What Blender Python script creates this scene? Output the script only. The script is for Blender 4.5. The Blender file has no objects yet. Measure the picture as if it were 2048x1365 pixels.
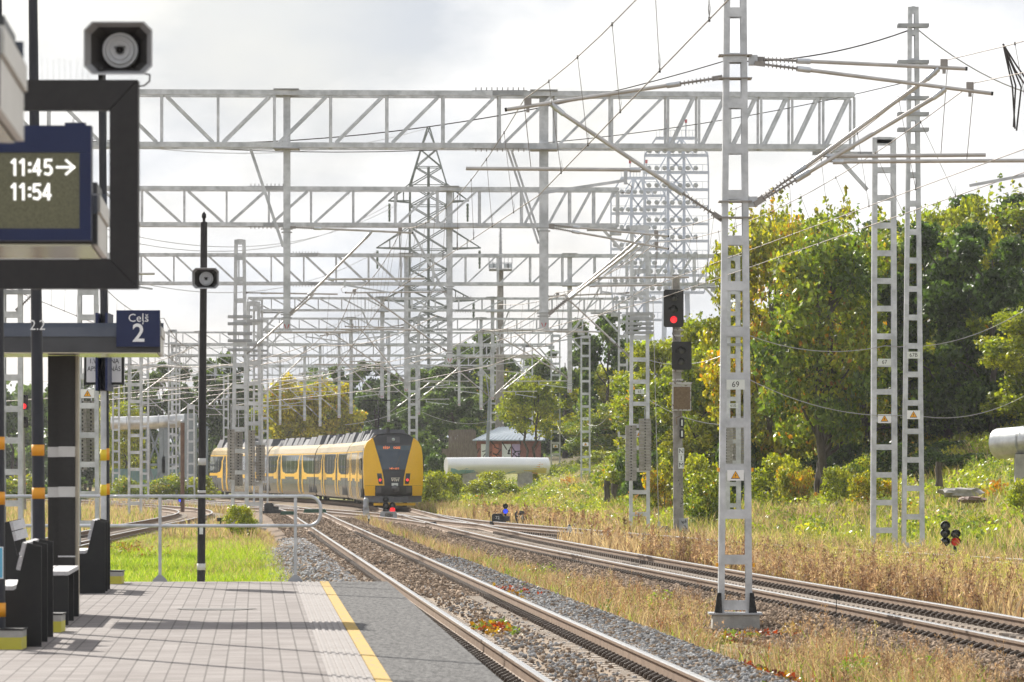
import bpy, math, random
import numpy as np
from mathutils import Vector
R = math.radians
random.seed(7)
rng = np.random.default_rng(7)
S = bpy.context.scene
C = S.collection

# ---------------------------------------------------------------- camera
EYE = 2.12            # eye height above the rail heads (1.57 m above the platform)
FPX, CX, HY = 10000.0, 1024.0, 935.0   # focal length in photo pixels, principal column, horizon row
cam_d = bpy.data.cameras.new("camera")
cam = bpy.data.objects.new("camera", cam_d)
C.objects.link(cam)
cam.location = (0, 0, EYE)
cam.rotation_euler = (R(90), 0, 0)
cam_d.sensor_width = 36.0
cam_d.lens = FPX / 2048 * 36.0
cam_d.shift_y = (HY - 682.5) / 2048
cam_d.clip_start = 0.5
cam_d.clip_end = 12000
cam_d.dof.use_dof = True
cam_d.dof.focus_distance = 120
cam_d.dof.aperture_fstop = 10.0
S.camera = cam

# ---------------------------------------------------------------- sky and sun
SUN_AZ, SUN_EL = R(-29), R(33)       # ahead of the camera, to the left
W = bpy.data.worlds.new("World")
S.world = W
W.use_nodes = True
nt = W.node_tree
nt.nodes.clear()
def N(nt, t, **kw):
    n = nt.nodes.new(t)
    for k, v in kw.items():
        if k == 'inp':
            for a, b in v.items():
                n.inputs[a].default_value = b
        else:
            setattr(n, k, v)
    return n
wo = N(nt, 'ShaderNodeOutputWorld')
sky = N(nt, 'ShaderNodeTexSky', sky_type='NISHITA', sun_disc=False, sun_elevation=SUN_EL, sun_rotation=SUN_AZ,
        air_density=1.0, dust_density=2.0)
b1 = N(nt, 'ShaderNodeBackground', inp={'Strength': 0.06})
nt.links.new(sky.outputs[0], b1.inputs[0])
tc = N(nt, 'ShaderNodeTexCoord')
mp = N(nt, 'ShaderNodeMapping')
mp.inputs['Scale'].default_value = (1.0, 1.0, 2.2)
mp.inputs['Location'].default_value = (0.35, 0.1, 0.6)
nt.links.new(tc.outputs['Generated'], mp.inputs[0])
nz = N(nt, 'ShaderNodeTexNoise', inp={'Scale': 11.0, 'Detail': 8.0, 'Roughness': 0.55})
nt.links.new(mp.outputs[0], nz.inputs['Vector'])
rp = N(nt, 'ShaderNodeValToRGB')
rp.color_ramp.elements[0].position = 0.40
rp.color_ramp.elements[0].color = (0.405, 0.435, 0.485, 1)
rp.color_ramp.elements[1].position = 0.59
rp.color_ramp.elements[1].color = (0.72, 0.722, 0.725, 1)
nt.links.new(nz.outputs[0], rp.inputs[0])
b2 = N(nt, 'ShaderNodeBackground', inp={'Strength': 0.80})
nt.links.new(rp.outputs[0], b2.inputs[0])
nz2 = N(nt, 'ShaderNodeTexNoise', inp={'Scale': 5.0, 'Detail': 5.0})
nt.links.new(mp.outputs[0], nz2.inputs['Vector'])
rp2 = N(nt, 'ShaderNodeValToRGB')
rp2.color_ramp.elements[0].position = 0.33
rp2.color_ramp.elements[0].color = (0.55,) * 3 + (1,)
rp2.color_ramp.elements[1].position = 0.5
rp2.color_ramp.elements[1].color = (1, 1, 1, 1)
nt.links.new(nz2.outputs[0], rp2.inputs[0])
mx = N(nt, 'ShaderNodeMixShader')
nt.links.new(rp2.outputs[0], mx.inputs[0])
nt.links.new(b1.outputs[0], mx.inputs[1])
nt.links.new(b2.outputs[0], mx.inputs[2])
nt.links.new(mx.outputs[0], wo.inputs[0])

sd = bpy.data.lights.new("sun", 'SUN')
sd.energy = 4.3
sd.angle = R(0.55)
sd.color = (1.0, 0.95, 0.86)
sun = bpy.data.objects.new("sun", sd)
C.objects.link(sun)
sv = Vector((math.sin(SUN_AZ) * math.cos(SUN_EL), math.cos(SUN_AZ) * math.cos(SUN_EL), math.sin(SUN_EL)))
sun.rotation_euler = (-sv).to_track_quat('-Z', 'Y').to_euler()
sun.location = (-20, 30, 60)
S.view_settings.view_transform = 'Standard'
S.view_settings.look = 'None'
S.view_settings.exposure = 0.95
S.view_settings.gamma = 1.0
S.cycles.max_bounces = 6
S.cycles.transparent_max_bounces = 4
S.cycles.caustics_reflective = False
S.cycles.caustics_refractive = False

# ---------------------------------------------------------------- materials
def material(name, col, col2=None, rough=0.6, metal=0.0, scale=3.0, bump=0.0, bscale=None, detail=4.0,
             lo=0.35, hi=0.65, coord='Object', emit=None, estr=1.0, attr=None, transl=0.0, spec=0.5, stretch=None,
             alpha=None):
    m = bpy.data.materials.new(name)
    m.use_nodes = True
    t = m.node_tree
    p = t.nodes['Principled BSDF']
    p.inputs['Roughness'].default_value = rough
    p.inputs['Metallic'].default_value = metal
    p.inputs['Specular IOR Level'].default_value = spec
    p.inputs['Base Color'].default_value = tuple(col) + (1,)
    c = N(t, 'ShaderNodeTexCoord')
    src = c.outputs[coord]
    if stretch:
        mm = N(t, 'ShaderNodeMapping')
        mm.inputs['Scale'].default_value = stretch
        t.links.new(src, mm.inputs[0])
        src = mm.outputs[0]
    colout = None
    if col2 is not None:
        nn = N(t, 'ShaderNodeTexNoise', inp={'Scale': scale, 'Detail': detail, 'Roughness': 0.6})
        t.links.new(src, nn.inputs['Vector'])
        r = N(t, 'ShaderNodeValToRGB')
        r.color_ramp.elements[0].position = lo
        r.color_ramp.elements[1].position = hi
        r.color_ramp.elements[0].color = tuple(col) + (1,)
        r.color_ramp.elements[1].color = tuple(col2) + (1,)
        t.links.new(nn.outputs[0], r.inputs[0])
        colout = r.outputs[0]
    if attr:
        a = N(t, 'ShaderNodeAttribute', attribute_name=attr)
        if colout is not None:
            mu = N(t, 'ShaderNodeMix', data_type='RGBA', blend_type='MULTIPLY')
            mu.inputs['Factor'].default_value = 1.0
            t.links.new(a.outputs['Color'], mu.inputs['A'])
            t.links.new(colout, mu.inputs['B'])
            colout = mu.outputs['Result']
        else:
            colout = a.outputs['Color']
    if colout is not None:
        t.links.new(colout, p.inputs['Base Color'])
    if bump:
        nb = N(t, 'ShaderNodeTexNoise', inp={'Scale': bscale or scale * 4, 'Detail': 5.0})
        t.links.new(src, nb.inputs['Vector'])
        bp = N(t, 'ShaderNodeBump', inp={'Strength': bump, 'Distance': 0.02})
        t.links.new(nb.outputs[0], bp.inputs['Height'])
        t.links.new(bp.outputs[0], p.inputs['Normal'])
    if emit:
        p.inputs['Emission Color'].default_value = tuple(emit) + (1,)
        p.inputs['Emission Strength'].default_value = estr
    if transl:
        tr = N(t, 'ShaderNodeBsdfTranslucent')
        mxs = N(t, 'ShaderNodeMixShader')
        mxs.inputs[0].default_value = transl
        hs = N(t, 'ShaderNodeHueSaturation', inp={'Saturation': 1.1, 'Value': 1.7})
        t.links.new(colout, hs.inputs['Color'])
        t.links.new(hs.outputs[0], tr.inputs[0])
        t.links.new(p.outputs[0], mxs.inputs[1])
        t.links.new(tr.outputs[0], mxs.inputs[2])
        t.links.new(mxs.outputs[0], t.nodes['Material Output'].inputs[0])
    return m

M = {}
M['galv'] = material('galvanised_steel', (0.42, 0.435, 0.455), (0.64, 0.655, 0.685), 0.42, 0.55, 3.2, 0.05, 30)
M['galv2'] = material('weathered_galvanised_steel', (0.30, 0.31, 0.33), (0.45, 0.46, 0.48), 0.5, 0.4, 2.0, 0.05, 30)
M['tube'] = material('bright_aluminium_tube', (0.44, 0.42, 0.40), (0.56, 0.535, 0.515), 0.45, 0.5, 3.0)
M['insul'] = material('grey_silicone_insulator', (0.26, 0.24, 0.23), (0.34, 0.32, 0.31), 0.5, 0, 6)
M['wire'] = material('weathered_copper_wire', (0.16, 0.13, 0.11), (0.22, 0.19, 0.17), 0.45, 0.5, 3)
M['dwire'] = material('dark_cable', (0.04, 0.035, 0.035), (0.06, 0.05, 0.05), 0.5, 0.2, 3)
M['lwire'] = material('bright_stranded_cable', (0.40, 0.39, 0.375), (0.48, 0.47, 0.455), 0.4, 0.4, 3)
M['anth'] = material('anthracite_powder_coat', (0.016, 0.0145, 0.016), (0.022, 0.020, 0.021), 0.6, 0.0, 20, 0.05, 300)
M['blackpaint'] = material('black_paint', (0.006, 0.006, 0.007), (0.011, 0.0105, 0.010), 0.6, 0.0, 8)
M['polepaint'] = material('dark_blue_grey_paint', (0.013, 0.015, 0.024), (0.020, 0.022, 0.032), 0.5, 0.0, 6)
M['blue'] = material('navy_sign_face', (0.0035, 0.011, 0.062), (0.0045, 0.014, 0.075), 0.45, 0.0, 4)
M['white'] = material('white_paint', (0.88, 0.88, 0.88), (0.82, 0.82, 0.82), 0.5, 0.0, 3)
M['offwhite'] = material('off_white_cladding', (0.62, 0.61, 0.59), (0.70, 0.69, 0.67), 0.5, 0.0, 2.5)
M['plate'] = material('white_enamel_plate', (0.66, 0.70, 0.66), (0.74, 0.76, 0.73), 0.4, 0.0, 5)
M['black'] = material('black_lettering', (0.01, 0.01, 0.01), (0.016, 0.016, 0.016), 0.5, 0.0, 5)
M['orange'] = material('orange_reflective_band', (0.75, 0.30, 0.01), (0.8, 0.35, 0.02), 0.5, 0.0, 6)
M['yellow'] = material('yellow_paint', (0.70, 0.50, 0.03), (0.60, 0.42, 0.03), 0.6, 0.0, 5)
M['warn'] = material('warning_orange', (0.82, 0.36, 0.01), (0.86, 0.42, 0.02), 0.5, 0.0, 6)
M['lime'] = material('lime_yellow_paint', (0.62, 0.56, 0.06), (0.52, 0.46, 0.06), 0.6, 0.0, 4)
M['concrete'] = material('grey_concrete', (0.30, 0.29, 0.27), (0.42, 0.40, 0.37), 0.85, 0.0, 4, 0.3, 40)
M['block'] = material('precast_weight_block', (0.24, 0.23, 0.21), (0.36, 0.34, 0.31), 0.85, 0.0, 5, 0.3, 30)
M['oldconc'] = material('stained_concrete_pole', (0.20, 0.19, 0.17), (0.34, 0.32, 0.29), 0.85, 0.0, 3, 0.3, 40)
M['sleeper'] = material('dusty_concrete_sleeper', (0.30, 0.24, 0.19), (0.42, 0.36, 0.30), 0.9, 0.0, 6, 0.4, 40)
M['rail'] = material('rusted_rail_side', (0.155, 0.095, 0.058), (0.225, 0.15, 0.098), 0.75, 0.1, 3, 0.1, 60)
M['railtop'] = material('polished_rail_head', (0.62, 0.60, 0.58), (0.75, 0.74, 0.73), 0.22, 0.9, 4)
M['clip'] = material('oily_rail_clip', (0.055, 0.038, 0.028), (0.10, 0.072, 0.052), 0.6, 0.1, 10)
M['stone_g'] = material('grey_crushed_stone', (1, 1, 1), (0.7, 0.7, 0.7), 0.95, 0, 20, attr='tint', spec=.08)
M['wood'] = material('grey_bench_slat', (0.42, 0.41, 0.42), (0.55, 0.54, 0.55), 0.6, 0.0, 6, 0.1, 40, stretch=(8, 1, 8))
M['rustbox'] = material('rusty_brown_panel', (0.13, 0.085, 0.045), (0.20, 0.14, 0.08), 0.8, 0, 14, 0.3, 60)
M['peel'] = material('peeling_grey_paint', (0.16, 0.10, 0.07), (0.50, 0.49, 0.47), 0.7, 0, 9, 0.2, 40, lo=0.38, hi=0.46)
M['red_on'] = material('lit_red_lens', (0.8, 0.03, 0.03), None, 0.3, emit=(1.0, 0.03, 0.04), estr=0.7)
M['red_dim'] = material('dim_red_lens', (0.35, 0.02, 0.02), None, 0.3, emit=(0.8, 0.02, 0.02), estr=0.15)
M['blue_on'] = material('lit_blue_lens', (0.03, 0.05, 0.7), None, 0.3, emit=(0.05, 0.1, 1.0), estr=0.5)
M['lens'] = material('unlit_lens', (0.03, 0.035, 0.04), None, 0.08, spec=0.8)
M['redpaint'] = material('red_paint', (0.42, 0.02, 0.03), (0.5, 0.04, 0.04), 0.5, 0, 8)
M['leaf'] = material('leaves', (1, 1, 1), None, 0.45, attr='tint', transl=0.42, spec=0.45)
M['grass'] = material('grass_blades', (1, 1, 1), None, 0.6, attr='tint', transl=0.38, spec=0.3)
M['bark'] = material('tree_bark', (0.055, 0.042, 0.032), (0.11, 0.09, 0.07), 0.9, 0, 6, 0.6, 25, stretch=(1, 1, 0.3))

# ---------------------------------------------------------------- mesh helpers
ORG = {}
def pos(px, py, Y):
    return np.array([(px - CX) / FPX * Y, Y, EYE - (py - HY) / FPX * Y])
def xat(px, Y): return (px - CX) / FPX * Y
def zat(py, Y): return EYE - (py - HY) / FPX * Y

def thing(name, label, cat, loc=(0, 0, 0), group=None):
    o = bpy.data.objects.new(name, None)
    C.objects.link(o)
    o.location = loc
    o.empty_display_size = 0.3
    o['label'] = label
    o['category'] = cat
    if group: o['group'] = group
    ORG[o.name] = np.array(loc, float)
    return o
def tag(o, label, cat, group=None, kind=None):
    o['label'] = label
    o['category'] = cat
    if group: o['group'] = group
    if kind: o['kind'] = kind
    return o
def structure(o, label=None):
    o['kind'] = 'structure'
    if label: o['label'] = label
    return o

def mesh_object(name, V, F, mats, parent=None, mi=None, smooth=False, origin=None, tint=None):
    """V (n,3); F: (m,k) int array or list of lists; mats list"""
    me = bpy.data.meshes.new(name)
    V = np.asarray(V, np.float32)
    if parent is not None and origin is None:
        og = ORG.get(parent.name, np.zeros(3))
    elif origin is not None:
        og = np.asarray(origin, float)
    else:
        og = np.zeros(3)
    Vl = V - og.astype(np.float32)
    if isinstance(F, np.ndarray):
        k = F.shape[1]
        me.vertices.add(len(Vl))
        me.vertices.foreach_set('co', Vl.ravel())
        me.loops.add(F.size)
        me.loops.foreach_set('vertex_index', F.astype(np.int32).ravel())
        me.polygons.add(len(F))
        me.polygons.foreach_set('loop_start', np.arange(0, F.size, k, dtype=np.int32))
        me.polygons.foreach_set('loop_total', np.full(len(F), k, np.int32))
        me.update(calc_edges=True)
    else:
        me.from_pydata(Vl.tolist(), [], F)
    if not isinstance(mats, (list, tuple)): mats = [mats]
    for m in mats: me.materials.append(M[m] if isinstance(m, str) else m)
    if mi is not None:
        me.polygons.foreach_set('material_index', np.asarray(mi, np.int32))
    if smooth:
        me.polygons.foreach_set('use_smooth', np.ones(len(me.polygons), bool))
    if tint is not None:
        at = me.color_attributes.new('tint', 'FLOAT_COLOR', 'POINT')
        tt = np.ones((len(V), 4), np.float32)
        tt[:, :3] = tint
        at.data.foreach_set('color', tt.ravel())
    me.validate()
    o = bpy.data.objects.new(name, me)
    C.objects.link(o)
    if parent is not None:
        o.parent = parent
        ORG[o.name] = og
    else:
        o.location = og
        ORG[o.name] = og
    return o

def unit(v):
    v = np.asarray(v, float)
    return v / (np.linalg.norm(v) + 1e-12)

class MB:
    """collects shapes, then becomes ONE mesh object"""
    def __init__(s):
        s.V = []; s.F = []; s.I = []; s.sm = []
        s.mats = []
    def mi(s, m):
        if m not in s.mats: s.mats.append(m)
        return s.mats.index(m)
    def add(s, V, F, m, smooth=False):
        n = len(s.V)
        s.V.extend([tuple(map(float, v)) for v in V])
        k = s.mi(m)
        for f in F:
            s.F.append([int(i) + n for i in f]); s.I.append(k); s.sm.append(smooth)
        return s
    def box(s, c, d, m, ax=None):
        c = np.asarray(c, float); d = np.asarray(d, float) / 2
        if ax is None: ax = np.eye(3)
        V = [c + ax[0] * d[0] * i + ax[1] * d[1] * j + ax[2] * d[2] * k for i in (-1, 1) for j in (-1, 1) for k in (-1, 1)]
        F = [(0, 1, 3, 2), (4, 6, 7, 5), (0, 4, 5, 1), (2, 3, 7, 6), (0, 2, 6, 4), (1, 5, 7, 3)]
        return s.add(V, F, m)
    def bb(s, x0, x1, y0, y1, z0, z1, m):
        return s.box(((x0 + x1) / 2, (y0 + y1) / 2, (z0 + z1) / 2), (x1 - x0, y1 - y0, z1 - z0), m)
    def bar(s, a, b, w, h, m, up=(0, 1, 0)):
        """rectangular section bar from a to b; w across (perp to up), h along up"""
        a = np.asarray(a, float); b = np.asarray(b, float)
        t = unit(b - a); u = np.asarray(up, float)
        if abs(t @ u) > 0.95: u = np.array([0, 0, 1.0]) if abs(t[2]) < 0.9 else np.array([1.0, 0, 0])
        r = unit(np.cross(t, u)); u = np.cross(r, t)
        return s.box((a + b) / 2, (np.linalg.norm(b - a), w, h), m, np.array([t, r, u]))
    def tube(s, pts, r, m, n=8, cap=True, smooth=True):
        pts = [np.asarray(p, float) for p in pts]
        rr = r if hasattr(r, '__len__') else [r] * len(pts)
        V = []; F = []
        t0 = unit(pts[1] - pts[0])
        u = np.array([0, 0, 1.0]) if abs(t0[2]) < 0.9 else np.array([1.0, 0, 0])
        for i, p in enumerate(pts):
            if i == 0: t = pts[1] - pts[0]
            elif i == len(pts) - 1: t = pts[-1] - pts[-2]
            else: t = unit(pts[i + 1] - p) + unit(p - pts[i - 1])
            t = unit(t)
            a = unit(np.cross(t, u)); u2 = np.cross(a, t); u = u2
            for k in range(n):
                an = 2 * math.pi * k / n
                V.append(p + rr[i] * (math.cos(an) * a + math.sin(an) * u2))
        for i in range(len(pts) - 1):
            for k in range(n):
                F.append((i * n + k, i * n + (k + 1) % n, (i + 1) * n + (k + 1) % n, (i + 1) * n + k))
        s.add(V, F, m, smooth)
        if cap:
            s.add(V[:n], [list(range(n))[::-1]], m)
            s.add(V[-n:], [list(range(n))], m)
        return s
    def lathe(s, c, prof, m, axis=(0, 0, 1), n=16, smooth=True):
        """prof: list of (radius, distance along axis)"""
        ax = unit(axis)
        u = np.array([1.0, 0, 0]) if abs(ax[0]) < 0.9 else np.array([0, 1.0, 0])
        a = unit(np.cross(ax, u)); b = np.cross(ax, a)
        V = []; F = []
        for r, h in prof:
            for k in range(n):
                an = 2 * math.pi * k / n
                V.append(np.asarray(c, float) + ax * h + r * (math.cos(an) * a + math.sin(an) * b))
        for i in range(len(prof) - 1):
            for k in range(n):
                F.append((i * n + k, i * n + (k + 1) % n, (i + 1) * n + (k + 1) % n, (i + 1) * n + k))
        return s.add(V, F, m, smooth)
    def prism(s, poly, o, ux, uy, un, depth, m):
        """poly 2D (x,y) in plane ux,uy at o, extruded along un by depth"""
        o = np.asarray(o, float); ux = np.asarray(ux, float); uy = np.asarray(uy, float); un = np.asarray(un, float)
        n = len(poly)
        V = [o + ux * x + uy * y for x, y in poly] + [o + ux * x + uy * y + un * depth for x, y in poly]
        F = [list(range(n)), list(range(n, 2 * n))[::-1]] + [(i, i + n, (i + 1) % n + n, (i + 1) % n) for i in range(n)]
        return s.add(V, F, m)
    def text(s, txt, size, o, ux, uz, m, align='CENTER', sx=1.0, bold=False):
        V, F = text_geo(txt, size, align, bold)
        o = np.asarray(o, float); ux = np.asarray(ux, float); uz = np.asarray(uz, float)
        return s.add([o + ux * x * sx + uz * y for x, y in V], F, m)
    def build(s, name, parent=None, origin=None, smooth_all=False):
        o = mesh_object(name, np.array(s.V), s.F, s.mats, parent, s.I, origin=origin)
        if any(s.sm):
            o.data.polygons.foreach_set('use_smooth', np.array(s.sm, bool))
        return o

_tx = {}
def text_geo(txt, size, align='CENTER', bold=False):
    key = (txt, align, bold)
    if key not in _tx:
        cu = bpy.data.curves.new('lettering', 'FONT')
        cu.body = txt
        cu.align_x = align
        cu.align_y = 'CENTER'
        cu.resolution_u = 3
        if bold: cu.offset = 0.016
        ob = bpy.data.objects.new('lettering', cu)
        C.objects.link(ob)
        dg = bpy.context.evaluated_depsgraph_get()
        me = bpy.data.meshes.new_from_object(ob.evaluated_get(dg))
        V = [(v.co.x, v.co.y) for v in me.vertices]
        F = [list(p.vertices) for p in me.polygons]
        bpy.data.objects.remove(ob)
        bpy.data.meshes.remove(me)
        bpy.data.curves.remove(cu)
        _tx[key] = (V, F)
    V, F = _tx[key]
    return [(x * size, y * size) for x, y in V], F

def copy_tree(o, loc, label=None, scale=None, rotz=None, parent=None):
    c = o.copy()
    C.objects.link(c)
    if parent is not None: c.parent = parent
    else:
        c.location = loc
        if scale is not None: c.scale = scale
        if rotz is not None: c.rotation_euler = (0, 0, rotz)
        if label: c['label'] = label
    for ch in list(o.children):
        copy_tree(ch, None, parent=c)
    return c
UX, UY, UZ = np.eye(3)

def spline(pts):
    """pts list of (Y, X): returns f(Y) smooth (monotone-ish cubic)"""
    p = np.array(sorted(pts), float)
    y, x = p[:, 0], p[:, 1]
    m = np.gradient(x, y)
    def f(q):
        q = np.asarray(q, float)
        i = np.clip(np.searchsorted(y, q) - 1, 0, len(y) - 2)
        h = y[i + 1] - y[i]; t = (q - y[i]) / h
        r = ((2 * t**3 - 3 * t**2 + 1) * x[i] + (t**3 - 2 * t**2 + t) * h * m[i]
             + (-2 * t**3 + 3 * t**2) * x[i + 1] + (t**3 - t**2) * h * m[i + 1])
        r = np.where(q < y[0], x[0] + m[0] * (q - y[0]), r)
        return np.where(q > y[-1], x[-1] + m[-1] * (q - y[-1]), r)
    return f
def ss(a, b, v):
    t = np.clip((np.asarray(v, float) - a) / (b - a), 0, 1)
    return t * t * (3 - 2 * t)

# ================================================================ track lines (centre lines, X as a function of Y)
TA = spline([(10, 3.48), (40, 1.73), (75.4, -.34), (110, -2.36), (150, -4.70), (200, -7.62), (240, -9.98), (262, -11.6),
             (285, -14.1), (310, -18), (340, -24), (380, -33), (430, -45)])
TB = spline([(8, 10.7), (20, 9.85), (40, 8.5), (61, 7.05), (75.4, 6.02), (88, 5.0), (121, 2.42), (150, .3), (180, -1.6), (202, -2.95),
             (240, -5.0), (265, -6.35), (292, -8.2), (319, -11.1), (345, -15.3), (372, -21), (400, -28), (440, -40)])
TC = spline([(60, 28), (95, 16.0), (115, 11.2), (131, 7.8), (137, 6.5), (154, 4.2), (170, 1.9), (185, -.15), (200, -2.0), (215, -3.35), (232, -4.5)])
TD = spline([(188, -2.15), (205, -3.7), (230, -6.7), (255, -10.3), (285, -15.2), (320, -22.5), (370, -35)])
TE = spline([(40, -11.6), (120, -12.7), (163, -13.45), (184, -13.75), (204, -14.0), (235, -14.9), (249, -15.9), (265, -17.9), (290, -22.5), (330, -33)])
TF = spline([(252, -10.8), (275, -14.6), (300, -21), (330, -30), (370, -43)])
TRACKS = [(TA, 12, 420), (TB, 12, 430), (TC, 60, 228), (TD, 190, 360), (TE, 45, 330), (TF, 255, 365)]

BANK = spline([(30, 26), (60, 22), (100, 17), (120, 13.5), (140, 11), (160, 6.6), (180, 3.9), (200, 1.6), (250, -1.9), (300, -5.6),
               (350, -11.5), (400, -20), (500, -36), (700, -66)])
BALLAST_TOP, FLAT = -0.225, -0.38
def track_dist(X, Y):
    d = np.full(np.shape(X), 99.0)
    for f, a, b in TRACKS:
        dd = np.abs(X - f(Y)) + 99 * ((Y < a) | (Y > b))
        d = np.minimum(d, dd)
    return d
def bank_h(X, Y):
    q = X - BANK(Y)
    h = .75 * ss(0, 8, q) + 2.3 * ss(8, 18, q) + .02 * np.clip(q - 18, 0, 40)
    h = h + 6.5 * ss(16, 34, X) * ss(150, 230, Y)
    return h
def ground_z(X, Y):
    X = np.asarray(X, float); Y = np.asarray(Y, float)
    d = track_dist(X, Y)
    z = FLAT + (BALLAST_TOP - FLAT) * (1 - ss(1.7, 2.6, d)) + bank_h(X, Y) * ss(1.8, 4, d)
    # bank of grey crushed stone between track A and the grass strip, and lumps in the grass
    z = z + .05 * np.sin(X * 1.7 + Y * .31) * np.sin(Y * .53 - X * .8) * ss(2.2, 3.5, d)
    return z
def gz(x, y): return float(ground_z(np.array([x]), np.array([y]))[0])

# ---------------------------------------------------------------- ground sheet
gx = np.concatenate([[-4000, -1500, -600, -300, -180, -120], np.arange(-90, -30, 4), np.arange(-30, 26, .45), np.arange(26, 60, 3), [80, 120, 200, 400, 1500, 4000]])
gy = np.concatenate([[-300, -100, -40, 0], np.arange(8, 330, 1.6), np.arange(330, 520, 5), [540, 600, 700, 900, 1300, 2500, 5000, 9000]])
GX, GY = np.meshgrid(gx, gy)
GZ = ground_z(GX, GY)
nx, ny = len(gx), len(gy)
idx = np.arange(nx * ny).reshape(ny, nx)
GF = np.stack([idx[:-1, :-1].ravel(), idx[:-1, 1:].ravel(), idx[1:, 1:].ravel(), idx[1:, :-1].ravel()], 1)
d = track_dist(GX, GY)
q = GX - BANK(GY)
tint = np.empty(GX.shape + (3,))
dry = np.array([.26, .20, .105]); green = np.array([.17, .25, .03]); bal = np.array([.215, .162, .122]); soil = np.array([.13, .10, .065])
tint[:] = dry
lawn = ss(-13.2, -12.4, GX) * (1 - ss(-1.9, -1.1, GX - TA(GY) + 2.2 - .2)) * (1 - ss(150, 180, GY))
tint += (green - tint) * (lawn * .85)[..., None]
bk = ss(-3, 2, q) * (1 - ss(30, 60, GX))
tint += (np.array([.19, .20, .05]) - tint) * (bk * .8)[..., None]
tint += (soil * .7 - tint) * (ss(13, 18, q) * .8)[..., None]
bl = 1 - ss(2.1, 2.9, d)
tint += (bal - tint) * bl[..., None]
tint += (np.array([.34, .27, .205]) - tint) * ((1 - ss(.75, 1.1, np.abs(GX - TA(GY)))) * (1 - ss(120, 170, GY)) * .85)[..., None]
gm = material('soil_and_ballast', (.62, .62, .62), (1.25, 1.25, 1.25), 0.95, 0, 6.0, 0.7, 14, detail=8, attr='tint', spec=.1)
g = mesh_object('ground', np.stack([GX, GY, GZ], -1).reshape(-1, 3), GF, gm, smooth=True, tint=tint.reshape(-1, 3))
structure(g)

# ---------------------------------------------------------------- railway tracks
GAUGE = 1.59
RAILP = [(-.075, -.195), (.075, -.195), (.075, -.182), (.014, -.162), (.010, -.06), (.036, -.045), (.037, -.012), (.030, -.001),
         (-.030, -.001), (-.037, -.012), (-.036, -.045), (-.010, -.06), (-.014, -.162), (-.075, -.182)]
def frame(f, y):
    e = .5
    dx = (float(f(y + e)) - float(f(y - e))) / (2 * e)
    t = unit([dx, 1, 0])
    return np.array([float(f(y)), y, 0.0]), t, np.array([t[1], -t[0], 0])
def rail(f, y0, y1, off, parent, step=1.5, name='rail'):
    ys = np.arange(y0, y1 + step, step)
    V = []; F = []; I = []
    n = len(RAILP)
    for y in ys:
        c, t, r = frame(f, y)
        c = c + r * off
        for a, b in RAILP: V.append(c + r * a + UZ * b)
    for i in range(len(ys) - 1):
        for k in range(n):
            F.append((i * n + k, i * n + (k + 1) % n, (i + 1) * n + (k + 1) % n, (i + 1) * n + k))
            I.append(1 if k in (6, 7, 8) else 0)
    F.append(list(range(n))); I.append(0)
    o = mesh_object(name, np.array(V), F, ['rail', 'railtop'], parent, I)
    return o
def sleeper_geo(mb, c, t, r, L=1.35):
    ax = np.array([r, t, UZ])
    for a, b, h in ((-L, -.38, .0), (-.38, .38, -.035), (.38, L, .0)):
        mb.box(c + r * (a + b) / 2 + UZ * (-.27 + h), (b - a, .25, .15), 'sleeper', ax)
def clip_geo(mb, c, t, r, s, sides=(-1, 1)):
    """two spring loops and a plate on each side of one rail foot"""
    ax = np.array([r, t, UZ])
    for sd in sides:
        p = c + r * (s * GAUGE / 2 + sd * .135)
        mb.box(p + UZ * -.184, (.13, .17, .024), 'clip', ax)
        pts = [p + r * (sd * .085) + UZ * -.185, p + r * (sd * .075) + UZ * -.15, p + r * (sd * .02) + UZ * -.128, p - r * (sd * .035) + UZ * -.138, p - r * (sd * .05) + UZ * -.17]
        mb.tube(pts, .027, 'clip', 6, smooth=False)
        mb.lathe(p + UZ * -.175, [(.02, 0), (.02, .075), (.0, .08)], 'clip', n=6, smooth=False)
def sleepers(f, y0, y1, parent, full, rest, pitch=.543, far_clip=True):
    """individual sleepers y0..full, the rest to `rest` as one mesh"""
    y = y0; cnt = 0
    mb = MB()
    proto = {}
    while y < rest:
        c, t, r = frame(f, y)
        if y < full and cnt < 100:
            m0 = MB(); m1 = MB()
            if 's' not in proto:
                sleeper_geo(m0, np.zeros(3), UY, UX)
                s = m0.build('sleeper', parent, origin=np.zeros(3))
                for sd in (-1, 1):
                    for s2 in (-1, 1):
                        m1 = MB(); clip_geo(m1, np.zeros(3), UY, UX, sd, (s2,))
                        k = m1.build('rail_fastening', s, origin=np.zeros(3))
                proto['s'] = s
            else:
                s = copy_tree(proto['s'], None, parent=parent)
            s.location = Vector(c - ORG[parent.name])
            s.rotation_euler = (0, 0, math.atan2(-t[0], t[1]) + random.uniform(-.012, .012))
            cnt += 1
        else:
            sleeper_geo(mb, c, t, r)
            if far_clip and y < 175:
                for sd in (-1, 1):
                    for s2 in (-1, 1):
                        mb.box(c + r * (sd * GAUGE / 2 + s2 * .135) + UZ * -.155, (.12, .17, .075), 'clip', np.array([r, t, UZ]))
        y += pitch * t[1]
    if mb.V:
        o = mb.build('sleeper', parent)
        o['kind'] = 'stuff'

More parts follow.
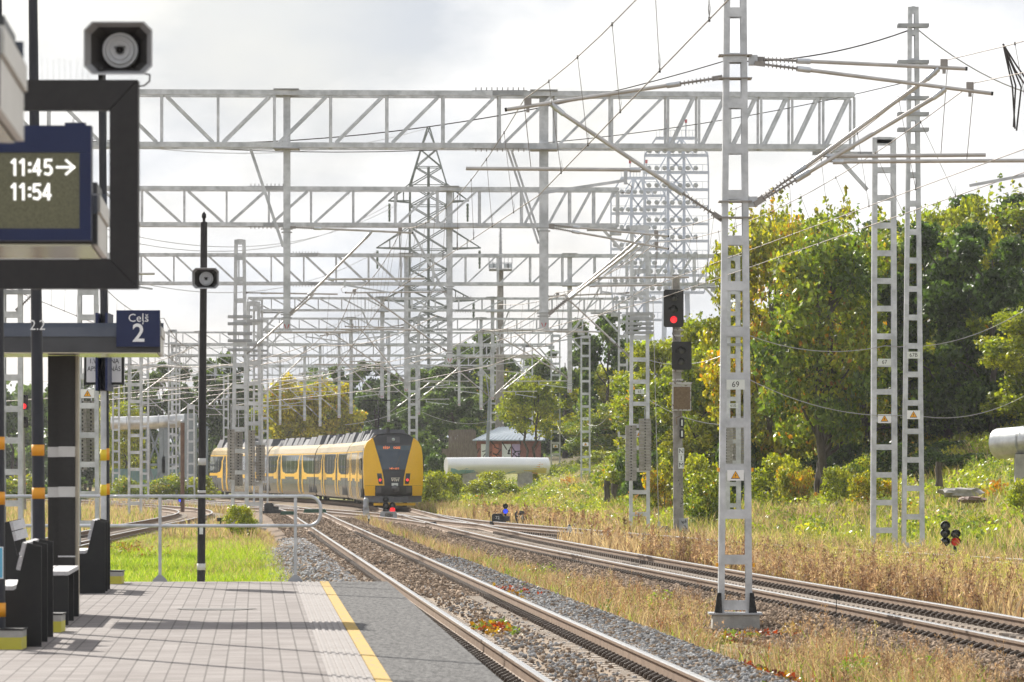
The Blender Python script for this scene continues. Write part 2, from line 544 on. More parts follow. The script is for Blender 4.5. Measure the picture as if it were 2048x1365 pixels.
def track(f, y0, y1, label, s0=None, sfull=None, srest=None, step=1.5):
    p = frame(f, y0)[0]
    t = thing('railway_track', label, 'railway track', tuple(p), None)
    for s in (-1, 1): rail(f, y0, y1, s * GAUGE / 2, t, step)
    if s0: sleepers(f, s0, None, t, sfull, srest)
    return t
track(TA, 14, 330, 'nearest railway track running along the yellow lined platform edge', 34, 88, 200)
track(TB, 14, 372, 'railway track right of the tall mast numbered 69, with the yellow train standing on it', 57, 111, 210)
track(TC, 62, 226, 'diverging railway track along the foot of the grassy bank, half hidden by dry weeds', 100, 100, 200)
track(TD, 192, 345, 'crossover track cutting across in front of the train towards the left', 192, 192, 240)
track(TE, 47, 300, 'overgrown dark siding curving away beyond the green lawn', 120, 120, 250)
track(TF, 258, 352, 'far siding leading left past the pipe trestle', 258, 258, 259)
# dead-end stub rails lying by the lawn
tg = thing('rail_stub', 'short disused rail covered in red creeper at the edge of the lawn', 'rail', (-12.4, 140, FLAT))
rail(spline([(128, -11.6), (150, -12.0)]), 129, 149, 0.0, tg, 2, 'rail_head')

# ---------------------------------------------------------------- platform
PZ = 0.55
PEND = 68.3
def edge(y): return -1.70 - .0513 * (y - PEND)
pav = material('clay_grey_pavers', (.200, .174, .164), (.265, .239, .228), 0.8, 0, 1.3, spec=.2)
def paver_nodes(m, bw, bh, col_m):
    t = m.node_tree; p = t.nodes['Principled BSDF']
    c = [n for n in t.nodes if n.bl_idname == 'ShaderNodeTexCoord'][0]
    br = N(t, 'ShaderNodeTexBrick', offset=.5, offset_frequency=2)
    br.inputs['Scale'].default_value = 1.0
    br.inputs['Brick Width'].default_value = bw
    br.inputs['Row Height'].default_value = bh
    br.inputs['Mortar Size'].default_value = .008
    br.inputs['Mortar Smooth'].default_value = .3
    br.inputs['Color1'].default_value = (1, 1, 1, 1)
    br.inputs['Color2'].default_value = (.78, .77, .77, 1)
    br.inputs['Mortar'].default_value = (col_m, col_m * .97, col_m * .95, 1)
    mp = N(t, 'ShaderNodeMapping'); mp.inputs['Rotation'].default_value = (0, 0, R(90))
    t.links.new(c.outputs['Object'], mp.inputs[0]); t.links.new(mp.outputs[0], br.inputs['Vector'])
    lk = p.inputs['Base Color'].links[0].from_socket
    mu = N(t, 'ShaderNodeMix', data_type='RGBA', blend_type='MULTIPLY'); mu.inputs['Factor'].default_value = 1
    t.links.new(lk, mu.inputs['A']); t.links.new(br.outputs[0], mu.inputs['B'])
    t.links.new(mu.outputs['Result'], p.inputs['Base Color'])
    bp = N(t, 'ShaderNodeBump', inp={'Strength': .5, 'Distance': .01}); bp.invert = True
    t.links.new(br.outputs['Fac'], bp.inputs['Height']); t.links.new(bp.outputs[0], p.inputs['Normal'])
paver_nodes(pav, .29, .145, .42)
asph = material('grey_asphalt', (.072, .070, .070), (.175, .170, .167), .95, 0, 26, .8, 60, detail=12, stretch=(1, .22, 1), lo=.38, hi=.62, spec=.12)
tact = material('pale_tactile_slabs', (.215, .190, .180), (.262, .238, .228), .8, 0, 2.5)
yel = material('worn_yellow_line', (.40, .245, .022), (.24, .185, .085), .8, 0, 16, .2, 60, lo=.46, hi=.70, stretch=(1, .3, 1), detail=8)
ang = math.atan(.0513)
pt = np.array([-math.sin(ang), math.cos(ang), 0]); pr = np.array([math.cos(ang), math.sin(ang), 0])
po = np.array([edge(PEND), PEND, PZ])
def pw(u, v, z=0): return po + pr * u + pt * v + UZ * z     # u across (0 = edge, negative = inland), v along (0 = end)
def strip(mb, u0, u1, v0, v1, z, m, th=.02):
    P = [pw(u0, v0, z), pw(u1, v0, z), pw(u1, v1, z), pw(u0, v1, z)]
    Q = [p - UZ * th for p in P]
    mb.add(P + Q, [(0, 1, 2, 3), (0, 4, 5, 1), (1, 5, 6, 2), (2, 6, 7, 3), (3, 7, 4, 0)], m)
    return mb
def strip_obj(name, u0, u1, v0, v1, z, m, th=.02):
    mb = strip(MB(), u0, u1, v0, v1, z, m, th)
    o = mb.build(name, None, origin=po)
    # object turned so that its own axes follow the platform edge (pattern runs along it)
    me = o.data
    co = np.empty(len(me.vertices) * 3, np.float32); me.vertices.foreach_get('co', co); co = co.reshape(-1, 3)
    loc = np.stack([co @ pr, co @ pt, co[:, 2]], 1).astype(np.float32)
    me.vertices.foreach_set('co', loc.ravel()); me.update()
    o.rotation_euler = (0, 0, ang)
    return structure(o)
V0 = -66
strip_obj('platform', -14, 0, V0, 0, -.004, M['concrete'], .95)
strip_obj('pavement', -13.98, -1.262, V0, -.06, .012, pav, .014)
strip_obj('asphalt_strip', -.805, -.002, V0, -.012, .010, asph, .012)
mb = MB()
strip(mb, -1.26, -.93, V0, -.06, .008, 'platform_tactile', .01)
for k in range(5):
    u = -1.215 + k * .062
    strip(mb, u - .014, u + .014, V0, -.06, .017, 'platform_tactile', .009)
M['platform_tactile'] = tact
o = mb.build('tactile_strip', None, origin=po); structure(o)
mb = MB(); strip(mb, -.925, -.81, V0, -.012, .0135, 'platform_yellow', .014); M['platform_yellow'] = yel
o = mb.build('yellow_line', None, origin=po); structure(o)

# ---------------------------------------------------------------- loose stones (nobody could count them)
def stones(name, X, Y, Z, size, tints, label, sub=False):
    n = len(X)
    if sub:
        ph = (1 + 5 ** .5) / 2
        B = np.array([(-1, ph, 0), (1, ph, 0), (-1, -ph, 0), (1, -ph, 0), (0, -1, ph), (0, 1, ph), (0, -1, -ph), (0, 1, -ph),
                      (ph, 0, -1), (ph, 0, 1), (-ph, 0, -1), (-ph, 0, 1)], float) / 1.9
        FB = np.array([(0, 11, 5), (0, 5, 1), (0, 1, 7), (0, 7, 10), (0, 10, 11), (1, 5, 9), (5, 11, 4), (11, 10, 2), (10, 7, 6), (7, 1, 8),
                       (3, 9, 4), (3, 4, 2), (3, 2, 6), (3, 6, 8), (3, 8, 9), (4, 9, 5), (2, 4, 11), (6, 2, 10), (8, 6, 7), (9, 8, 1)])
    else:
        B = np.array([(1, 0, 0), (-1, 0, 0), (0, 1, 0), (0, -1, 0), (0, 0, 1), (0, 0, -1)], float)
        FB = np.array([(4, 0, 2), (4, 2, 1), (4, 1, 3), (4, 3, 0), (5, 2, 0), (5, 1, 2), (5, 3, 1), (5, 0, 3)])
    k = len(B)
    P = B[None] * (1 + rng.uniform(-.38, .38, (n, k, 3)))
    P *= rng.uniform(.6, 1.25, (n, 1, 3))
    a = rng.uniform(0, 6.28, n); b = rng.uniform(-1.2, 1.2, n)
    ca, sa, cb, sb = np.cos(a), np.sin(a), np.cos(b), np.sin(b)
    x = P[..., 0] * ca[:, None] - P[..., 1] * sa[:, None]; y = P[..., 0] * sa[:, None] + P[..., 1] * ca[:, None]; z = P[..., 2]
    y, z = y * cb[:, None] - z * sb[:, None], y * sb[:, None] + z * cb[:, None]
    s = size[:, None] * .5
    V = np.stack([x * s + X[:, None], y * s + Y[:, None], z * s * .8 + Z[:, None]], -1)
    F = (FB[None] + (np.arange(n) * k)[:, None, None]).reshape(-1, 3)
    T = np.repeat(tints, k, 0)
    o = mesh_object(name, V.reshape(-1, 3), F, 'stone_g', tint=T)
    return tag(o, label, 'ballast', kind='stuff')
def ys_sample(n, y0, y1, p=2.0):
    """more samples close to the camera (density ~ 1/Y^p)"""
    u = rng.random(n)
    if p == 2: return 1 / (1 / y0 + u * (1 / y1 - 1 / y0))
    if p == 1: return y0 * (y1 / y0) ** u
    return y0 + u * (y1 - y0)
def grey_tint(n):
    v = rng.uniform(.17, .50, n)
    T = np.stack([v * .99, v * .985, v * .99], 1)
    br = rng.random(n) < .30
    T[br] = np.array([.30, .23, .17]) * rng.uniform(.6, 1.3, (br.sum(), 1))
    return T
def brown_tint(n):
    v = rng.uniform(.5, 1.5, (n, 1))
    return np.array([.28, .21, .155]) * v
# shoulder right of track A
n = 40000
Y = ys_sample(n, 42, 125); w = 1.25 + 1.2 * (1 - ss(45, 66, Y)); X = TA(Y) + GAUGE / 2 + .28 + rng.random(n) ** 1.2 * w
stones('ballast', X, Y, ground_z(X, Y) + .03 + .10 * np.exp(-((X - TA(Y) - 1.75) / .45) ** 2) * rng.random(n), rng.uniform(.034, .072, n), grey_tint(n), 'pale grey crushed stone heaped between the nearest track and the weeds', True)
# between the rails of A
n = 3600
Y = ys_sample(n, 40, 150); X = TA(Y) + rng.normal(0, .30, n)
k = np.abs(X - TA(Y)) < .68
X, Y = X[k], Y[k]; n = len(X)
stones('ballast', X, Y, np.full(n, -.21) + .02 * rng.random(n), rng.uniform(.03, .075, n), np.where((rng.random(n) < np.clip((110 - Y) / 60, .15, .8))[:, None], grey_tint(n), brown_tint(n)), 'grey stones scattered between the rails of the nearest track', True)
# left of A past the platform end
n = 24000
Y = 92 + rng.random(n) * 76; X = TA(Y) - GAUGE / 2 - .5 - rng.random(n) ** .9 * 1.75
k = rng.random(n) < 1 - ss(150, 168, Y)
X, Y = X[k], Y[k]; n = len(X)
hump = .26 * np.exp(-((X - TA(Y) + 2.1) / .6) ** 2) * (1 - ss(135, 160, Y))
stones('ballast', X, Y, ground_z(X, Y) + .02 + hump * rng.random(n) ** .5, rng.uniform(.05, .11, n), np.where((rng.random(n) < .85)[:, None], grey_tint(n) * 1.1, brown_tint(n)), 'pale grey crushed stone heaped beside the rail just past the platform end', True)
# sliver under the platform edge
n = 5000
Y = ys_sample(n, 46, 68, 1); X = TA(Y) - GAUGE / 2 - .25 - rng.random(n) * .5
stones('ballast', X, Y, np.full(n, -.22) + .03 * rng.random(n), rng.uniform(.04, .08, n), grey_tint(n) * .8, 'darker grey stones between the platform wall and the nearest rail')  # toned darker than the other grey stones
# brown ballast of track B and of the throat
n = 30000
Y = ys_sample(n, 55, 240, 2); X = TB(Y) - GAUGE / 2 - .3 - rng.random(n) ** 1.3 * 2.0
stones('ballast', X, Y, ground_z(X, Y) + .015 + .05 * rng.random(n), rng.uniform(.05, .11, n), brown_tint(n), 'brown ballast stones left of the track beside mast 69')
n = 26000
Y = ys_sample(n, 90, 270, 1); X = TA(Y) + rng.uniform(-1.8, 4.6, n)
k = (track_dist(X, Y) < 2.5) & ~((X < TA(Y) - 1.3) & (Y < 165))
X, Y = X[k], Y[k]; n = len(X)
stones('ballast', X, Y, ground_z(X, Y) + .01 + .03 * rng.random(n), rng.uniform(.06, .14, n), brown_tint(n), 'brown ballast stones around the switches in front of the train')

# ---------------------------------------------------------------- grass and weeds
def tris_blades(X, Y, Z, h, w, col, lean=.35, sway=None):
    n = len(X)
    a = rng.uniform(0, 6.28, n)
    lx = rng.normal(0, lean, n) * h; ly = rng.normal(0, lean, n) * h
    px, py = np.cos(a) * w / 2, np.sin(a) * w / 2
    z0 = Z - .02
    V = np.empty((n, 5, 3))
    V[:, 0] = np.stack([X - px, Y - py, z0], 1); V[:, 1] = np.stack([X + px, Y + py, z0], 1)
    V[:, 2] = np.stack([X - px * .7 + lx * .35, Y - py * .7 + ly * .35, Z + h * .55], 1)
    V[:, 3] = np.stack([X + px * .7 + lx * .35, Y + py * .7 + ly * .35, Z + h * .55], 1)
    V[:, 4] = np.stack([X + lx, Y + ly, Z + h], 1)
    b = (np.arange(n) * 5)[:, None]
    F = np.concatenate([b + [0, 1, 3], b + [0, 3, 2], b + [2, 3, 4]], 0)
    return V.reshape(-1, 3), F, np.repeat(col, 5, 0)
def palette(n, cols, p, jit=.25):
    cols = np.array(cols)
    k = rng.choice(len(cols), n, p=np.array(p) / sum(p))
    return cols[k] * rng.uniform(1 - jit, 1 + jit, (n, 1))
def quads(P, A, B, col):
    """rhombic leaves at P with half axes A (length) and B (width)"""
    n = len(P)
    V = np.stack([P - A, P + B, P + A, P - B], 1)
    F = (np.arange(n) * 4)[:, None] + np.arange(4)[None]
    return V.reshape(-1, 3), F, np.repeat(col, 4, 0)
def rand_dirs(n):
    v = rng.normal(size=(n, 3))
    return v / np.linalg.norm(v, axis=1, keepdims=True)
DRY = [(.34, .25, .13), (.42, .32, .17), (.27, .18, .10), (.22, .14, .08)]
GRN = [(.16, .24, .03), (.22, .30, .04), (.10, .16, .03), (.30, .32, .06)]
def stuff_mesh(name, parts, m, label, cat):
    V = []; F = []; T = []; o = 0
    for v, f, t in parts:
        V.append(v); F.append(f + o); T.append(t); o += len(v)
    k = parts[0][1].shape[1]
    ob = mesh_object(name, np.concatenate(V), np.concatenate(F), m, tint=np.concatenate(T))
    return tag(ob, label, cat, kind='stuff')

# lawn beyond the platform
n = 105000
Y = ys_sample(n, 68.5, 185, 1); X = np.where(rng.random(n) < .95, -14 + rng.random(n) * 12, -13)
X = -13.5 + rng.random(n) * (TA(Y) - 2.3 + 13.5)
dtrk = track_dist(X, Y); k = (dtrk > 1.5)
X, Y = X[k], Y[k]; n = len(X)
patch = np.sin(X * .9 + 1.3) * np.sin(Y * .13 + X * .2)
pd = np.clip((.03 + .7 * ss(128, 180, Y) + .25 * (patch > .55) + .7 * ss(-2.9, -2.2, X - TA(Y))), 0, .9)
isd = rng.random(n) < pd
col = np.where(isd[:, None], palette(n, DRY, [3, 2, 1, .5]), palette(n, [(.24, .33, .04), (.33, .40, .055), (.16, .235, .035), (.42, .43, .09)], [3, 3, 1.5, 1]))
stuff_mesh('lawn_grass', [tris_blades(X, Y, ground_z(X, Y), rng.uniform(.10, .26, n), rng.uniform(.012, .028, n), col, .45)], 'grass', 'short bright green grass beyond the platform end railing', 'grass')
# dry meadow left far
n = 60000
Y = ys_sample(n, 120, 330, 1); X = -32 + rng.random(n) * (TA(Y) - 2.6 + 32)
k = (track_dist(X, Y) > 1.7) & ((X < -13) | (Y > 165)); X, Y = X[k], Y[k]; n = len(X)
col = palette(n, DRY + GRN, [4, 4, 2, 1, 1, .8, .8, 1])
stuff_mesh('meadow_grass', [tris_blades(X, Y, ground_z(X, Y), rng.uniform(.2, .6, n), rng.uniform(.02, .045, n), col, .4)], 'grass', 'straw coloured meadow grass around the siding on the left', 'grass')
# weed strip between A and B
n = 34000
Y = ys_sample(n, 40, 230, 2)
lo = TA(Y) + 1.95 + 1.1 * (1 - ss(45, 70, Y)); hi = np.maximum(TB(Y) - 2.2, lo + .3)
X = lo + rng.random(n) * (hi - lo); k = (hi - lo > .35) & ~((np.abs(X - 3.34) < .62) & (Y > 63) & (Y < 76.5)); X, Y = X[k], Y[k]; n = len(X)
col = palette(n, DRY + GRN + [(.30, .09, .03)], [4, 3.4, 3.4, 3, .9, .8, .8, .6, .5])
clump = .45 + .75 * (np.sin(X * 2.3 + Y * .4) * np.sin(Y * .9 - X) > -.1)
stuff_mesh('dry_grass', [tris_blades(X, Y, ground_z(X, Y), rng.uniform(.08, .34, n) * clump, rng.uniform(.008, .018, n), col, .42)], 'grass', 'dry straw coloured grass between the two nearest tracks', 'grass')
# tall dead weeds with fluffy tops
def stalks(X, Y, h, cols, p, per=16, w=.012, leaf=.05, zoff=0):
    n = len(X); Z = ground_z(X, Y) + zoff
    parts = []
    col = palette(n, cols, p)
    lx, ly = rng.normal(0, .10, n) * h, rng.normal(0, .10, n) * h
    a = rng.uniform(0, 3.14, n)
    B0 = np.stack([np.cos(a) * w, np.sin(a) * w, 0 * a], 1)
    base = np.stack([X, Y, Z], 1); top = np.stack([X + lx, Y + ly, Z + h], 1)
    V = np.stack([base - B0, base + B0, top + B0 * .4, top - B0 * .4], 1).reshape(-1, 3)
    F = (np.arange(n) * 4)[:, None] + np.arange(4)[None]
    parts.append((V, F, np.repeat(col * .7, 4, 0)))
    m = n * per
    k = np.repeat(np.arange(n), per)
    u = 1 - rng.random(m) ** 1.5 * .62
    P = base[k] + (top - base)[k] * u[:, None] + rng.normal(0, .022, (m, 3)) * (1.5 - u)[:, None] * np.array([1, 1, .5]) * 2
    A = rand_dirs(m) * np.array([.6, .6, 1.2]); A[:, 2] = np.abs(A[:, 2])
    A = A / np.linalg.norm(A, axis=1, keepdims=True)
    Bv = np.cross(A, rand_dirs(m)); Bv /= np.linalg.norm(Bv, axis=1, keepdims=True)
    s = rng.uniform(.5, 1.2, m)[:, None] * leaf * (1.35 - .7 * (u[:, None] - .4))
    parts.append(quads(P, A * s, Bv * s * .28, col[k] * rng.uniform(.75, 1.3, (m, 1))))
    return parts
WEED = [(.31, .205, .115), (.40, .29, .165), (.21, .125, .07), (.13, .075, .045), (.36, .30, .11)]
n = 6200
Y = 80 + rng.random(n) ** .9 * 52
lo = TB(Y) + 1.75; hi = np.minimum(BANK(Y) + .3, TB(Y) + 7.2)
X = lo + rng.random(n) ** 1.5 * (hi - lo)
k = (track_dist(X, Y) > 1.3) & (hi - lo > .5) & (xat(2100, Y) > X) & ~((np.abs(X - xat(1898, Y)) < .42) & (Y > 118) & (Y < 141)); X, Y = X[k], Y[k]
near_ = X < TB(Y) + 3.6 + rng.normal(0, .5, len(X))
Xa, Ya, X, Y = X[~near_], Y[~near_], X[near_], Y[near_]
kk = rng.random(len(Xa)) < .6; Xa, Ya = Xa[kk], Ya[kk]
P1b = stalks(Xa, Ya, rng.uniform(.3, .75, len(Xa)), [(.38, .34, .11), (.30, .31, .07), (.36, .26, .13), (.20, .12, .07)], [4, 3, 2.5, .8], 22, .008, .036)
P1 = stalks(X, Y, rng.uniform(.25, .62, len(X)) * rng.choice([.8, 1, 1, 1.45], len(X)), WEED, [4, 3, 3.5, 2.2, 2], 26, .008, .036)
n = 1500
Y = ys_sample(n, 43, 100, 1); lo = TA(Y) + 2.2 + 1.0 * (1 - ss(45, 66, Y)); hi = TB(Y) - 2.1
X = lo + rng.random(n) * (hi - lo)
k = (np.sin(X * 2.3 + Y * .4) * np.sin(Y * .9 - X) > -.45) & ~((np.abs(X - 3.34) < .6) & (Y > 64) & (Y < 76.5)); X, Y = X[k], Y[k]
P2 = stalks(X, Y, rng.uniform(.2, .52, len(X)), WEED, [4, 3, 3, 2.2, 1], 24, .005, .022)
n = 900
Y = 140 + rng.random(n) * 90; X = TB(Y) + 2.2 + rng.random(n) * 3; k = track_dist(X, Y) > 1.6; X, Y = X[k], Y[k]
P3 = stalks(X, Y, rng.uniform(.4, .9, len(X)), WEED, [4, 4, 2, 1, 2], 14, .014, .08)
stuff_mesh('dead_weeds', P1 + P1b + P2 + P3, 'grass', 'tall brown dead weeds with fluffy seed heads along the right hand tracks', 'weeds')
# undergrowth grass right of B and on the bank
n = 100000
Y = ys_sample(n, 78, 330, 1); X = np.maximum(TB(Y) + 2.0, np.where(Y < 232, TB(Y) + 2.0, -99)) + rng.random(n) ** 1.15 * 20
lampcl = (np.abs(X - xat(1898, Y)) < .42) & (Y > 122) & (Y < 141)
k = (track_dist(X, Y) > 1.4) & (X < xat(2120, Y)) & ~lampcl; X, Y = X[k], Y[k]; n = len(X)
q = X - BANK(Y)
gp = ss(-3.5, 1.5, q) * (.54 + .40 * np.sin(X * .45) * np.sin(Y * .11 + 1))
isg = rng.random(n) < gp
col = np.where(isg[:, None], palette(n, [(.20, .235, .045), (.28, .30, .055), (.125, .16, .03), (.36, .33, .08)], [3, 3, 2, 2.4]), palette(n, DRY, [3, 4, 1.5, .7]))
stuff_mesh('bank_grass', [tris_blades(X, Y, ground_z(X, Y), rng.uniform(.2, .65, n), rng.uniform(.018, .045, n), col, .4)], 'grass', 'green and straw coloured grass covering the railway bank', 'grass')
# leafy herbs on the bank
def herbs(X, Y, r, per, cols, p, leaf, hz=1.0):
    n = len(X); m = n * per; k = np.repeat(np.arange(n), per)
    Z = ground_z(X, Y)
    dv = rand_dirs(m); dv[:, 2] = np.abs(dv[:, 2])
    rr = (rng.random(m) ** .45)[:, None] * r[k][:, None]
    P = np.stack([X, Y, Z], 1)[k] + dv * rr * np.array([1, 1, hz])
    A = rand_dirs(m); Bv = np.cross(A, rand_dirs(m)); Bv /= np.linalg.norm(Bv, axis=1, keepdims=True)
    s = rng.uniform(.6, 1.3, m)[:, None] * leaf
    base = palette(n, cols, p, .15)
    return quads(P, A * s, Bv * s * .6, base[k] * rng.uniform(.7, 1.3, (m, 1)))
n = 1500
Y = 120 + rng.random(n) * 230; q = rng.random(n) ** .8 * 20 + 1.5; X = BANK(Y) + q
k = (track_dist(X, Y) > 2.6) & (X < xat(2120, Y)) & ~((np.abs(X - xat(1898, Y)) < .9) & (Y < 142)); X, Y = X[k], Y[k]; n = len(X)
X2 = np.array([]); 
parts = [herbs(X, Y, rng.uniform(.25, .75, n), 110, [(.18, .23, .03), (.27, .31, .04), (.12, .17, .03), (.38, .36, .05), (.34, .16, .03)], [3, 3, 2, 1.5, .2], .075)]
stuff_mesh('undergrowth', parts, 'leaf', 'leafy green undergrowth spread over the bank below the trees', 'undergrowth')
# red creeper patches
def creeper(x0, y0, rx, ry, n, label, leaf=.035):
    X = x0 + rng.normal(0, .45, n) * rx; Y = y0 + rng.normal(0, .45, n) * ry
    p = herbs(X, Y, np.full(n, .14), 26, [(.22, .045, .018), (.21, .11, .02), (.12, .16, .028), (.28, .18, .028), (.09, .028, .016)], [3, 2.2, 2, 1.2, 2.5], leaf)
    stuff_mesh('creeper', [p], 'leaf', label, 'creeper')
creeper(float(TA(71.5)) - .12, 71.5, .38, 2.3, 26, 'red and yellow creeper between the rails of the nearest track')
creeper(float(TA(53)) + 2.0, 56, .55, 5.5, 60, 'red leaved creeper along the grey stones beside the nearest track')
creeper(xat(1460, 74), 72, .8, 1.6, 30, 'orange creeper and sprouts at the foot of mast 69')
creeper(-11.3, 143, 1.3, 7, 170, 'dark red creeper over the disused rail by the lawn', .07)
creeper(xat(1040, 88), 92, .7, 6, 30, 'scattered red creeper in the grass strip')

# low green and rusty tufts between the two nearest tracks
n = 230
Y = ys_sample(n, 44, 130, 1); lo = TA(Y) + 2.3 + 1.0 * (1 - ss(45, 66, Y)); hi = TB(Y) - 2.1
X = lo + rng.random(n) * (hi - lo)
k = (np.sin(X * 1.9 - Y * .33) > .15) & ~((np.abs(X - 3.34) < .6) & (Y > 64) & (Y < 76.5)); X, Y = X[k], Y[k]; n = len(X)
stuff_mesh('low_herbs', [herbs(X, Y, rng.uniform(.12, .34, n), 120, [(.17, .24, .03), (.24, .29, .04), (.11, .16, .03), (.30, .20, .06), (.34, .11, .03)], [3, 3, 2, .8, .35], .026)], 'leaf', 'low green tufts and reddish sprouts in the strip between the two nearest tracks', 'undergrowth')
# dark oil stain on the paving
mb = MB()
c = pos(432, 1221.5, 1.57 * FPX / (1221.5 - HY)); cz = PZ + .0185
ring = [c * np.array([1, 1, 0]) + np.array([math.cos(a) * .42 * (1 + .15 * math.sin(3 * a)), math.sin(a) * .42 * (1 + .2 * math.cos(2 * a)), cz]) for a in np.linspace(0, 6.283, 25)[:-1]]
M['stain'] = material('dark_paving_stain', (.045, .038, .035), (.10, .088, .082), .7, 0, 5)
mb.add(ring, [list(range(24))], 'stain'); o = mb.build('pavement_stain', None, origin=c); structure(o)

# ================================================================ station furniture on the platform
M['soffit'] = material('glossy_beige_soffit', (.62, .55, .42), (.72, .66, .52), 0.18, 0.75, 1.5)
M['fascia'] = material('grey_fascia', (.045, .046, .052), (.06, .062, .068), .45, 0, 3)
M['fasciatop'] = material('pale_grey_fascia', (.085, .10, .135), (.11, .125, .16), .4, .1, 3)
M['screen'] = material('olive_display_screen', (.024, .022, .012), (.075, .070, .043), .25, 0, 120, emit=(.10, .095, .05), estr=.28)
M['digits'] = material('lit_display_digits', (.8, .8, .75), None, .5, emit=(.9, .88, .84), estr=.55)
M['hornw'] = material('pale_grey_horn_plastic', (.55, .56, .58), (.62, .63, .65), .45, 0, 4)
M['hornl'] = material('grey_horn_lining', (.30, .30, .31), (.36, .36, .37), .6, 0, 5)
M['hornd'] = material('shade_toned_horn_lining', (.045, .042, .042), (.06, .055, .055), .8, 0, 5)  # shade of the horn's recess put into the inner lining colour
M['poster'] = material('light_blue_poster', (.12, .42, .62), (.16, .48, .66), .5, 0, 3)
M['yellow2'] = material('bright_yellow_band', (.78, .58, .02), (.72, .52, .02), .5, 0, 5)
M['stripe'] = material('pale_grey_band', (.62, .61, .61), (.70, .69, .69), .5, 0, 5)
M['bstripe'] = material('pale_reflective_band', (.55, .54, .52), (.62, .61, .59), .6, 0, 5)

def canopy(Y0, Y1, Xr0, width, label, group='platform canopies'):
    """flat canopy, front edge at Y0, right edge at Xr0 (follows the platform direction)"""
    t = thing('platform_canopy', label, 'canopy', tuple(np.array([Xr0 - width / 2, (Y0 + Y1) / 2, 3.32])), group)
    c0 = np.array([Xr0, Y0, 0])
    def pt(u, v, z): return c0 + pr * u + pt_ * v + UZ * z
    pt_ = np.array([-math.sin(ang), math.cos(ang), 0])
    D = Y1 - Y0
    zb, zt = 3.32, 3.58
    def blk(u0, u1, v0, v1, z0, z1, m, name):
        mb = MB()
        P = [pt(u, v, z) for u in (u0, u1) for v in (v0, v1) for z in (z0, z1)]
        mb.add(P, [(0, 1, 3, 2), (4, 6, 7, 5), (0, 4, 5, 1), (2, 3, 7, 6), (0, 2, 6, 4), (1, 5, 7, 3)], m)
        return mb.build(name, t)
    blk(-width + .03, -.03, .03, D - .03, zb + .004, zt - .03, 'fascia', 'roof_slab')
    blk(-width + .035, -.035, .035, D - .035, zb - .012, zb + .001, 'soffit', 'soffit')
    blk(-width, -.002, 0, .028, zb + .0, zt - .10, 'fascia', 'fascia')
    blk(-width, -.002, -.012, .028, zt - .098, zt, 'fasciatop', 'fascia')
    blk(-.028, 0, .03, D - .032, zb - .006, zt - .095, 'offwhite', 'side_panel')
    blk(-.028, .012, .03, D - .032, zt - .085, zt + .01, 'offwhite', 'side_panel')
    blk(-width, -.002, D - .03, D, zb - .004, zt + .1, 'fasciatop', 'upstand')
    blk(-.30, -.03, D * .5, D - .032, zt - .02, zt + .12, 'fascia', 'gutter_box')
    return t
cA = canopy(16.6, 18.35, -1.70, 2.3, 'nearest canopy corner, a blurred white edge at the left border above the departure board')
cB = canopy(26.85, 28.6, -2.225, 2.4, 'middle canopy whose white end and shiny underside show behind the departure board')
cC = canopy(52.2, 54.1, -3.67, 2.3, 'grey canopy edge carrying the blue track 2 sign over the dark pillar')
def pillar(x, y, lab, name='canopy_pillar'):
    t = thing('canopy_pillar', lab, 'pillar', (x, y, PZ), 'canopy pillars')
    mb = MB()
    mb.bb(x - .045, x + .125, y - .13, y + .17, PZ, 3.30, 'anthdark')
    mb.build('shaft', t)
    mb = MB(); mb.bb(x - .165, x - .048, y - .05, y + .12, PZ, 3.30, 'anthdark'); mb.build('shaft', t)
    mb = MB(); mb.bb(x + .127, x + .155, y - .06, y + .12, PZ + .0, 3.30, 'trim'); mb.build('edge_trim', t)
    for z in (1.86, 2.285):
        mb = MB(); mb.bb(x - .047, x + .127, y - .132, y + .172, z - .055, z + .055, 'bstripe'); mb.build('band', t)
        mb = MB(); mb.bb(x - .167, x - .049, y - .052, y + .122, z - .058, z + .05, 'bstripe'); mb.build('band', t)
    mb = MB(); mb.bb(x - .05, x + .13, y - .135, y + .175, 1.17, 1.185, 'stripe'); mb.build('joint', t)
    return t
M['anthdark'] = material('dark_brown_black_cladding', (.013, .0115, .010), (.018, .016, .0145), .6, 0, 25, .05, 200)
M['trim'] = material('beige_metal_trim', (.42, .37, .29), (.48, .43, .35), .4, .3, 6)
pillar(-4.75, 53.0, 'dark rectangular pillar with two pale bands under the canopy carrying the track 2 sign')
pillar(-3.35, 27.6, 'dark pillar of the middle canopy, standing out of the picture to the left')
pillar(-2.9, 17.4, 'dark pillar of the nearest canopy, standing out of the picture to the left')

# track sign
def sign_track():
    Y = 52.14
    x0, x1, z0, z1 = xat(233, Y), xat(320, Y), zat(694, Y), zat(621, Y)
    t = thing('track_sign', 'square navy sign reading Ceļš 2 on the canopy edge', 'sign', ((x0 + x1) / 2, Y, z0))
    mb = MB(); mb.bb(x0, x1, Y - .02, Y + .03, z0, z1, 'blue'); mb.build('sign_panel', t)
    mb = MB(); mb.text('Ceļš', .118, pos(277, 637, Y - .0225), UX, UZ, 'white'); mb.build('lettering', t)
    mb = MB(); mb.text('2', .265, pos(277, 668, Y - .0225), UX, UZ, 'white', bold=True); mb.build('numeral', t)
sign_track()

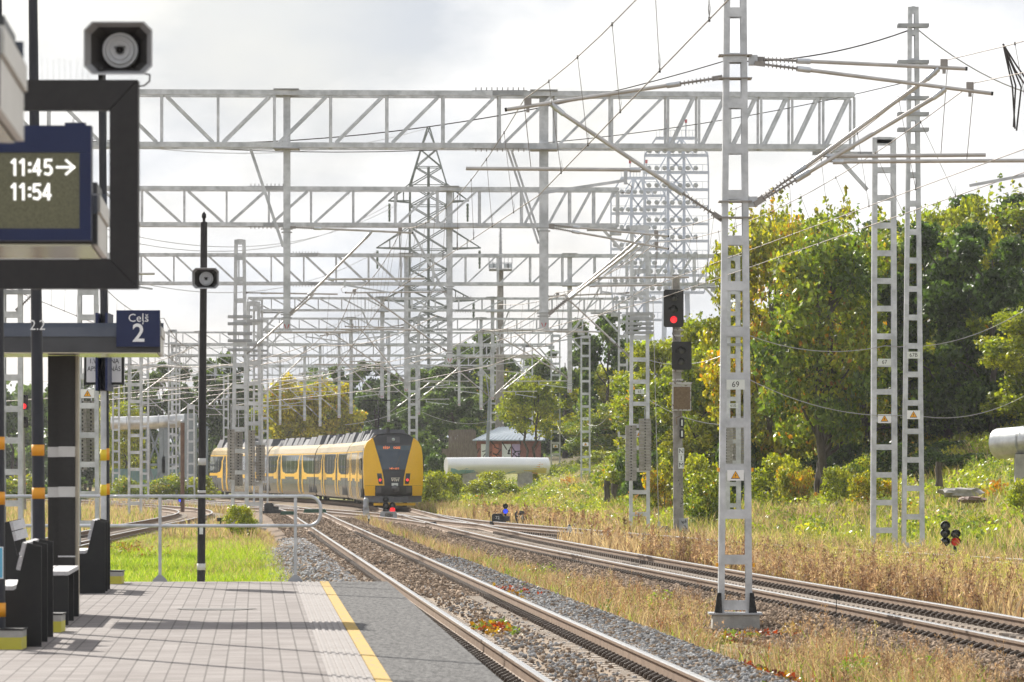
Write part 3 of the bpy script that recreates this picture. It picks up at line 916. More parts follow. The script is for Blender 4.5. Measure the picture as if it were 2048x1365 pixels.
# departure board frame, board, loudspeaker
def departure():
    Y = 26.8
    f = thing('sign_gantry', 'anthracite square section frame around the departure board', 'frame', (xat(-230, Y), Y, PZ))
    def bx(a, b, c, d, dy0, dy1, m, nm):
        mb = MB(); mb.bb(xat(a, Y), xat(b, Y), Y + dy0, Y + dy1, zat(d, Y), zat(c, Y), m)
        mb.build(nm, f)
    def mitre(poly, nm):
        mb = MB()
        P = [pos(a, b, Y - .06) for a, b in poly]; Q = [p + UY * .12 for p in P]
        n = len(P)
        mb.add(P + Q, [list(range(n)), list(range(n, 2 * n))[::-1]] + [(i, i + n, (i + 1) % n + n, (i + 1) % n) for i in range(n)], 'anth')
        mb.build(nm, f)
    mitre([(-290, 160), (275, 160), (218, 220), (-230, 220)], 'top_rail')
    mitre([(276, 161), (276, 577), (219, 518), (219, 221)], 'upright')
    mitre([(-290, 578), (-230, 518), (218, 518), (275, 578)], 'bottom_rail')
    mitre([(-290, 161), (-231, 221), (-231, 517), (-290, 577)], 'upright')
    mb = MB(); mb.bb(xat(-290, Y), xat(-230, Y), Y - .06, Y + .06, PZ, zat(579, Y), 'anth'); mb.build('post', f)
    bx(-230, 160, 518.5, 520, -.062, -.06, 'stripe', 'edge_strip')
    for i in range(9):
        px = 84 + i * 11.5
        mb = MB()
        for k in (-.02, .02):
            mb.tube([pos(px + k * 60, 160, Y + k), pos(px + k * 90 + (3 if i > 5 else 0), 116 + (i % 3) * 2, Y + k * 2)], .0006, 'stripe', 4)
        mb.build('bird_spike', f)
    b = thing('departure_board', 'navy departure board showing times 11:45 and 11:54', 'display', (xat(60, Y), Y, zat(482, Y)))
    Yf = Y - .05
    def bz(a, c, bq, d, y0, y1, m, nm):
        mb = MB(); mb.bb(xat(a, Yf), xat(bq, Yf), y0, y1, zat(d, Yf), zat(c, Yf), m); return mb.build(nm, b)
    bz(-205, 252, 183, 306, Yf - .03, Yf + .09, 'blue', 'housing')
    bz(-205, 458, 183, 482, Yf - .03, Yf + .09, 'blue', 'housing')
    bz(160, 306.3, 183, 457.7, Yf - .03, Yf + .09, 'blue', 'housing')
    bz(-205, 306.3, 159.7, 457.7, Yf - .012, Yf + .085, 'screen', 'screen')
    bz(130, 246, 171, 251.8, Yf - .02, Yf + .06, 'blue', 'top_lug')
    mb = MB(); mb.tube([pos(152 + 6 * math.cos(a), 243 - 7 * math.sin(a), Yf) for a in np.linspace(-.4, math.pi + .4, 10)], .0035, 'stripe', 6)
    mb.build('lifting_eye', b)
    Yt = Yf - .0135
    # stroke digits of the dot matrix
    def digits(txt, px, pyc):
        h, w, st = 31.0, 15.0, 6.2
        SEG = {'1': [((.15, .80), (.55, 1.0)), ((.58, 1.0), (.58, 0))], '4': [((.72, 0), (.72, 1.0)), ((.70, 1.0), (.02, .30)), ((.0, .27), (1.0, .27))],
               '5': [((.92, .96), (.14, .96)), ((.14, .98), (.08, .52)), ((.08, .54), (.60, .60)), ((.60, .60), (.92, .40)), ((.92, .42), (.90, .16)), ((.90, .18), (.58, .03)), ((.60, .03), (.06, .10))]}
        adv = {'1': 17.0, ':': 11.5, '4': 22.5, '5': 20.0}
        x = px; n = 0
        for ch in txt:
            mb = MB()
            if ch == ':':
                for q in (.26, .72): mb.box(pos(x + 4.5, pyc + h / 2 - q * h, Yt), (.017, .002, .017), 'digits')
            else:
                for (x0, y0), (x1, y1) in SEG[ch]:
                    n += 1
                    e = unit(np.array([x1 - x0, (y1 - y0) * 2.0])) * .10
                    mb.bar(pos(x + (x0 - e[0]) * w, pyc + h / 2 - (y0 - e[1] * .5) * h, Yt - n * .00005), pos(x + (x1 + e[0]) * w, pyc + h / 2 - (y1 + e[1] * .5) * h, Yt - n * .00005), .0138, .002, 'digits')
            mb.build('time_digit', b); x += adv[ch]
    digits('11:45', 21, 335); digits('11:54', 21, 384)
    mb = MB()
    mb.bar(pos(112, 335, Yt), pos(147, 335, Yt), .013, .002, 'digits')
    mb.bar(pos(131, 320, Yt - .003), pos(149, 336, Yt - .003), .013, .002, 'digits')
    mb.bar(pos(131, 350, Yt - .003), pos(149, 334, Yt - .003), .013, .002, 'digits')
    mb.build('arrow', b)
departure()

def horn(loc, label):
    t = thing('horn_loudspeaker', label, 'loudspeaker', tuple(loc), 'horn loudspeakers')
    x, y, z = loc
    def octo(w, h, c, yy):
        return [np.array([x + a, yy, z + b]) for a, b in ((-w, -h + c), (-w, h - c), (-w + c, h), (w - c, h), (w, h - c), (w, -h + c), (w - c, -h), (-w + c, -h))]
    rings_o = [octo(.185, .143, .045, y), octo(.18, .138, .044, y + .05), octo(.09, .08, .03, y + .27)]
    rings_i = [octo(.178, .136, .043, y), octo(.150, .118, .04, y + .07), octo(.10, .09, .035, y + .20)]
    mb = MB()
    V = sum(rings_o, []); F = [(i * 8 + k, i * 8 + (k + 1) % 8, (i + 1) * 8 + (k + 1) % 8, (i + 1) * 8 + k) for i in range(2) for k in range(8)]
    mb.add(V, F + [list(range(16, 24))], 'hornw')
    mb.add(rings_o[0] + rings_i[0], [(k, k + 8, (k + 1) % 8 + 8, (k + 1) % 8) for k in range(8)], 'hornw')
    mb.build('horn_shell', t)
    mb = MB()
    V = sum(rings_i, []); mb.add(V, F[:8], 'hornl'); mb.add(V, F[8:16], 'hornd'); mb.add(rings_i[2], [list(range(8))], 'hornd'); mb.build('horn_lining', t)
    mb = MB(); mb.lathe((x, y + .16, z), [(.0, .02), (.02, .02), (.022, -.02), (.05, -.03), (.055, -.02), (.075, -.035), (.08, -.02), (.095, -.02), (.097, .04)][::-1], 'hornw', axis=(0, 1, 0), n=24, smooth=False)
    mb.build('driver', t)
    mb = MB(); mb.lathe((x, y + .118, z), [(.018, 0), (.018, .03), (0, .03)], 'hornd', axis=(0, 1, 0), n=12); mb.bb(x - .03, x + .03, y + .124, y + .13, z + .012, z + .018, 'hornd'); mb.build('throat', t)
    mb = MB(); mb.lathe((x, y + .26, z), [(.075, 0), (.075, .12), (.05, .15), (0, .15)], 'hornw', axis=(0, 1, 0), n=16); mb.build('compression_body', t)
    return t
h1 = horn(pos(236, 96.5, 26.75), 'large blurred horn loudspeaker standing on the departure board frame')
mb = MB(); p = pos(203, 152, 26.85); mb.bb(p[0] - .012, p[0] + .012, 26.8, 26.9, p[2] - .03, p[2] + .04, 'anth'); mb.build('bracket', h1)
mb = MB(); mb.tube([pos(290, 148, 26.9), pos(300, 150, 26.88), pos(299, 163, 26.86), pos(288, 172, 26.84), pos(275, 173, 26.82)], .005, 'dwire', 6); mb.build('cable', h1)
h2 = horn(pos(411, 557, 68.3), 'smaller horn loudspeaker halfway up the slim pole at the platform end')

# poles
def pole(px0, px1, pyt, Y, rb, rt, label, base='block', bands=(), bandm='orange', bz=None, m='polepaint', z0=PZ):
    zb = bz if bz is not None else z0
    a = np.array([xat(px1, Y), Y, zb]); b = pos(px0, pyt, Y)
    t = thing('platform_pole', label, 'pole', tuple(a), None)
    mb = MB(); mb.tube([a, a * .5 + b * .5, b], [rb, (rb + rt) / 2, rt], m, 16); mb.build('shaft', t)
    for z, hh in bands:
        u = (z - a[2]) / (b[2] - a[2]); c = a + (b - a) * u; r = rb + (rt - rb) * u + .003
        mb = MB(); mb.lathe(c - UZ * hh / 2, [(r - .002, 0), (r, 0), (r, hh), (r - .002, hh)], bandm, n=16); mb.build('band', t)
    if base == 'block':
        mb = MB(); w = .22
        mb.bb(a[0] - w, a[0] + w, Y - w, Y + w, PZ, PZ + .115, 'lime'); mb.build('base_block', t)
        mb = MB(); mb.bb(a[0] - w, a[0] + w, Y - w, Y + w, PZ + .1155, PZ + .175, 'concrete'); mb.build('base_cap', t)
        mb = MB(); mb.bb(a[0] - w - .005, a[0] + w + .01, Y - w - .005, Y + w, PZ + .1755, PZ + .19, 'blackpaint'); mb.build('base_plate', t)
        mb = MB(); mb.lathe((a[0] + .0, Y - w, PZ + .1), [(.014, -.003), (.014, .01)], 'black', axis=(0, 1, 0), n=10)
        mb.add([(a[0] + .014 * math.cos(k), Y - w - .003, PZ + .1 + .014 * math.sin(k)) for k in np.linspace(0, 6.28, 11)[:-1]], [list(range(10))], 'black'); mb.build('bolt_hole', t)
    return t, a, b
tp, a, b = pole(64, 80, -180, 47.4, .064, .040, 'dark tapering lamp pole numbered 2.2 with two orange bands behind the front bench',
                bands=[(zat(901, 47.4), .105), (zat(987, 47.4), .105)])
mb = MB(); mb.text('2.2', .135, pos(76.3, 652, 47.4) - UY * .066, UX, UZ, 'white', sx=.92); mb.build('numeral', tp)
mb = MB(); mb.bb(b[0] - .1, b[0] + .5, 47.3, 47.5, b[2], b[2] + .06, 'polepaint'); mb.build('lamp_head', tp)
tq, a, b = pole(-7, -3, -200, 42.95, .062, .042, 'dark pole with orange bands and a yellow base block at the left border',
                bands=[(zat(887, 42.95), .11), (zat(997, 42.95), .11), (zat(1220, 42.95), .12)])
a0 = np.array([xat(2, 42.8), 42.8, zat(1126, 42.8)])
mb = MB(); mb.bb(xat(-50, 42.8), xat(6.5, 42.8), 42.79, 42.81, zat(1158, 42.8), zat(1094, 42.8), 'white'); mb.build('poster_frame', tq)
mb = MB(); mb.bb(xat(-48, 42.8), xat(5, 42.8), 42.785, 42.789, zat(1156, 42.8), zat(1096, 42.8), 'poster'); mb.build('poster', tq)
tr, a, b = pole(204, 213, 148, 67.0, .055, .05, 'dark lamp pole behind the far bench, carrying an edge-on navy name board', bands=[(zat(909, 67), .16), (zat(979, 67), .15)])
for s in (-1, 1):
    mb = MB(); x = xat(208.5, 67) + s * .066
    mb.bb(x - .016, x + .016, 66.55, 67.5, zat(783, 67), zat(628, 67), 'blue'); mb.build('name_board', tr)
ts = thing('clad_pole', 'pale grey tube with yellow bands strapped to the pole behind the far bench', 'pole', (xat(207, 66.8), 66.8, PZ))
mb = MB(); x = xat(207, 66.8); mb.tube([(x, 66.8, PZ), (x, 66.8, zat(782, 66.8))], .04, 'galv', 14); mb.build('shaft', ts)
for py in (910, 980):
    mb = MB(); z = zat(py, 66.8); mb.lathe((x, 66.8, z - .08), [(.041, 0), (.043, 0), (.043, .15), (.041, .15)], 'yellow2', n=14); mb.build('band', ts)
tu, a, b = pole(408, 401, 445, 68.75, .058, .046, 'slim anthracite pole with pale bands at the platform end carrying the small loudspeaker', base=None, bz=-.4, m='anth')
for z, hh in ((zat(924, 68.75), .095), (zat(984, 68.75), .04), (zat(1134, 68.75), .09)):
    u = (z - a[2]) / (b[2] - a[2]); c = a + (b - a) * u; r = .058 + (.046 - .058) * u + .003
    mb = MB(); mb.lathe(c - UZ * hh / 2, [(r - .002, 0), (r, 0), (r, hh), (r - .002, hh)], 'bstripe', n=16); mb.build('band', tu)
mb = MB(); mb.lathe(b, [(.046, -.05), (.046, 0), (.02, .01), (.02, .05), (.032, .07), (.03, .11), (.01, .14), (0, .15)], 'anth', n=12); mb.build('finial', tu)
mb = MB(); c = pos(403, 1060, 68.75); mb.bb(c[0] - .025, c[0] + .025, c[1] - .063, c[1] - .055, c[2] - .06, c[2] + .05, 'plate'); mb.build('sticker', tu)

# notice board behind the pole
def notice():
    Y = 67.25
    t = thing('notice_board', 'white notice in a black frame reading 1.VAGONA APSTĀŠANĀS VIETA', 'sign', (xat(208, Y), Y, zat(770, Y)))
    mb = MB(); mb.bb(xat(168, Y), xat(248, Y), Y, Y + .05, zat(770, Y), zat(690, Y), 'black'); mb.build('frame', t)
    mb = MB(); mb.bb(xat(173, Y), xat(243, Y), Y - .008, Y - .001, zat(765, Y), zat(695, Y), 'white'); mb.build('panel', t)
    for tx, py, w in (('1.VAGONA', 723, .88), ('APSTĀŠANĀS', 738.5, .82), ('VIETA', 755, .9)):
        mb = MB(); mb.text(tx, .092, pos(208, py, Y - .0105), UX, UZ, 'black', sx=w); mb.build('lettering', t)
notice()

# benches
def bench(Xr, Y0, pitch, mirror, label, back=True):
    s = -1 if mirror else 1
    t = thing('bench', label, 'bench', (Xr, Y0, PZ), 'platform benches' if back else None)
    def P(x, z, y): return np.array([Xr + s * x - .0513 * (y - Y0), y, PZ + z])
    prof = [(0, 0), (0, .885), (-.125, .915), (-.225, .50), (-.62, .50), (-.62, 0)] if back else [(0, 0), (0, .5), (-.45, .5), (-.45, 0)]
    for k in range(3):
        y = Y0 + k * pitch
        V = [P(x, z, y) for x, z in prof] + [P(x, z, y + .05) for x, z in prof]
        n = len(prof)
        mb = MB(); mb.add(V, [list(range(n)), list(range(n, 2 * n))] + [(i, i + n, (i + 1) % n + n, (i + 1) % n) for i in range(n)], 'blackpaint')
        mb.build('end_panel', t)
    def slat(x0, z0, x1, z1, th, nx, nz):
        ya, yb = Y0 + .0, Y0 + 2 * pitch + .05
        V = []
        for y in (ya, yb):
            V += [P(x0, z0, y), P(x1, z1, y), P(x1 + nx * th, z1 + nz * th, y), P(x0 + nx * th, z0 + nz * th, y)]
        mb = MB(); mb.add(V, [(0, 1, 2, 3), (4, 7, 6, 5), (0, 4, 5, 1), (1, 5, 6, 2), (2, 6, 7, 3), (3, 7, 4, 0)], 'wood')
        return mb.build('slat', t)
    if back:
        for a, bq in ((-.245, -.42), (-.435, -.61)): slat(a, .503, bq, .503, .035, 0, 1)
        dx, dz = (-.125 + .225), (.915 - .50)
        for u, v in ((.42, .69), (.715, .985)):
            slat(-.225 + dx * u - .003, .5 + dz * u, -.225 + dx * v - .003, .5 + dz * v, .035, -1, .24)
    else:
        for a, bq in ((-.002, -.215), (-.23, -.448)): slat(a, .503, bq, .503, .04, 0, 1)
bench(-4.085, 43.4, 1.25, False, 'front black bench with a high sloping back near the yellow base block')
bench(-5.03, 61.8, 1.05, False, 'far black bench whose back stands against the green lawn')
bench(-6.22, 60.6, 1.5, True, 'black bench facing the track with pale backrest slats, half hidden at the left border')
bench(-4.375, 49.3, 1.45, False, 'low backless bench with grey slats in front of the dark pillar', back=False)

# railing at the platform end
def railing():
    Y = 68.22
    t = thing('railing', 'galvanised tube railing with a rounded end across the platform end', 'railing', (xat(320, Y), Y, PZ))
    zt, zm = zat(993, Y), zat(1052, Y)
    r = .024
    mb = MB()
    xr = xat(628, Y); rr = (zt - zm) / 2
    pts = [np.array([xat(-300, Y), Y, zt]), np.array([xr - rr * .35, Y, zt])]
    cx_ = xr - rr * .35
    R2 = rr * .8
    for an in np.linspace(90, 0, 7)[1:]: pts.append(np.array([cx_ + R2 * math.cos(R(an)), Y, zt - R2 + R2 * math.sin(R(an))]))
    for an in np.linspace(0, -90, 7): pts.append(np.array([cx_ + R2 * math.cos(R(an)), Y, zm + R2 + R2 * math.sin(R(an))]))
    pts.append(np.array([xat(-300, Y), Y, zm]))
    mb.tube(pts, r, 'galv', 10); mb.build('handrail', t)
    for px in (65, 320, 591, -180):
        x = xat(px, Y)
        mb = MB(); mb.tube([(x, Y, PZ), (x, Y, zt - .01)], r * .95, 'galv', 10); mb.build('post', t)
        mb = MB()
        mb.prism([(-.10, 0), (.10, 0), (.10, .03), (.03, .10), (-.03, .10), (-.10, .03)], (x, Y - .03, PZ), UX, UZ, UY, .008, 'galv2')
        mb.bb(x - .1, x + .1, Y - .05, Y + .05, PZ, PZ + .012, 'galv2')
        mb.build('base_plate', t)
railing()

# ================================================================ overhead line: masts, portals, cantilevers, wires
M['insul2'] = M['insul']
def ladder(mb, x, y, z0, zt, wb, wt, lw, pitch, dp=.26, m='galv', rh=.15, first=.12, t=.012, top=True):
    """two channel legs joined by batten plates on both faces"""
    H = zt - z0
    for s in (-1, 1):
        a = np.array([x + s * (wb / 2 - lw / 2), y, z0]); b = np.array([x + s * (wt / 2 - lw / 2), y, zt])
        # channel: web outside, flanges front and back
        for dy in (-dp / 2 + .006, dp / 2 - .006):
            mb.bar(a + UY * dy, b + UY * dy, lw, .012, m)
        mb.bar(a + UX * s * (lw / 2 - .006), b + UX * s * (lw / 2 - .006), .012, dp - .026, m)
    z = z0 + first
    while z < zt - .1:
        u = (z - z0) / H; w = wb + (wt - wb) * u - 2 * lw + .04
        for dy in (-dp / 2 - .004, dp / 2 + .004):
            mb.box((x, y + dy, z), (w, .008, rh), m)
        z += pitch
    if top:
        for dy in (-dp / 2 - .004, dp / 2 + .004):
            mb.box((x, y + dy, zt - rh / 2), (wt - 2 * lw + .04, .008, rh * 1.2), m)
def number_plate(parent, c, w, h, txt, small=False):
    mb = MB(); mb.box(c, (w, .006, h), 'plate')
    mb.text(txt, h * .82, np.array(c) - UY * .0045, UX, UZ, 'black', sx=.95)
    return mb.build('number_plate', parent)
def warn_plate(parent, c, w, h):
    mb = MB(); mb.box(c, (w, .006, h), 'white')
    c = np.array(c, float) - UY * .0045; k = h * .44
    tri = lambda q, dy: [c - UY * dy + UX * (a * q) + UZ * (b * q) for a, b in ((-1.0, -.75), (1.0, -.75), (0, .98))]
    mb.add(tri(k, 0), [(0, 1, 2)], 'black'); mb.add(tri(k * .82, .0015), [(0, 1, 2)], 'warn')
    mb.add([c - UY * .003 + UX * (a * k) + UZ * (b * k) for a, b in ((.08, .5), (-.16, -.08), (.0, -.08), (-.08, -.6), (.18, .08), (.02, .08))], [list(range(6))], 'black')
    return mb.build('warning_plate', parent)
def cross_arms(parent, x, y, zs, w, dp=.3, m='galv2', name='cross_arm'):
    for z in zs:
        mb = MB()
        for dy in (-dp / 2 - .03, dp / 2 + .03):
            mb.box((x, y + dy, z), (w, .05, .10), m)
        mb.build(name, parent)
def mast_base(parent, x, y, z, w, d=.5, h=.35, m='concrete'):
    mb = MB()
    mb.prism([(-w / 2 - .04, 0), (w / 2 + .04, 0), (w / 2, h), (-w / 2, h)], (x, y - d / 2, z), UX, UZ, UY, d, m)
    mb.build('foundation', parent)
    mb = MB(); mb.box((x, y, z + h + .012), (w + .06, d + .04, .024), 'galv2'); mb.build('base_plate', parent)

def insulator(mb, a, b, r=.045, n=9):
    a = np.asarray(a, float); b = np.asarray(b, float); L = np.linalg.norm(b - a); ax = unit(b - a)
    prof = [(.018, 0)]
    for k in range(n):
        h = L * (k + .5) / n
        prof += [(.018, h - L * .18 / n), (r, h - .004), (r, h + .004), (.018, h + L * .18 / n)]
    prof += [(.018, L)]
    mb.lathe(a, prof, 'insul', axis=ax, n=10, smooth=False)
def cantilever(xm, Y, s, hi, lo, tip, label, dt=.62, reg=(.34, 1.0), regz=None, arm=True, tube_r=.030, det=True, reg_end=None, steady=None, standoff=.0):
    """xm mast face x; s +1/-1 side; hi/lo attachment heights; tip=(reach, z) of the top tube
       dt: fraction along the top tube where the strut meets it"""
    A = np.array([xm + s * standoff, Y, hi]); B = np.array([xm + s * standoff, Y, lo]); T = np.array([xm + s * tip[0], Y, tip[1]])
    t = thing('cantilever_arm', label, 'cantilever', (xm, Y, lo), 'cantilever arms of the overhead line')
    D = A + (T - A) * dt
    L = np.linalg.norm(T - A)
    mb = MB(); f = .75 / L if L > 2.2 else .2
    mb.tube([A + (T - A) * f, T], tube_r, 'tube', 10)
    if det:
        mb.tube([T - (T - A) / L * .03, T + (T - A) / L * .004], tube_r * 1.04, 'black', 10)
        c = A + (T - A) * (1 - .35 / L); mb.box(c + UZ * .07, (.11, .05, .12), 'insul'); mb.box(c - UZ * .05, (.05, .04, .08), 'insul')
    mb.build('top_tube', t)
    mb = MB(); insulator(mb, A + (T - A) * .12 / L, A + (T - A) * (f - .08 / L)); mb.bar(A, A + (T - A) * .14 / L, .07, .05, 'insul')
    mb.tube([A + (T - A) * (f - .1 / L), A + (T - A) * (f + .1 / L)], tube_r * 1.45, 'galv', 8); mb.build('insulator', t)
    L2 = np.linalg.norm(D - B); f2 = .85 / L2 if L2 > 2.0 else .25
    E = D - UZ * .05
    mb = MB(); mb.tube([B + (E - B) * f2, E - (E - B) / L2 * .05], tube_r * 1.1, 'tube', 10); mb.tube([E - (E - B) / L2 * .22, E + UZ * .03], tube_r * 1.4, 'galv', 8); mb.build('strut_tube', t)
    mb = MB(); insulator(mb, B + (E - B) * .14 / L2, B + (E - B) * (f2 - .1 / L2), .055); mb.tube([B + (E - B) * (f2 - .12 / L2), B + (E - B) * (f2 + .12 / L2)], tube_r * 1.6, 'galv', 8)
    mb.bar(B, B + (E - B) * .16 / L2, .08, .06, 'insul'); mb.build('insulator', t)
    # registration tube
    if regz is None: regz = lo + .36 * (hi - lo)
    u = np.clip((regz - lo) / (E[2] - lo), .1, .9); G = B + (E - B) * u
    re = reg_end if reg_end is not None else tip[0] + .25
    Rr = np.array([xm + s * re, Y, regz + .02])
    mb = MB(); mb.tube([G + UX * s * .12, Rr], tube_r, 'tube', 10); mb.tube([G + UX * s * .10, G + UX * s * .26], tube_r * 1.3, 'galv', 8)
    mb.tube([G, G + UX * s * .12], .012, 'insul', 6)
    mb.build('registration_tube', t)
    # hanger from the top tube
    H1 = T - (T - A) / L * .3; H2 = np.array([H1[0] + s * .0 - s * .1, Y, regz])
    mb = MB(); mb.tube([H1, H2], .006, 'wire', 5); mb.build('hanger', t)
    cw = None
    if arm:
        # steady arm reaching to the contact wire
        sa = steady or (.45, .98)
        xa = xm + s * (abs(G[0] - xm) + (re - abs(G[0] - xm)) * sa[0]); xb = xm + s * (abs(G[0] - xm) + (re - abs(G[0] - xm)) * sa[1])
        za = regz - .16; zb = regz - .36
        mb = MB(); mb.bar((xa, Y, regz), (xa, Y, za - .06), .05, .05, 'galv'); mb.bar((xa, Y, za), (xb, Y, zb), .045, .03, 'galv')
        if det: mb.tube([(xa - s * .02, Y, za - .04), (xa - s * .1, Y, za - .1), (xa - s * .06, Y, za - .2), (xa + s * .06, Y, za - .18)], .007, 'wire', 5)
        mb.build('steady_arm', t)
        cw = np.array([xb, Y, zb - .03])
    return t, H1 + UZ * .12, cw

def truss(parent, xl, xr, Y, zb, zt, panel, flip_x=None, d=.9, m='galv', ch=.14, web=.07, tilt=.055, end_panels=4, start=0.0):
    """box lattice girder square to the tracks (its right end lies farther away)"""
    def P(x, z, k): return np.array([x - tilt * k * d, Y + tilt * (x - xl) - tilt * (xr - xl) / 2 + k * d, z])
    mb = MB()
    xs = [xl]
    x = xl + start if start else xl + panel
    while x < xr - panel * end_panels * .5 - .1: xs.append(x); x += panel
    n = end_panels
    for k in range(n): xs.append(xs[-1] + (xr - xs[-1]) / (n - k))
    for k in (0, 1):
        for z in (zb, zt): mb.bar(P(xl, z, k), P(xr, z, k), ch, ch, m)
        for i, xx in enumerate(xs):
            mb.bar(P(xx, zb + ch / 2, k), P(xx, zt - ch / 2, k), web, web, m)
            if i < len(xs) - 1:
                a, b = xx + .12, xs[i + 1] - .12
                fl = flip_x is not None and (xx + xs[i + 1]) / 2 < flip_x
                if fl: mb.bar(P(a, zt - ch / 2, k), P(b, zb + ch / 2, k), web, web, m)
                else: mb.bar(P(a, zb + ch / 2, k), P(b, zt - ch / 2, k), web, web, m)
    for i, xx in enumerate(xs):
        for z in (zb, zt): mb.bar(P(xx, z, 0), P(xx, z, 1), web * .8, web * .8, m)
    o = mb.build('truss_beam', parent)
    # bolted splice
    mid = xs[len(xs) // 2]
    for z, sg in ((zb, -1), (zt, 1)):
        mb = MB(); mb.box(P(mid, z, 0) + UZ * sg * (ch / 2 + .006), (1.5, ch * 1.2, .012), 'galv2'); mb.box(P(mid, z, 0) - UY * (ch / 2 + .006), (1.3, .010, ch * .9), 'galv2')
        for k in range(10): mb.box(P(mid, z, 0) + UX * (-.65 + k * .145) + UZ * sg * (ch / 2 + .05), (.025, .04, .09), 'insul')
        mb.build('splice_plate', parent)
    return lambda xx, k=0: P(xx, 0, k)[1]
def drop_post(parent, x, Y, zt, zb, w, Ym=None, m='galv', red=True, clamps=()):
    mb = MB()
    # H section: two flanges and a web
    mb.bb(x - w / 2, x + w / 2, Y - w / 2, Y - w / 2 + .014, zb, zt, m)
    mb.bb(x - w / 2, x + w / 2, Y + w / 2 - .014, Y + w / 2, zb, zt, m)
    mb.bb(x - .008, x + .008, Y - w / 2 + .0145, Y + w / 2 - .0145, zb, zt - .003, m)
    p = mb.build('drop_post', parent)
    if red:
        mb = MB()
        c = np.array([x, Y - w / 2 - .003, zb + .10])
        for q in (-1, 1):
            mb.add([c + UX * q * .01 - UZ * .07, c + UX * q * .03 - UZ * .06, c + UX * q * .075 + UZ * .05, c + UX * q * .05 + UZ * .055], [(0, 1, 2, 3)], 'redpaint')
        mb.build('painted_mark', p)
    for z in clamps:
        mb = MB(); mb.box((x, Y, z), (w + .14, w + .03, .03), 'galv2'); mb.box((x, Y, z - .09), (w + .10, w + .02, .03), 'galv2')
        mb.build('clamp', p)
    return p
def brace(parent, a, b, w=.07, m='galv', double=False):
    mb = MB()
    if double:
        for q in (-.05, .05): mb.bar(np.array(a) + UX * q, np.array(b) + UX * q, .06, .06, m)
    else: mb.bar(a, b, w, w, m)
    return mb.build('brace', parent)
def zb_(px, Y): return gz(xat(px, Y), Y)
def mast(px, pyt, Y, wb_px, wt_px, label, pitch, plates=(), warn=None, group='lattice masts of the overhead line', pyb=None, arms=None, m='galv', lw=.11, dp=.3, found=True, parent=None, armw=1.0):
    x = xat(px, Y); z0 = (zat(pyb, Y) if pyb else zb_(px, Y)) - .1
    zt = zat(pyt, Y); wb = wb_px * Y / FPX; wt = wt_px * Y / FPX
    if parent is None: t = thing('catenary_mast', label, 'mast', (x, Y, z0), group)
    else: t = parent
    f = .35 if found else 0
    mb = MB(); ladder(mb, x, Y, z0 + f, zt, wb, wt, lw, pitch, dp, m); p = mb.build('lattice_mast' if parent is not None else 'ladder_frame', t)
    q = p if parent is not None else t
    if found: mast_base(q, x, Y, z0 - .3, wb + .25, .6, .6) if parent is None else None
    for py, txt, w in plates: number_plate(q, (x, Y - dp / 2 - .025, zat(py, Y)), w, w * .52, txt)
    if warn: warn_plate(q, (x, Y - dp / 2 - .025, zat(warn, Y)), .36 if wb > .6 else .34, .24)
    if arms: cross_arms(q, x, Y, [zat(a, Y) for a in arms], armw, dp)
    return t, x
def weights(px, Y, pyt, pyb, wpx, label, cols=1):
    x = xat(px, Y); w = wpx * Y / FPX
    t = thing('tension_weights', label, 'weights', (x, Y, zat(pyb, Y)), 'stacked concrete tension weights')
    zt, zb = zat(pyt, Y), zat(pyb, Y)
    h = .105; n = int((zt - zb) / h)
    for k in range(n):
        mb = MB(); dx = random.uniform(-.008, .008)
        mb.bb(x - w / 2 + dx, x + w / 2 + dx, Y - .17, Y + .17, zb + k * h, zb + (k + 1) * h - .008, 'block'); 
        mb.bb(x - .02 + dx, x + .02 + dx, Y - .173, Y - .16, zb + k * h + .03, zb + k * h + .08, 'black')
        mb.build('weight_block', t)
    mb = MB(); mb.tube([(x, Y, zb - .05), (x, Y, zt + .8)], .015, 'galv', 6); mb.build('rod', t)
    return t

# ---------------------------------------------------------------- mast 69, the near one between the tracks
Y69 = 75.4
x69 = xat(1470, Y69)
m69 = thing('catenary_mast', 'tall near ladder mast with plate 69 standing on a concrete block between the tracks', 'mast', (x69, Y69, zat(1230, Y69)), 'lattice masts of the overhead line')
mb = MB()
z0, zt = zat(1226, Y69), 11.2
ladder(mb, x69 + .0, Y69, z0, zt, 68 * Y69 / FPX, .30, .092, .687, .30, 'galv', .14, .115)
mb.build('ladder_frame', m69)
mb = MB(); w = 98 * Y69 / FPX
mb.prism([(-w / 2, -.4), (w / 2, -.4), (w / 2 - .02, .26), (-w / 2 + .02, .26)], (x69 + .005, Y69 - .3, z0 - .285), UX, UZ, UY, .6, 'concrete'); mb.build('foundation', m69)
mb = MB(); mb.box((x69, Y69, z0 - .008), (w + .06, .66, .026), 'galv2')
mb.build('base_plate', m69)
for s in (-1, 1):
    mb = MB(); mb.prism([(-.045, 0), (.075, 0), (.03, .30), (-.03, .30)] if s > 0 else [(-.075, 0), (.045, 0), (.03, .30), (-.03, .30)], (x69 + s * .245, Y69 - .24, z0 + .006), UX, UZ, UY, .07, 'blackpaint'); mb.build('anchor_boot', m69)
number_plate(m69, (x69, Y69 - .19, zat(770, Y69)), .275, .15, '69')
warn_plate(m69, (x69, Y69 - .19, zat(951, Y69)), .25, .16)
for py in (940, 1130):
    for s in (-1, 1):
        mb = MB(); mb.box((x69 + s * (.255 if py < 1000 else .275), Y69 - .1, zat(py, Y69)), (.035, .1, .06), 'warn'); mb.build('cap', m69)
for py in (112, 158, 404, 436):
    mb = MB()
    mb.box((x69, Y69, zat(py, Y69)), (.50, .40, .018), 'insul')
    mb.build('clamp_bolt', m69)
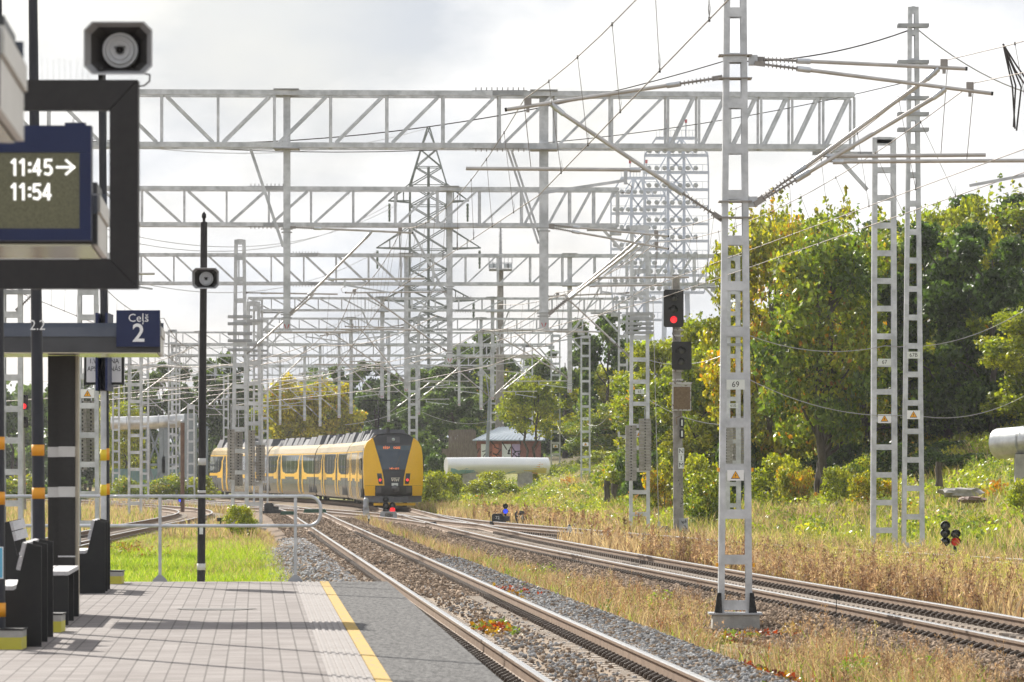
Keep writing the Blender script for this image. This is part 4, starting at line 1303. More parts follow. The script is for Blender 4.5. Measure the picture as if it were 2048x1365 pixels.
for py in (121, 404):
    mb = MB(); c = pos(1506, py, Y69); mb.box(c, (.13, .18, .15), 'galv'); mb.build('bracket', m69)
_, msA, cwA = cantilever(x69 - .19, Y69, -1, zat(155, Y69), zat(440, Y69), (xat(1432, Y69) - xat(997, Y69), zat(220, Y69)),
    'long cantilever arm reaching left from mast 69 over the platform track', dt=.785, regz=zat(340, Y69), reg_end=xat(1432, Y69) - xat(919, Y69), steady=(.12, .6))
_, msB, cwB = cantilever(x69 + .29, Y69, 1, zat(118, Y69), zat(408, Y69), (xat(1935, Y69) - xat(1509, Y69), zat(138, Y69)),
    'upper of the two cantilever arms reaching right from mast 69', dt=.865, regz=zat(313, Y69), reg_end=xat(1972, Y69) - xat(1509, Y69), arm=False)
_, msB2, cwB2 = cantilever(x69 + .29, Y69 - .12, 1, zat(128, Y69), zat(410, Y69), (xat(1985, Y69) - xat(1509, Y69), zat(189, Y69)),
    'lower of the two cantilever arms reaching right from mast 69', dt=.80, regz=zat(325, Y69), reg_end=xat(2085, Y69) - xat(1509, Y69), steady=(.99, .66))
cwB = np.array([xat(1940, Y69), Y69, zat(338, Y69)])
cwB2 = np.array([xat(2030, Y69), Y69 - .12, zat(352, Y69)])

# ---------------------------------------------------------------- portals
def portal(label, Y, pyb, pyt, xl_px, xr_px, panel, posts=(), masts=(), flip_px=None, d=.9, ch=.14, web=.07, end_panels=4, end_bracket=True, left_bracket=False, start=0):
    xl, xr = xat(xl_px, Y), xat(xr_px, Y)
    zb, zt = zat(pyb, Y) + ch / 2, zat(pyt, Y) - ch / 2
    t = thing('portal_gantry', label, 'gantry', (xr, Y, 0), 'lattice portals over the tracks')
    yf = truss(t, xl, xr, Y, zb, zt, panel, None if flip_px is None else xat(flip_px, Y), d, 'galv', ch, web, end_panels=end_panels, start=start)
    for px, pyb2, w, br in posts:
        x = xat(px, Y); yy = yf(x) + .35
        drop_post(t, x, yy, zt + .12, zat(pyb2, Y), w, clamps=(zat(pyb2, Y) + .42, zat(pyb2, Y) + 2.75 if Y < 300 else zat(pyb2, Y) + 2.4))
        for z in (zb - ch / 2 - .02, zt + ch / 2 + .02):
            mb = MB(); mb.box((x, yy, z), (w + .5, 1.0, .03), 'galv2'); mb.build('post_clamp', t)
        if br: brace(t, (x + br[0], yy, zb - .05), (x + (.1 if br[0] > 0 else -.1), yy, zb - br[1]), .08, double=br[2])
    if end_bracket:
        mb = MB(); mb.box((xr - .1, yf(xr) + .4, zb - ch / 2 - .16), (.42, .5, .22), 'galv'); mb.build('end_bracket', t)
    for mm in masts:
        px = mm['px']
        x = xat(px, Y)
        mast(px, mm['top'], yf(x) + .4, mm['w'], mm.get('wt', mm['w']), '', mm.get('pitch', .8), mm.get('plates', ()), mm.get('warn'), pyb=None, arms=mm.get('arms'), parent=t, lw=mm.get('lw', .14), dp=mm.get('dp', .3), found=False)
        s = -1 if mm.get('side', 1) > 0 else 1
        w = mm['w'] * Y / FPX / 2
        if mm.get('strut', True):
            brace(t, (x + s * (w + .95), yf(x) + .4, zb - ch / 2 - .02), (x + s * w, yf(x) + .4, zb - 1.15), .10)
            mb = MB(); mb.bar((x + s * (w + 1.5), yf(x) + .55, zb - ch / 2 - .07), (x + s * w * .2, yf(x) + .55, zb - ch / 2 - .07), .09, .12, 'galv2'); mb.build('support_beam', t)
    return t, yf
G = {}
G[1] = portal('nearest and largest lattice portal, its girder spanning the top of the view to mast 67', 136, 296, 181, -260, 1712, 1.53,
              posts=[(573, 660, .185, (-1.0, 2.75, False)), (1088, 656, .25, (-.95, 2.65, True))],
              masts=[dict(px=1768, top=276, w=54, wt=47, plates=[(725, '67', .36)], warn=838, lw=.14, pitch=.76), dict(px=176, top=578, w=46, wt=40, side=-1, strut=False, warn=788, lw=.105)], flip_px=420, end_panels=6, start=.30 + 1.53 * 2)
G[2] = portal('second lattice portal, its girder ending at mast 65', 180, 453, 373, -250, 1238, 1.52, posts=[(899, 725, .2, (-1.45, 2.6, False))],
              masts=[dict(px=1279, top=452, w=42, wt=37, plates=[(784, '65', .33)], warn=868, arms=[628, 638, 648, 657, 666], lw=.125)], flip_px=480, end_panels=4, start=.5)
G[3] = portal('third lattice portal, its girder passing behind mast 69', 236, 570, 507, -300, 1437, 1.53,
              posts=[(812, 784, .2, (1.4, 2.4, False)), (1140, 785, .22, (1.5, 2.4, False))],
              masts=[dict(px=1466, top=560, w=31, wt=29, plates=[(826, '63', .33)], lw=.12), dict(px=270, top=690, w=28, side=-1, strut=False, lw=.105)], flip_px=800, end_panels=4)
G[4] = portal('fourth portal with a slimmer girder ending at mast 61', 278, 623, 595, 497, 1234, 1.30, posts=[(764, 797, .2, (-1.1, 2.2, False)), (985, 800, .2, (.9, 2.2, False))],
              masts=[dict(px=1246, top=602, w=20, plates=[(826, '61', .33)], lw=.105), dict(px=516, top=596, w=20, side=-1, lw=.105, arms=[702, 712, 722])], flip_px=860, ch=.11, web=.055, d=.7)
G[5] = portal('fifth portal ending at mast 59 in front of the green trees', 316, 661, 636, 520, 1166, 1.25, posts=[(702, 828, .2, None), (837, 830, .2, (-.9, 2.2, False)), (962, 820, .2, None)],
              masts=[dict(px=1171, top=672, w=20, plates=[(838, '59', .36)], warn=889, lw=.105), dict(px=528, top=640, w=18, side=-1, lw=.105)], flip_px=800, ch=.11, web=.055, d=.7)
G[6] = portal('sixth portal ending at mast 57', 352, 690, 664, 330, 1106, 1.3, posts=[(678, 836, .2, None), (777, 844, .2, None), (400, 835, .2, None)],
              masts=[dict(px=1111, top=670, w=20, plates=[(846, '57', .36)], warn=893, lw=.105), dict(px=345, top=660, w=18, side=-1, lw=.105)], flip_px=700, ch=.11, web=.055, d=.7)
G[7] = portal('seventh portal ending at mast 55', 388, 712, 690, 345, 1050, 1.3, posts=[(640, 853, .2, None), (609, 842, .2, None), (345, 850, .2, None), (918, 812, .2, None)],
              masts=[dict(px=1056, top=690, w=20, warn=897, lw=.11), dict(px=352, top=690, w=17, side=-1, lw=.105)], flip_px=650, ch=.11, web=.055, d=.7)
G[8] = portal('eighth portal ending at mast 53', 425, 732, 711, 250, 982, 1.3, posts=[(560, 850, .2, None), (470, 850, .2, None)],
              masts=[dict(px=989, top=700, w=17, warn=903, lw=.11), dict(px=255, top=705, w=16, side=-1, lw=.105)], flip_px=600, ch=.11, web=.055, d=.7)
G[9] = portal('farthest low portal seen above the train roof', 470, 752, 733, 240, 880, 1.3, posts=[(700, 850, .2, None), (430, 850, .2, None)],
              masts=[dict(px=826, top=735, w=16, lw=.12), dict(px=646, top=740, w=14, lw=.17, strut=False), dict(px=300, top=730, w=14, side=-1, lw=.11)], flip_px=560, ch=.11, web=.055, d=.7)
# masts standing on their own
LM = 'lattice masts of the overhead line'
mast(1826, 15, 137, 46, 21, 'tallest slender mast with plate 67B beside mast 67', .78, [(711, '67B', .36)], 830, pyb=1118, arms=[197, 229, 260, 125, 52], lw=.115, armw=.85)
mast(1466, 512, 183, 32, 28, 'mast 65B seen between the legs of mast 69', .78, [(812, '65B', .34)], None, pyb=1074, arms=[655, 672, 690], lw=.17, armw=.6)
mast(480, 480, 177, 36, 22, 'tall mast with weights standing on the lawn left of the train', .76, (), None, pyb=1052, arms=[634, 648, 668, 682, 700], lw=.11, armw=.85)
mast(507, 604, 189, 36, 26, 'shorter mast directly behind the tall mast on the lawn', .76, (), None, arms=[642, 690], lw=.11, armw=.7)
mast(24, 470, 124, 44, 42, 'mast rising at the left border between the striped poles', .78, (), None, pyb=1100, arms=[585], lw=.11)
mast(290, 690, 330, 17, 16, 'mast at the dark trees beside the pipe trestle', .78, (), None, lw=.12)
mast(232, 770, 360, 16, 15, 'mast just right of the grey clad pole, far behind', .78, (), None, lw=.12)
mast(452, 750, 420, 12, 12, 'far mast right of the slim speaker pole', .78, (), None, lw=.12)
mast(382, 810, 350, 17, 15, 'mast beside the pipe trestle above the railing', .78, (), None, lw=.105)
mast(826, 690, 300, 20, 19, 'mast rising right behind the roof of the train cab', .78, (), None, lw=.14, found=False)
# tension weights
weights(1262, 179.6, 850, 962, 22, 'left stack of concrete weights behind mast 65')
weights(1290, 180.6, 832, 942, 24, 'right stack of concrete weights behind mast 65')
weights(1452, 182.4, 842, 944, 26, 'left stack of concrete weights behind mast 69')
weights(1478, 183.6, 828, 930, 26, 'right stack of concrete weights behind mast 69')
weights(462, 176.4, 853, 960, 14, 'leftmost stack of weights on the tall lawn mast')
weights(477, 177.6, 852, 972, 16, 'middle stack of weights on the tall lawn mast')
weights(503, 188.4, 855, 972, 14, 'stack of weights right of the tall lawn mast')
weights(521, 188.8, 888, 962, 18, 'lowest stack of weights, just in front of the train')
weights(166, 136.6, 796, 940, 14, 'left stack of weights under the left warning triangle')
weights(183, 136.9, 796, 932, 18, 'right stack of weights under the left warning triangle')

# ---------------------------------------------------------------- cantilever arms on the portals
SUP = {'A': [], 'B': [], 'B2': [], 'C': []}
def cant_px(px, w, Y, s, py_hi, py_lo, tip_px, tip_py, label, regz, reg_px, dt=.75, arm=True, steady=None, det=True):
    xm = xat(px, Y) + s * w / 2
    return cantilever(xm, Y, s, zat(py_hi, Y), zat(py_lo, Y), (abs(xat(tip_px, Y) - xm), zat(tip_py, Y)), label, dt=dt, regz=zat(regz, Y),
                      reg_end=abs(xat(reg_px, Y) - xm), arm=arm, steady=steady, det=det)
_, ms, cw = cant_px(573, .2, 136, 1, 455, 628, 826, 466, 'cantilever arm on the left drop post of the nearest portal', 559, 850, .66, steady=(.2, .65)); SUP['A'].append((ms, cw))
_, ms, cw = cant_px(1088, .26, 136, 1, 450, 628, 1338, 473, 'upper cantilever arm on the right drop post of the nearest portal', 556, 1378, .78, arm=False); SUP['B'].append((ms, np.array([xat(1290, 136), 136, zat(578, 136)])))
_, ms, cw = cant_px(1088, .26, 135.85, 1, 455, 630, 1338, 498, 'lower cantilever arm on the right drop post of the nearest portal', 572, 1325, .74, steady=(.2, .9)); SUP['B2'].append((ms, cw))
_, ms, cw = cant_px(899, .2, 180, -1, 584, 703, 690, 586, 'cantilever arm left of the second portal\'s drop post', 660, 682, .78, steady=(.25, .8)); SUP['A'].append((ms, cw))
_, ms, cw = cant_px(1262, .1, 180, -1, 586, 714, 1096, 593, 'cantilever arm reaching left from mast 65', 664, 1090, .78, steady=(.25, .85)); SUP['B'].append((ms, cw))
_, ms, cw = cant_px(1140, .2, 236, -1, 660, 756, 952, 664, 'upper cantilever arm left of the third portal\'s right post', 716, 938, .82, steady=(.2, .7)); SUP['B'].append((ms, cw))
cant_px(1140, .2, 235.8, -1, 664, 758, 985, 659, 'lower cantilever arm left of the third portal\'s right post', 711, 990, .72, arm=False)
_, ms, cw = cant_px(812, .2, 236, -1, 650, 764, 640, 672, 'upper cantilever arm left of the third portal\'s left post', 730, 628, .82, steady=(.2, .7)); SUP['A'].append((ms, cw))
cant_px(812, .2, 235.8, -1, 656, 762, 690, 653, 'lower cantilever arm left of the third portal\'s left post', 724, 700, .75, arm=False)
k = 0
CL = [(764, 278, -1, 'left of the first post under the fourth portal'), (985, 278, -1, 'left of the second post under the fourth portal'), (985, 278, 1, 'right of the second post under the fourth portal'),
      (702, 316, -1, 'left of the post above the dark tree behind the train'), (837, 316, -1, 'left of the post above the train cab'), (962, 316, 1, 'right of the post near the shed roof'),
      (678, 352, -1, 'above the middle of the train roof'), (777, 352, 1, 'right of the post above the pantograph'), (400, 352, 1, 'left of the speaker pole, upper'), (400, 352, -1, 'left of the speaker pole, lower'),
      (640, 388, -1, 'in front of the yellow tree'), (609, 388, -1, 'over the yellow tree\'s left half'), (345, 388, 1, 'above the pipe trestle, right'), (345, 388, -1, 'above the pipe trestle, left'),
      (560, 425, -1, 'far away left of the yellow tree'), (470, 425, -1, 'far away behind the lawn mast'), (430, 470, -1, 'farthest, beside the speaker pole'), (700, 470, -1, 'farthest, above the train'),
      (480, 177, 1, 'low on the tall lawn mast, right side'), (255, 300, 1, 'on the mast at the dark trees, right side'), (516, 278, 1, 'on the mast behind the lawn mast, right side'),
      (826, 300, 1, 'right of the mast behind the train cab'), (24, 124, 1, 'at the left border above the track sign')]
for px, Y, s, w in CL:
    hi = 8.3 if Y < 400 else 8.0
    lo = hi - 2.3
    rch = 3.0 + (k * .37) % .9
    zh = hi
    xm = xat(px, Y) + s * .1
    cantilever(xm, Y, s, zh, lo, (rch, zh - .05 - .2 * (k % 2)), 'small distant cantilever arm ' + w if Y > 200 else 'cantilever arm ' + w, dt=.74, regz=lo + .9, reg_end=rch + .4, det=False)
    k += 1

# ---------------------------------------------------------------- wires
def sag_pts(a, b, sag, n=14):
    a = np.asarray(a, float); b = np.asarray(b, float)
    u = np.linspace(0, 1, n)
    P = a + (b - a) * u[:, None]
    P[:, 2] -= sag * 4 * u * (1 - u)
    return P
def wire(name, label, cat, a, b, sag, r, m, n=14, group=None):
    mb = MB(); mb.tube(list(sag_pts(a, b, sag, n)), r, m, 5, cap=False)
    a = np.asarray(a, float)
    o = mb.build(name, None, origin=a)
    return tag(o, label, cat, group)
def line(label, sup, sag=.55, drop=4, rc=.0075, rm=.0075):
    """sup: list of (messenger point, contact point) ordered along the track"""
    t = thing('overhead_line', label, 'overhead wire', tuple(sup[0][1]), 'overhead contact lines')
    for nm, k, r, sg in (('contact_wire', 1, rc, .0), ('messenger_wire', 0, rm, sag)):
        P = []
        for i in range(len(sup) - 1):
            seg = sag_pts(sup[i][k], sup[i + 1][k], sg * np.linalg.norm(sup[i + 1][k] - sup[i][k]) / 60, 12)
            P += list(seg if i == 0 else seg[1:])
        mb = MB(); mb.tube(P, [max(r, r * p[1] / 110) for p in P], 'wire', 6, cap=False); mb.build(nm, t)
    for i in range(len(sup) - 1):
        n = 9
        Pm = sag_pts(sup[i][0], sup[i + 1][0], sag * np.linalg.norm(sup[i + 1][0] - sup[i][0]) / 60, n + 2); Pc = sag_pts(sup[i][1], sup[i + 1][1], 0, n + 2)
        if sup[i][1][1] > 240: continue
        for j in range(1, n + 1):
            p, c = Pm[j], Pc[j]
            mb = MB(); mb.tube([p, c], .004, 'wire', 4, cap=False)
            for q in (p, c): mb.box(q, (.02, .05, .045), 'black')
            if p[1] < 110:
                mb.tube([c + UZ * .02, c + np.array([.012, 0, .1]), c + UZ * .19, c + np.array([-.012, 0, .1]), c + UZ * .02], .0025, 'dwire', 4, cap=False)
            mb.build('dropper', t)
    return t
def ext(sup, f, Y, zm=7.7, zc=6.4, off=.2):
    x = float(f(Y)) + off
    return (np.array([x, Y, zm]), np.array([x - off * .5, Y, zc]))
line('contact line of the platform track, crossing the sky from mast 69 to the top border',
     [ext(None, TA, 17, 7.75, 6.3, .35), (msA, cwA)] + SUP['A'][:3] + [ext(None, TA, 285, 8.1, 6.6), ext(None, TA, 340, 8.1, 6.6)])
line('contact line sweeping to the right border from the upper right arm of mast 69',
     [ext(None, TB, 18, 7.75, 6.4, 1.0), (msB, cwB)] + SUP['B'] + [ext(None, TB, 300, 8.1, 6.7), ext(None, TB, 372, 8.1, 6.7)])
line('second contact line to the right border from the lower right arm of mast 69',
     [ext(None, TB, 18, 7.6, 6.3, 2.1), (msB2, cwB2), SUP['B2'][0], ext(None, TC, 190, 8.3, 6.9, .3)])
for i, (f, y0, y1, w) in enumerate([(TD, 200, 350, 'over the crossover track in front of the train'), (TE, 60, 300, 'over the siding on the left'), (TF, 250, 350, 'over the far left siding')]):
    ys = np.arange(y0, y1 + 1, 48.)
    line('thin contact line ' + w, [ext(None, f, y, 8.2, 6.7, .2 * (-1) ** j) for j, y in enumerate(ys)])
# earth and feeder cables
Yf = 137
FW = 'cables strung between the masts'
wire('feeder_cable', 'black cable dipping from the top of mast 67B past mast 69 to the far left', 'cable', pos(1815, 62, Yf), pos(1447, 123, Yf), .25, .02, 'dwire', group=FW)
wire('feeder_cable', 'thin cable crossing the nearest portal from mast 69 to the left border', 'cable', pos(1447, 123, Yf), pos(-60, 262, Yf), 1.1, .016, 'dwire', 24, group=FW)
wire('feeder_cable', 'cable falling from mast 67B to the right border', 'cable', pos(1836, 60, Yf), pos(2150, 205, Yf), .4, .018, 'lwire', group=FW)
wire('feeder_cable', 'lower thin cable from mast 67B across the nearest girder to the left', 'cable', pos(1812, 165, Yf), pos(-60, 246, Yf), 1.3, .012, 'dwire', 24, group=FW)
wire('feeder_cable', 'pale cable sagging from mast 69 past plate 67 to the right', 'cable', pos(1490, 668, Yf), pos(1770, 692, Yf), .3, .010, 'lwire', group=FW)
wire('feeder_cable', 'pale cable rising to the right border from mast 67', 'cable', pos(1770, 692, Yf), pos(2120, 570, Yf), .55, .010, 'lwire', group=FW)
wire('feeder_cable', 'lower pale cable sagging in front of the trees to mast 67B', 'cable', pos(1490, 755, Yf), pos(1826, 830, Yf), .35, .010, 'lwire', group=FW)
wire('feeder_cable', 'lower pale cable from mast 67B to the right border', 'cable', pos(1826, 830, Yf), pos(2120, 745, Yf), .5, .010, 'lwire', group=FW)
for i, (a, b, sg, w) in enumerate([((1283, 716, 185), (1462, 704, 183), .35, 'from mast 65 past the signal to mast 69'), ((1283, 790, 185), (1462, 850, 183), .3, 'low behind the red signal'),
                                   ((1175, 848, 316), (1246, 770, 278), .9, 'from mast 59 up to mast 61'), ((1115, 850, 352), (1171, 830, 316), 1.4, 'between masts 57 and 59'),
                                   ((1058, 800, 388), (1111, 815, 352), 1.2, 'between masts 55 and 57'), ((845, 825, 300), (1056, 800, 388), 1.2, 'from the train cab mast to mast 55'),
                                   ((690, 850, 278), (826, 812, 300), .2, 'just above the train roof')]):
    wire('earth_cable', 'pale sagging cable ' + w, 'cable', pos(*a), pos(*b), sg, .014, 'lwire', group=FW)
# bundle of black jumper cables at the right border
mb = MB(); a = pos(2006, 88, 74); 
for dx, e in ((0, (2030, 258)), (6, (2027, 255)), (12, (2033, 262))):
    b = pos(e[0], e[1], 74); m_ = (a + b) / 2 + np.array([.05 + dx * .01, 0, 0]); mb.tube([a, m_, b], .014, 'dwire', 6)
mb.tube([a, pos(2032, 130, 74), pos(2060, 170, 74)], .014, 'dwire', 6)
mb.tube([a, pos(2030, 140, 74), pos(2060, 185, 74)], .014, 'dwire', 6)
o = mb.build('jumper_cable', None, origin=a); tag(o, 'bundle of black jumper cables hanging at the upper right border', 'cable', FW)
# thin guy rod right of mast 65 and its anchor
t = thing('guy_wire', 'thin vertical guy wire with grey anchor foot right of mast 65', 'guy wire', (xat(1318, 178), 178, gz(xat(1318, 178), 178)))
mb = MB(); mb.tube([(xat(1318, 178), 178, gz(xat(1318, 178), 178)), (xat(1306, 178), 178, zat(600, 178))], .012, 'lwire', 5); mb.build('wire', t)
mb = MB(); x = xat(1318, 178); z = gz(x, 178); mb.prism([(-.14, 0), (.14, 0), (.03, .5), (-.03, .5)], (x, 177.9, z), UX, UZ, UY, .1, 'galv'); mb.build('anchor_foot', t)

# ================================================================ the train
M['tyel'] = material('glossy_yellow_train_paint', (.80, .45, .010), (.84, .48, .012), .3, 0, 2, spec=.35)
M['tgrey'] = material('metallic_grey_train_side', (.15, .155, .15), (.20, .205, .20), .22, .6, 1.5)
M['tglass'] = material('dark_train_glazing', (.016, .020, .020), (.022, .026, .026), .06, 0, 2, spec=.9)
M['twind'] = material('blue_tinted_windscreen', (.018, .036, .062), (.024, .044, .072), .12, 0, 2, spec=.6)
M['tdark'] = material('dark_grey_cab_mask', (.012, .0125, .016), (.017, .0175, .021), .35, 0, 3)
M['tmid'] = material('mid_grey_buffer_panel', (.06, .06, .065), (.075, .075, .08), .45, 0, 4)
M['troof'] = material('pale_gold_cantrail', (.72, .52, .22), (.78, .58, .28), .16, .5, 2)
M['trequip'] = material('dark_roof_equipment', (.055, .056, .062), (.10, .10, .11), .5, .2, 1.2)
M['under'] = material('dark_underframe', (.018, .016, .015), (.03, .027, .025), .8, 0, 6)
M['dest'] = material('amber_destination_text', (.8, .25, .05), None, .5, emit=(1, .22, .05), estr=.55)
M['destbg'] = material('destination_glass', (.03, .06, .08), None, .1, spec=.7)
M['silver'] = material('silver_lettering', (.70, .66, .55), (.75, .72, .62), .3, .3, 5)

def build_train():
    J = [(262.5, None), (291, None), (318.5, None), (345.5, None), (372, None)]
    nodes = [frame(TB, y)[0] for y, _ in J]
    T = thing('passenger_train', 'yellow and grey electric multiple unit seen from its dark windscreen end', 'train', tuple(nodes[0]))
    HW = 1.56
    prof = [(-1.40, .34), (-1.50, .55), (-HW, 1.05), (-1.54, 2.55), (-1.47, 3.02), (-1.33, 3.34), (-1.08, 3.56), (-.6, 3.66), (0, 3.68)]
    prof = prof + [(-x, z) for x, z in prof[-2::-1]]
    n = len(prof)
    for i in range(4):
        a, b = nodes[i], nodes[i + 1]
        if i == 0: a = a + (b - a) / np.linalg.norm(b - a) * 3.2
        t = unit(b - a); r = np.array([t[1], -t[0], 0]); L = np.linalg.norm(b - a)
        g0, g1 = (0 if i == 0 else .28), L - .28
        def S_(x, z, v): return a + r * x + t * v + UZ * z
        V = []; F = []; I = []
        for v in (g0, g1):
            for x, z in prof: V.append(S_(x, z, v))
        for k in range(n - 1):
            F.append((k, k + 1, n + k + 1, n + k))
            zc = (prof[k][1] + prof[k + 1][1]) / 2
            I.append(1 if 3.0 < zc < 3.6 else 0)
        F += [(0, n, 2 * n - 1, n - 1), list(range(n))[::-1], list(range(n, 2 * n))]; I += [2, 2, 2]
        body = mesh_object('car_body', np.array(V), F, ['tgrey', 'troof', 'under'], T, I)
        # side decals as real panels standing 4 mm proud, on the side seen (x<0) and the other
        for s in (-1, 1):
            def panel(v0, v1, z0, z1, m, nm, off=.006, par=None, poly=None):
                mids = [z for z in (.55, 1.05, 2.55) if z0 + .02 < z < z1 - .02]
                zs = poly or ([(v0, z0), (v1, z0)] + [(v1, z) for z in mids] + [(v1, z1), (v0, z1)] + [(v0, z) for z in mids[::-1]])
                def xof(z):
                    zz = [p[1] for p in prof[:6]]; xx = [p[0] for p in prof[:6]]
                    return -(abs(np.interp(z, zz, xx)) + off) * (-s) * -1 if False else s * (abs(np.interp(z, zz, xx)) + off)
                P = [S_(xof(z), z, v) for v, z in zs]
                Q = [p - r * s * .004 for p in P]
                k = len(P)
                fr = [list(range(k))] if poly else [(0, 1, 2, k - 1)] + [(j, j + 1, k - j, k - j + 1) if False else (k - j + 1, j, j + 1, k - j) for j in range(2, k // 2)]
                mb = MB(); mb.add(P + Q, fr + [(q, q + k, (q + 1) % k + k, (q + 1) % k) for q in range(k)], m)
                return mb.build(nm, par or T)
            panel(g0 + .1, g1 - .1, 1.72, 2.86, 'tglass', 'window_band')
            panel(g0 + .05, g1 - .05, 2.93, 3.0, 'tyel', 'cantrail_stripe', .008)
            panel(g0 + .05, g1 - .05, 1.50, 1.70, 'tyel', 'waist_stripe', .008)
            nw = 7
            dpos = [L * .28, L * .72]
            for dv in dpos:
                for q in (-1, 1):
                    panel(dv + q * 1.05 - .27, dv + q * 1.05 + .27, .42, 2.62, 'tyel', 'door_pillar', .014)
                    panel(0, 0, 0, 0, 'tyel', 'livery_sweep', .010, poly=[(dv + q * 1.12, 1.35), (dv + q * 3.4, 1.35), (dv + q * 3.4, 1.74), (dv + q * 2.1, 1.80), (dv + q * 1.5, 2.1), (dv + q * 1.12, 2.6)][::(1 if q * s > 0 else -1)])
                    panel(0, 0, 0, 0, 'tyel', 'livery_sweep', .010, poly=[(dv + q * .78, 2.55), (dv + q * 1.12, 2.55), (dv + q * .85, 2.92), (dv + q * .4, 2.92)][::(1 if q * s > 0 else -1)])
                for q in (-.4, .4):
                    dr = panel(dv + q - .36, dv + q + .36, .42, 2.5, 'tgrey', 'door', .012)
                    panel(dv + q - .22, dv + q + .22, 1.35, 2.35, 'tglass', 'window', .018, dr)
            for v in np.linspace(g0 + 1.4, g1 - 1.4, 11):
                if min(abs(v - d_) for d_ in dpos) > 1.5:
                    panel(v - .62, v - .58, 1.8, 2.78, 'silver', 'window_bar', .010)
        # roof equipment
        ys_ = g0 + 1.0
        k = 0
        while ys_ < g1 - 2.2:
            ln = random.choice([1.8, 2.6, 3.4]); h = random.choice([.30, .42, .5])
            mb = MB()
            w0, w1 = 1.12, .85
            P = []
            for v in (ys_, ys_ + ln):
                sl = .25 if v == ys_ else -.25
                P += [S_(-w0, 3.5, v), S_(w0, 3.5, v), S_(w1, 3.66 + h, v + sl), S_(-w1, 3.66 + h, v + sl)]
            mb.add(P, [(0, 1, 2, 3), (7, 6, 5, 4), (0, 4, 5, 1), (1, 5, 6, 2), (2, 6, 7, 3), (3, 7, 4, 0)], 'trequip')
            mb.build('roof_unit', T)
            ys_ += ln + random.choice([.25, .6, .9]); k += 1
        # bellows
        if i < 3:
            mb = MB(); mb.box(S_(0, 1.95, L), (2.5, .62, 3.0), 'under', np.array([r, t, UZ])); mb.build('gangway', T)
        # bogies
        for bv in ((2.2 if i else 1.0), L - .2):
            if i == 3 and bv > 10: bv = L - 2.5
            bg = MB(); bg.box(S_(0, .52, bv), (2.3, 3.0, .34), 'under', np.array([r, t, UZ]))
            for q in (-1, 1): 
                bg.box(S_(q * 1.2, .62, bv), (.18, 2.9, .5), 'under', np.array([r, t, UZ]))
                for h in (-1.2, -.3, .6): bg.box(S_(q * 1.48, .95, bv + h), (.16, .32, .9), 'under', np.array([r, t, UZ]))
            bo = bg.build('bogie', T)
            for q in (-1.1, 1.1):
                for sx in (-.76, .76):
                    mb = MB(); mb.lathe(S_(sx - .06, .44, bv + q), [(0, 0), (.42, 0), (.42, .12), (0, .12)], 'under', axis=r, n=16, smooth=False); mb.build('wheel', bo)
        mb = MB(); mb.box(S_(0, .42, L / 2), (2.4, L * .52, .4), 'under', np.array([r, t, UZ])); mb.build('underframe', T)
    # cab: shell grid from the first car's section to the raked, rounded front
    a, b = nodes[0], nodes[1]; t = unit(b - a); r = np.array([t[1], -t[0], 0])
    def yfront(x, z):
        return .55 * (x / 1.5) ** 2 + .42 * np.clip(z - 1.2, 0, 9) ** 1.25 * .55 + .25 * np.clip(.9 - z, 0, 1)
    def Q(x, z, v): return a + r * x + t * v + UZ * z
    outl = [(-1.38, .74), (-1.52, 1.0), (-1.56, 1.9), (-1.55, 2.7), (-1.49, 3.15), (-1.34, 3.45), (-1.08, 3.66), (-.84, 3.86), (-.4, 3.91), (0, 3.92)]
    outl = outl + [(-x, z) for x, z in outl[-2::-1]]
    m = len(outl)
    # body shell: front outline ring -> rear ring (roughly the car section), three rings
    rear = []
    for x, z in outl:
        zr = min(z, 3.66) if z > .8 else .4
        rear.append((x * (.99), zr if z > .8 else .5))
    V = [Q(x, z, yfront(x, z) + .02) for x, z in outl] + [Q(x * 1.0, min(z, 3.84), 1.6) for x, z in outl] + [Q(x, z, 3.22) for x, z in rear]
    F = [(j * m + k, j * m + k + 1, (j + 1) * m + k + 1, (j + 1) * m + k) for j in (0, 1) for k in range(m - 1)]
    I = [2 if 7 <= k <= m - 9 else (1 if (j == 1 and 0 <= k < 4 or j == 1 and k >= m - 5) else 0) for j in (0, 1) for k in range(m - 1)]
    cab = mesh_object('cab_shell', np.array(V), F, ['tyel', 'tgrey', 'tdark'], T, I)
    def fpanel(rows, m_, nm, off, nx=8, par=None, th=.03):
        """rows: (z, xl, xr) from the bottom up"""
        V = []; F = []
        for z, xl, xr in rows:
            for k in range(nx + 1):
                x = xl + (xr - xl) * k / nx
                V.append(Q(x, z, yfront(x, z) - off))
        N1 = len(V)
        V += [v + t * th for v in V]
        for j in range(len(rows) - 1):
            for k in range(nx): 
                q = (j * (nx + 1) + k, j * (nx + 1) + k + 1, (j + 1) * (nx + 1) + k + 1, (j + 1) * (nx + 1) + k)
                F.append(q)
        bd = list(range(nx + 1)) + [(j + 1) * (nx + 1) - 1 for j in range(1, len(rows))] + list(range(N1 - 2, N1 - nx - 2, -1)) + [j * (nx + 1) for j in range(len(rows) - 2, 0, -1)]
        for q in range(len(bd)):
            c, d_ = bd[q], bd[(q + 1) % len(bd)]
            F.append((c, c + N1, d_ + N1, d_))
        return mesh_object(nm, np.array(V), F, m_, par or T, smooth=False)
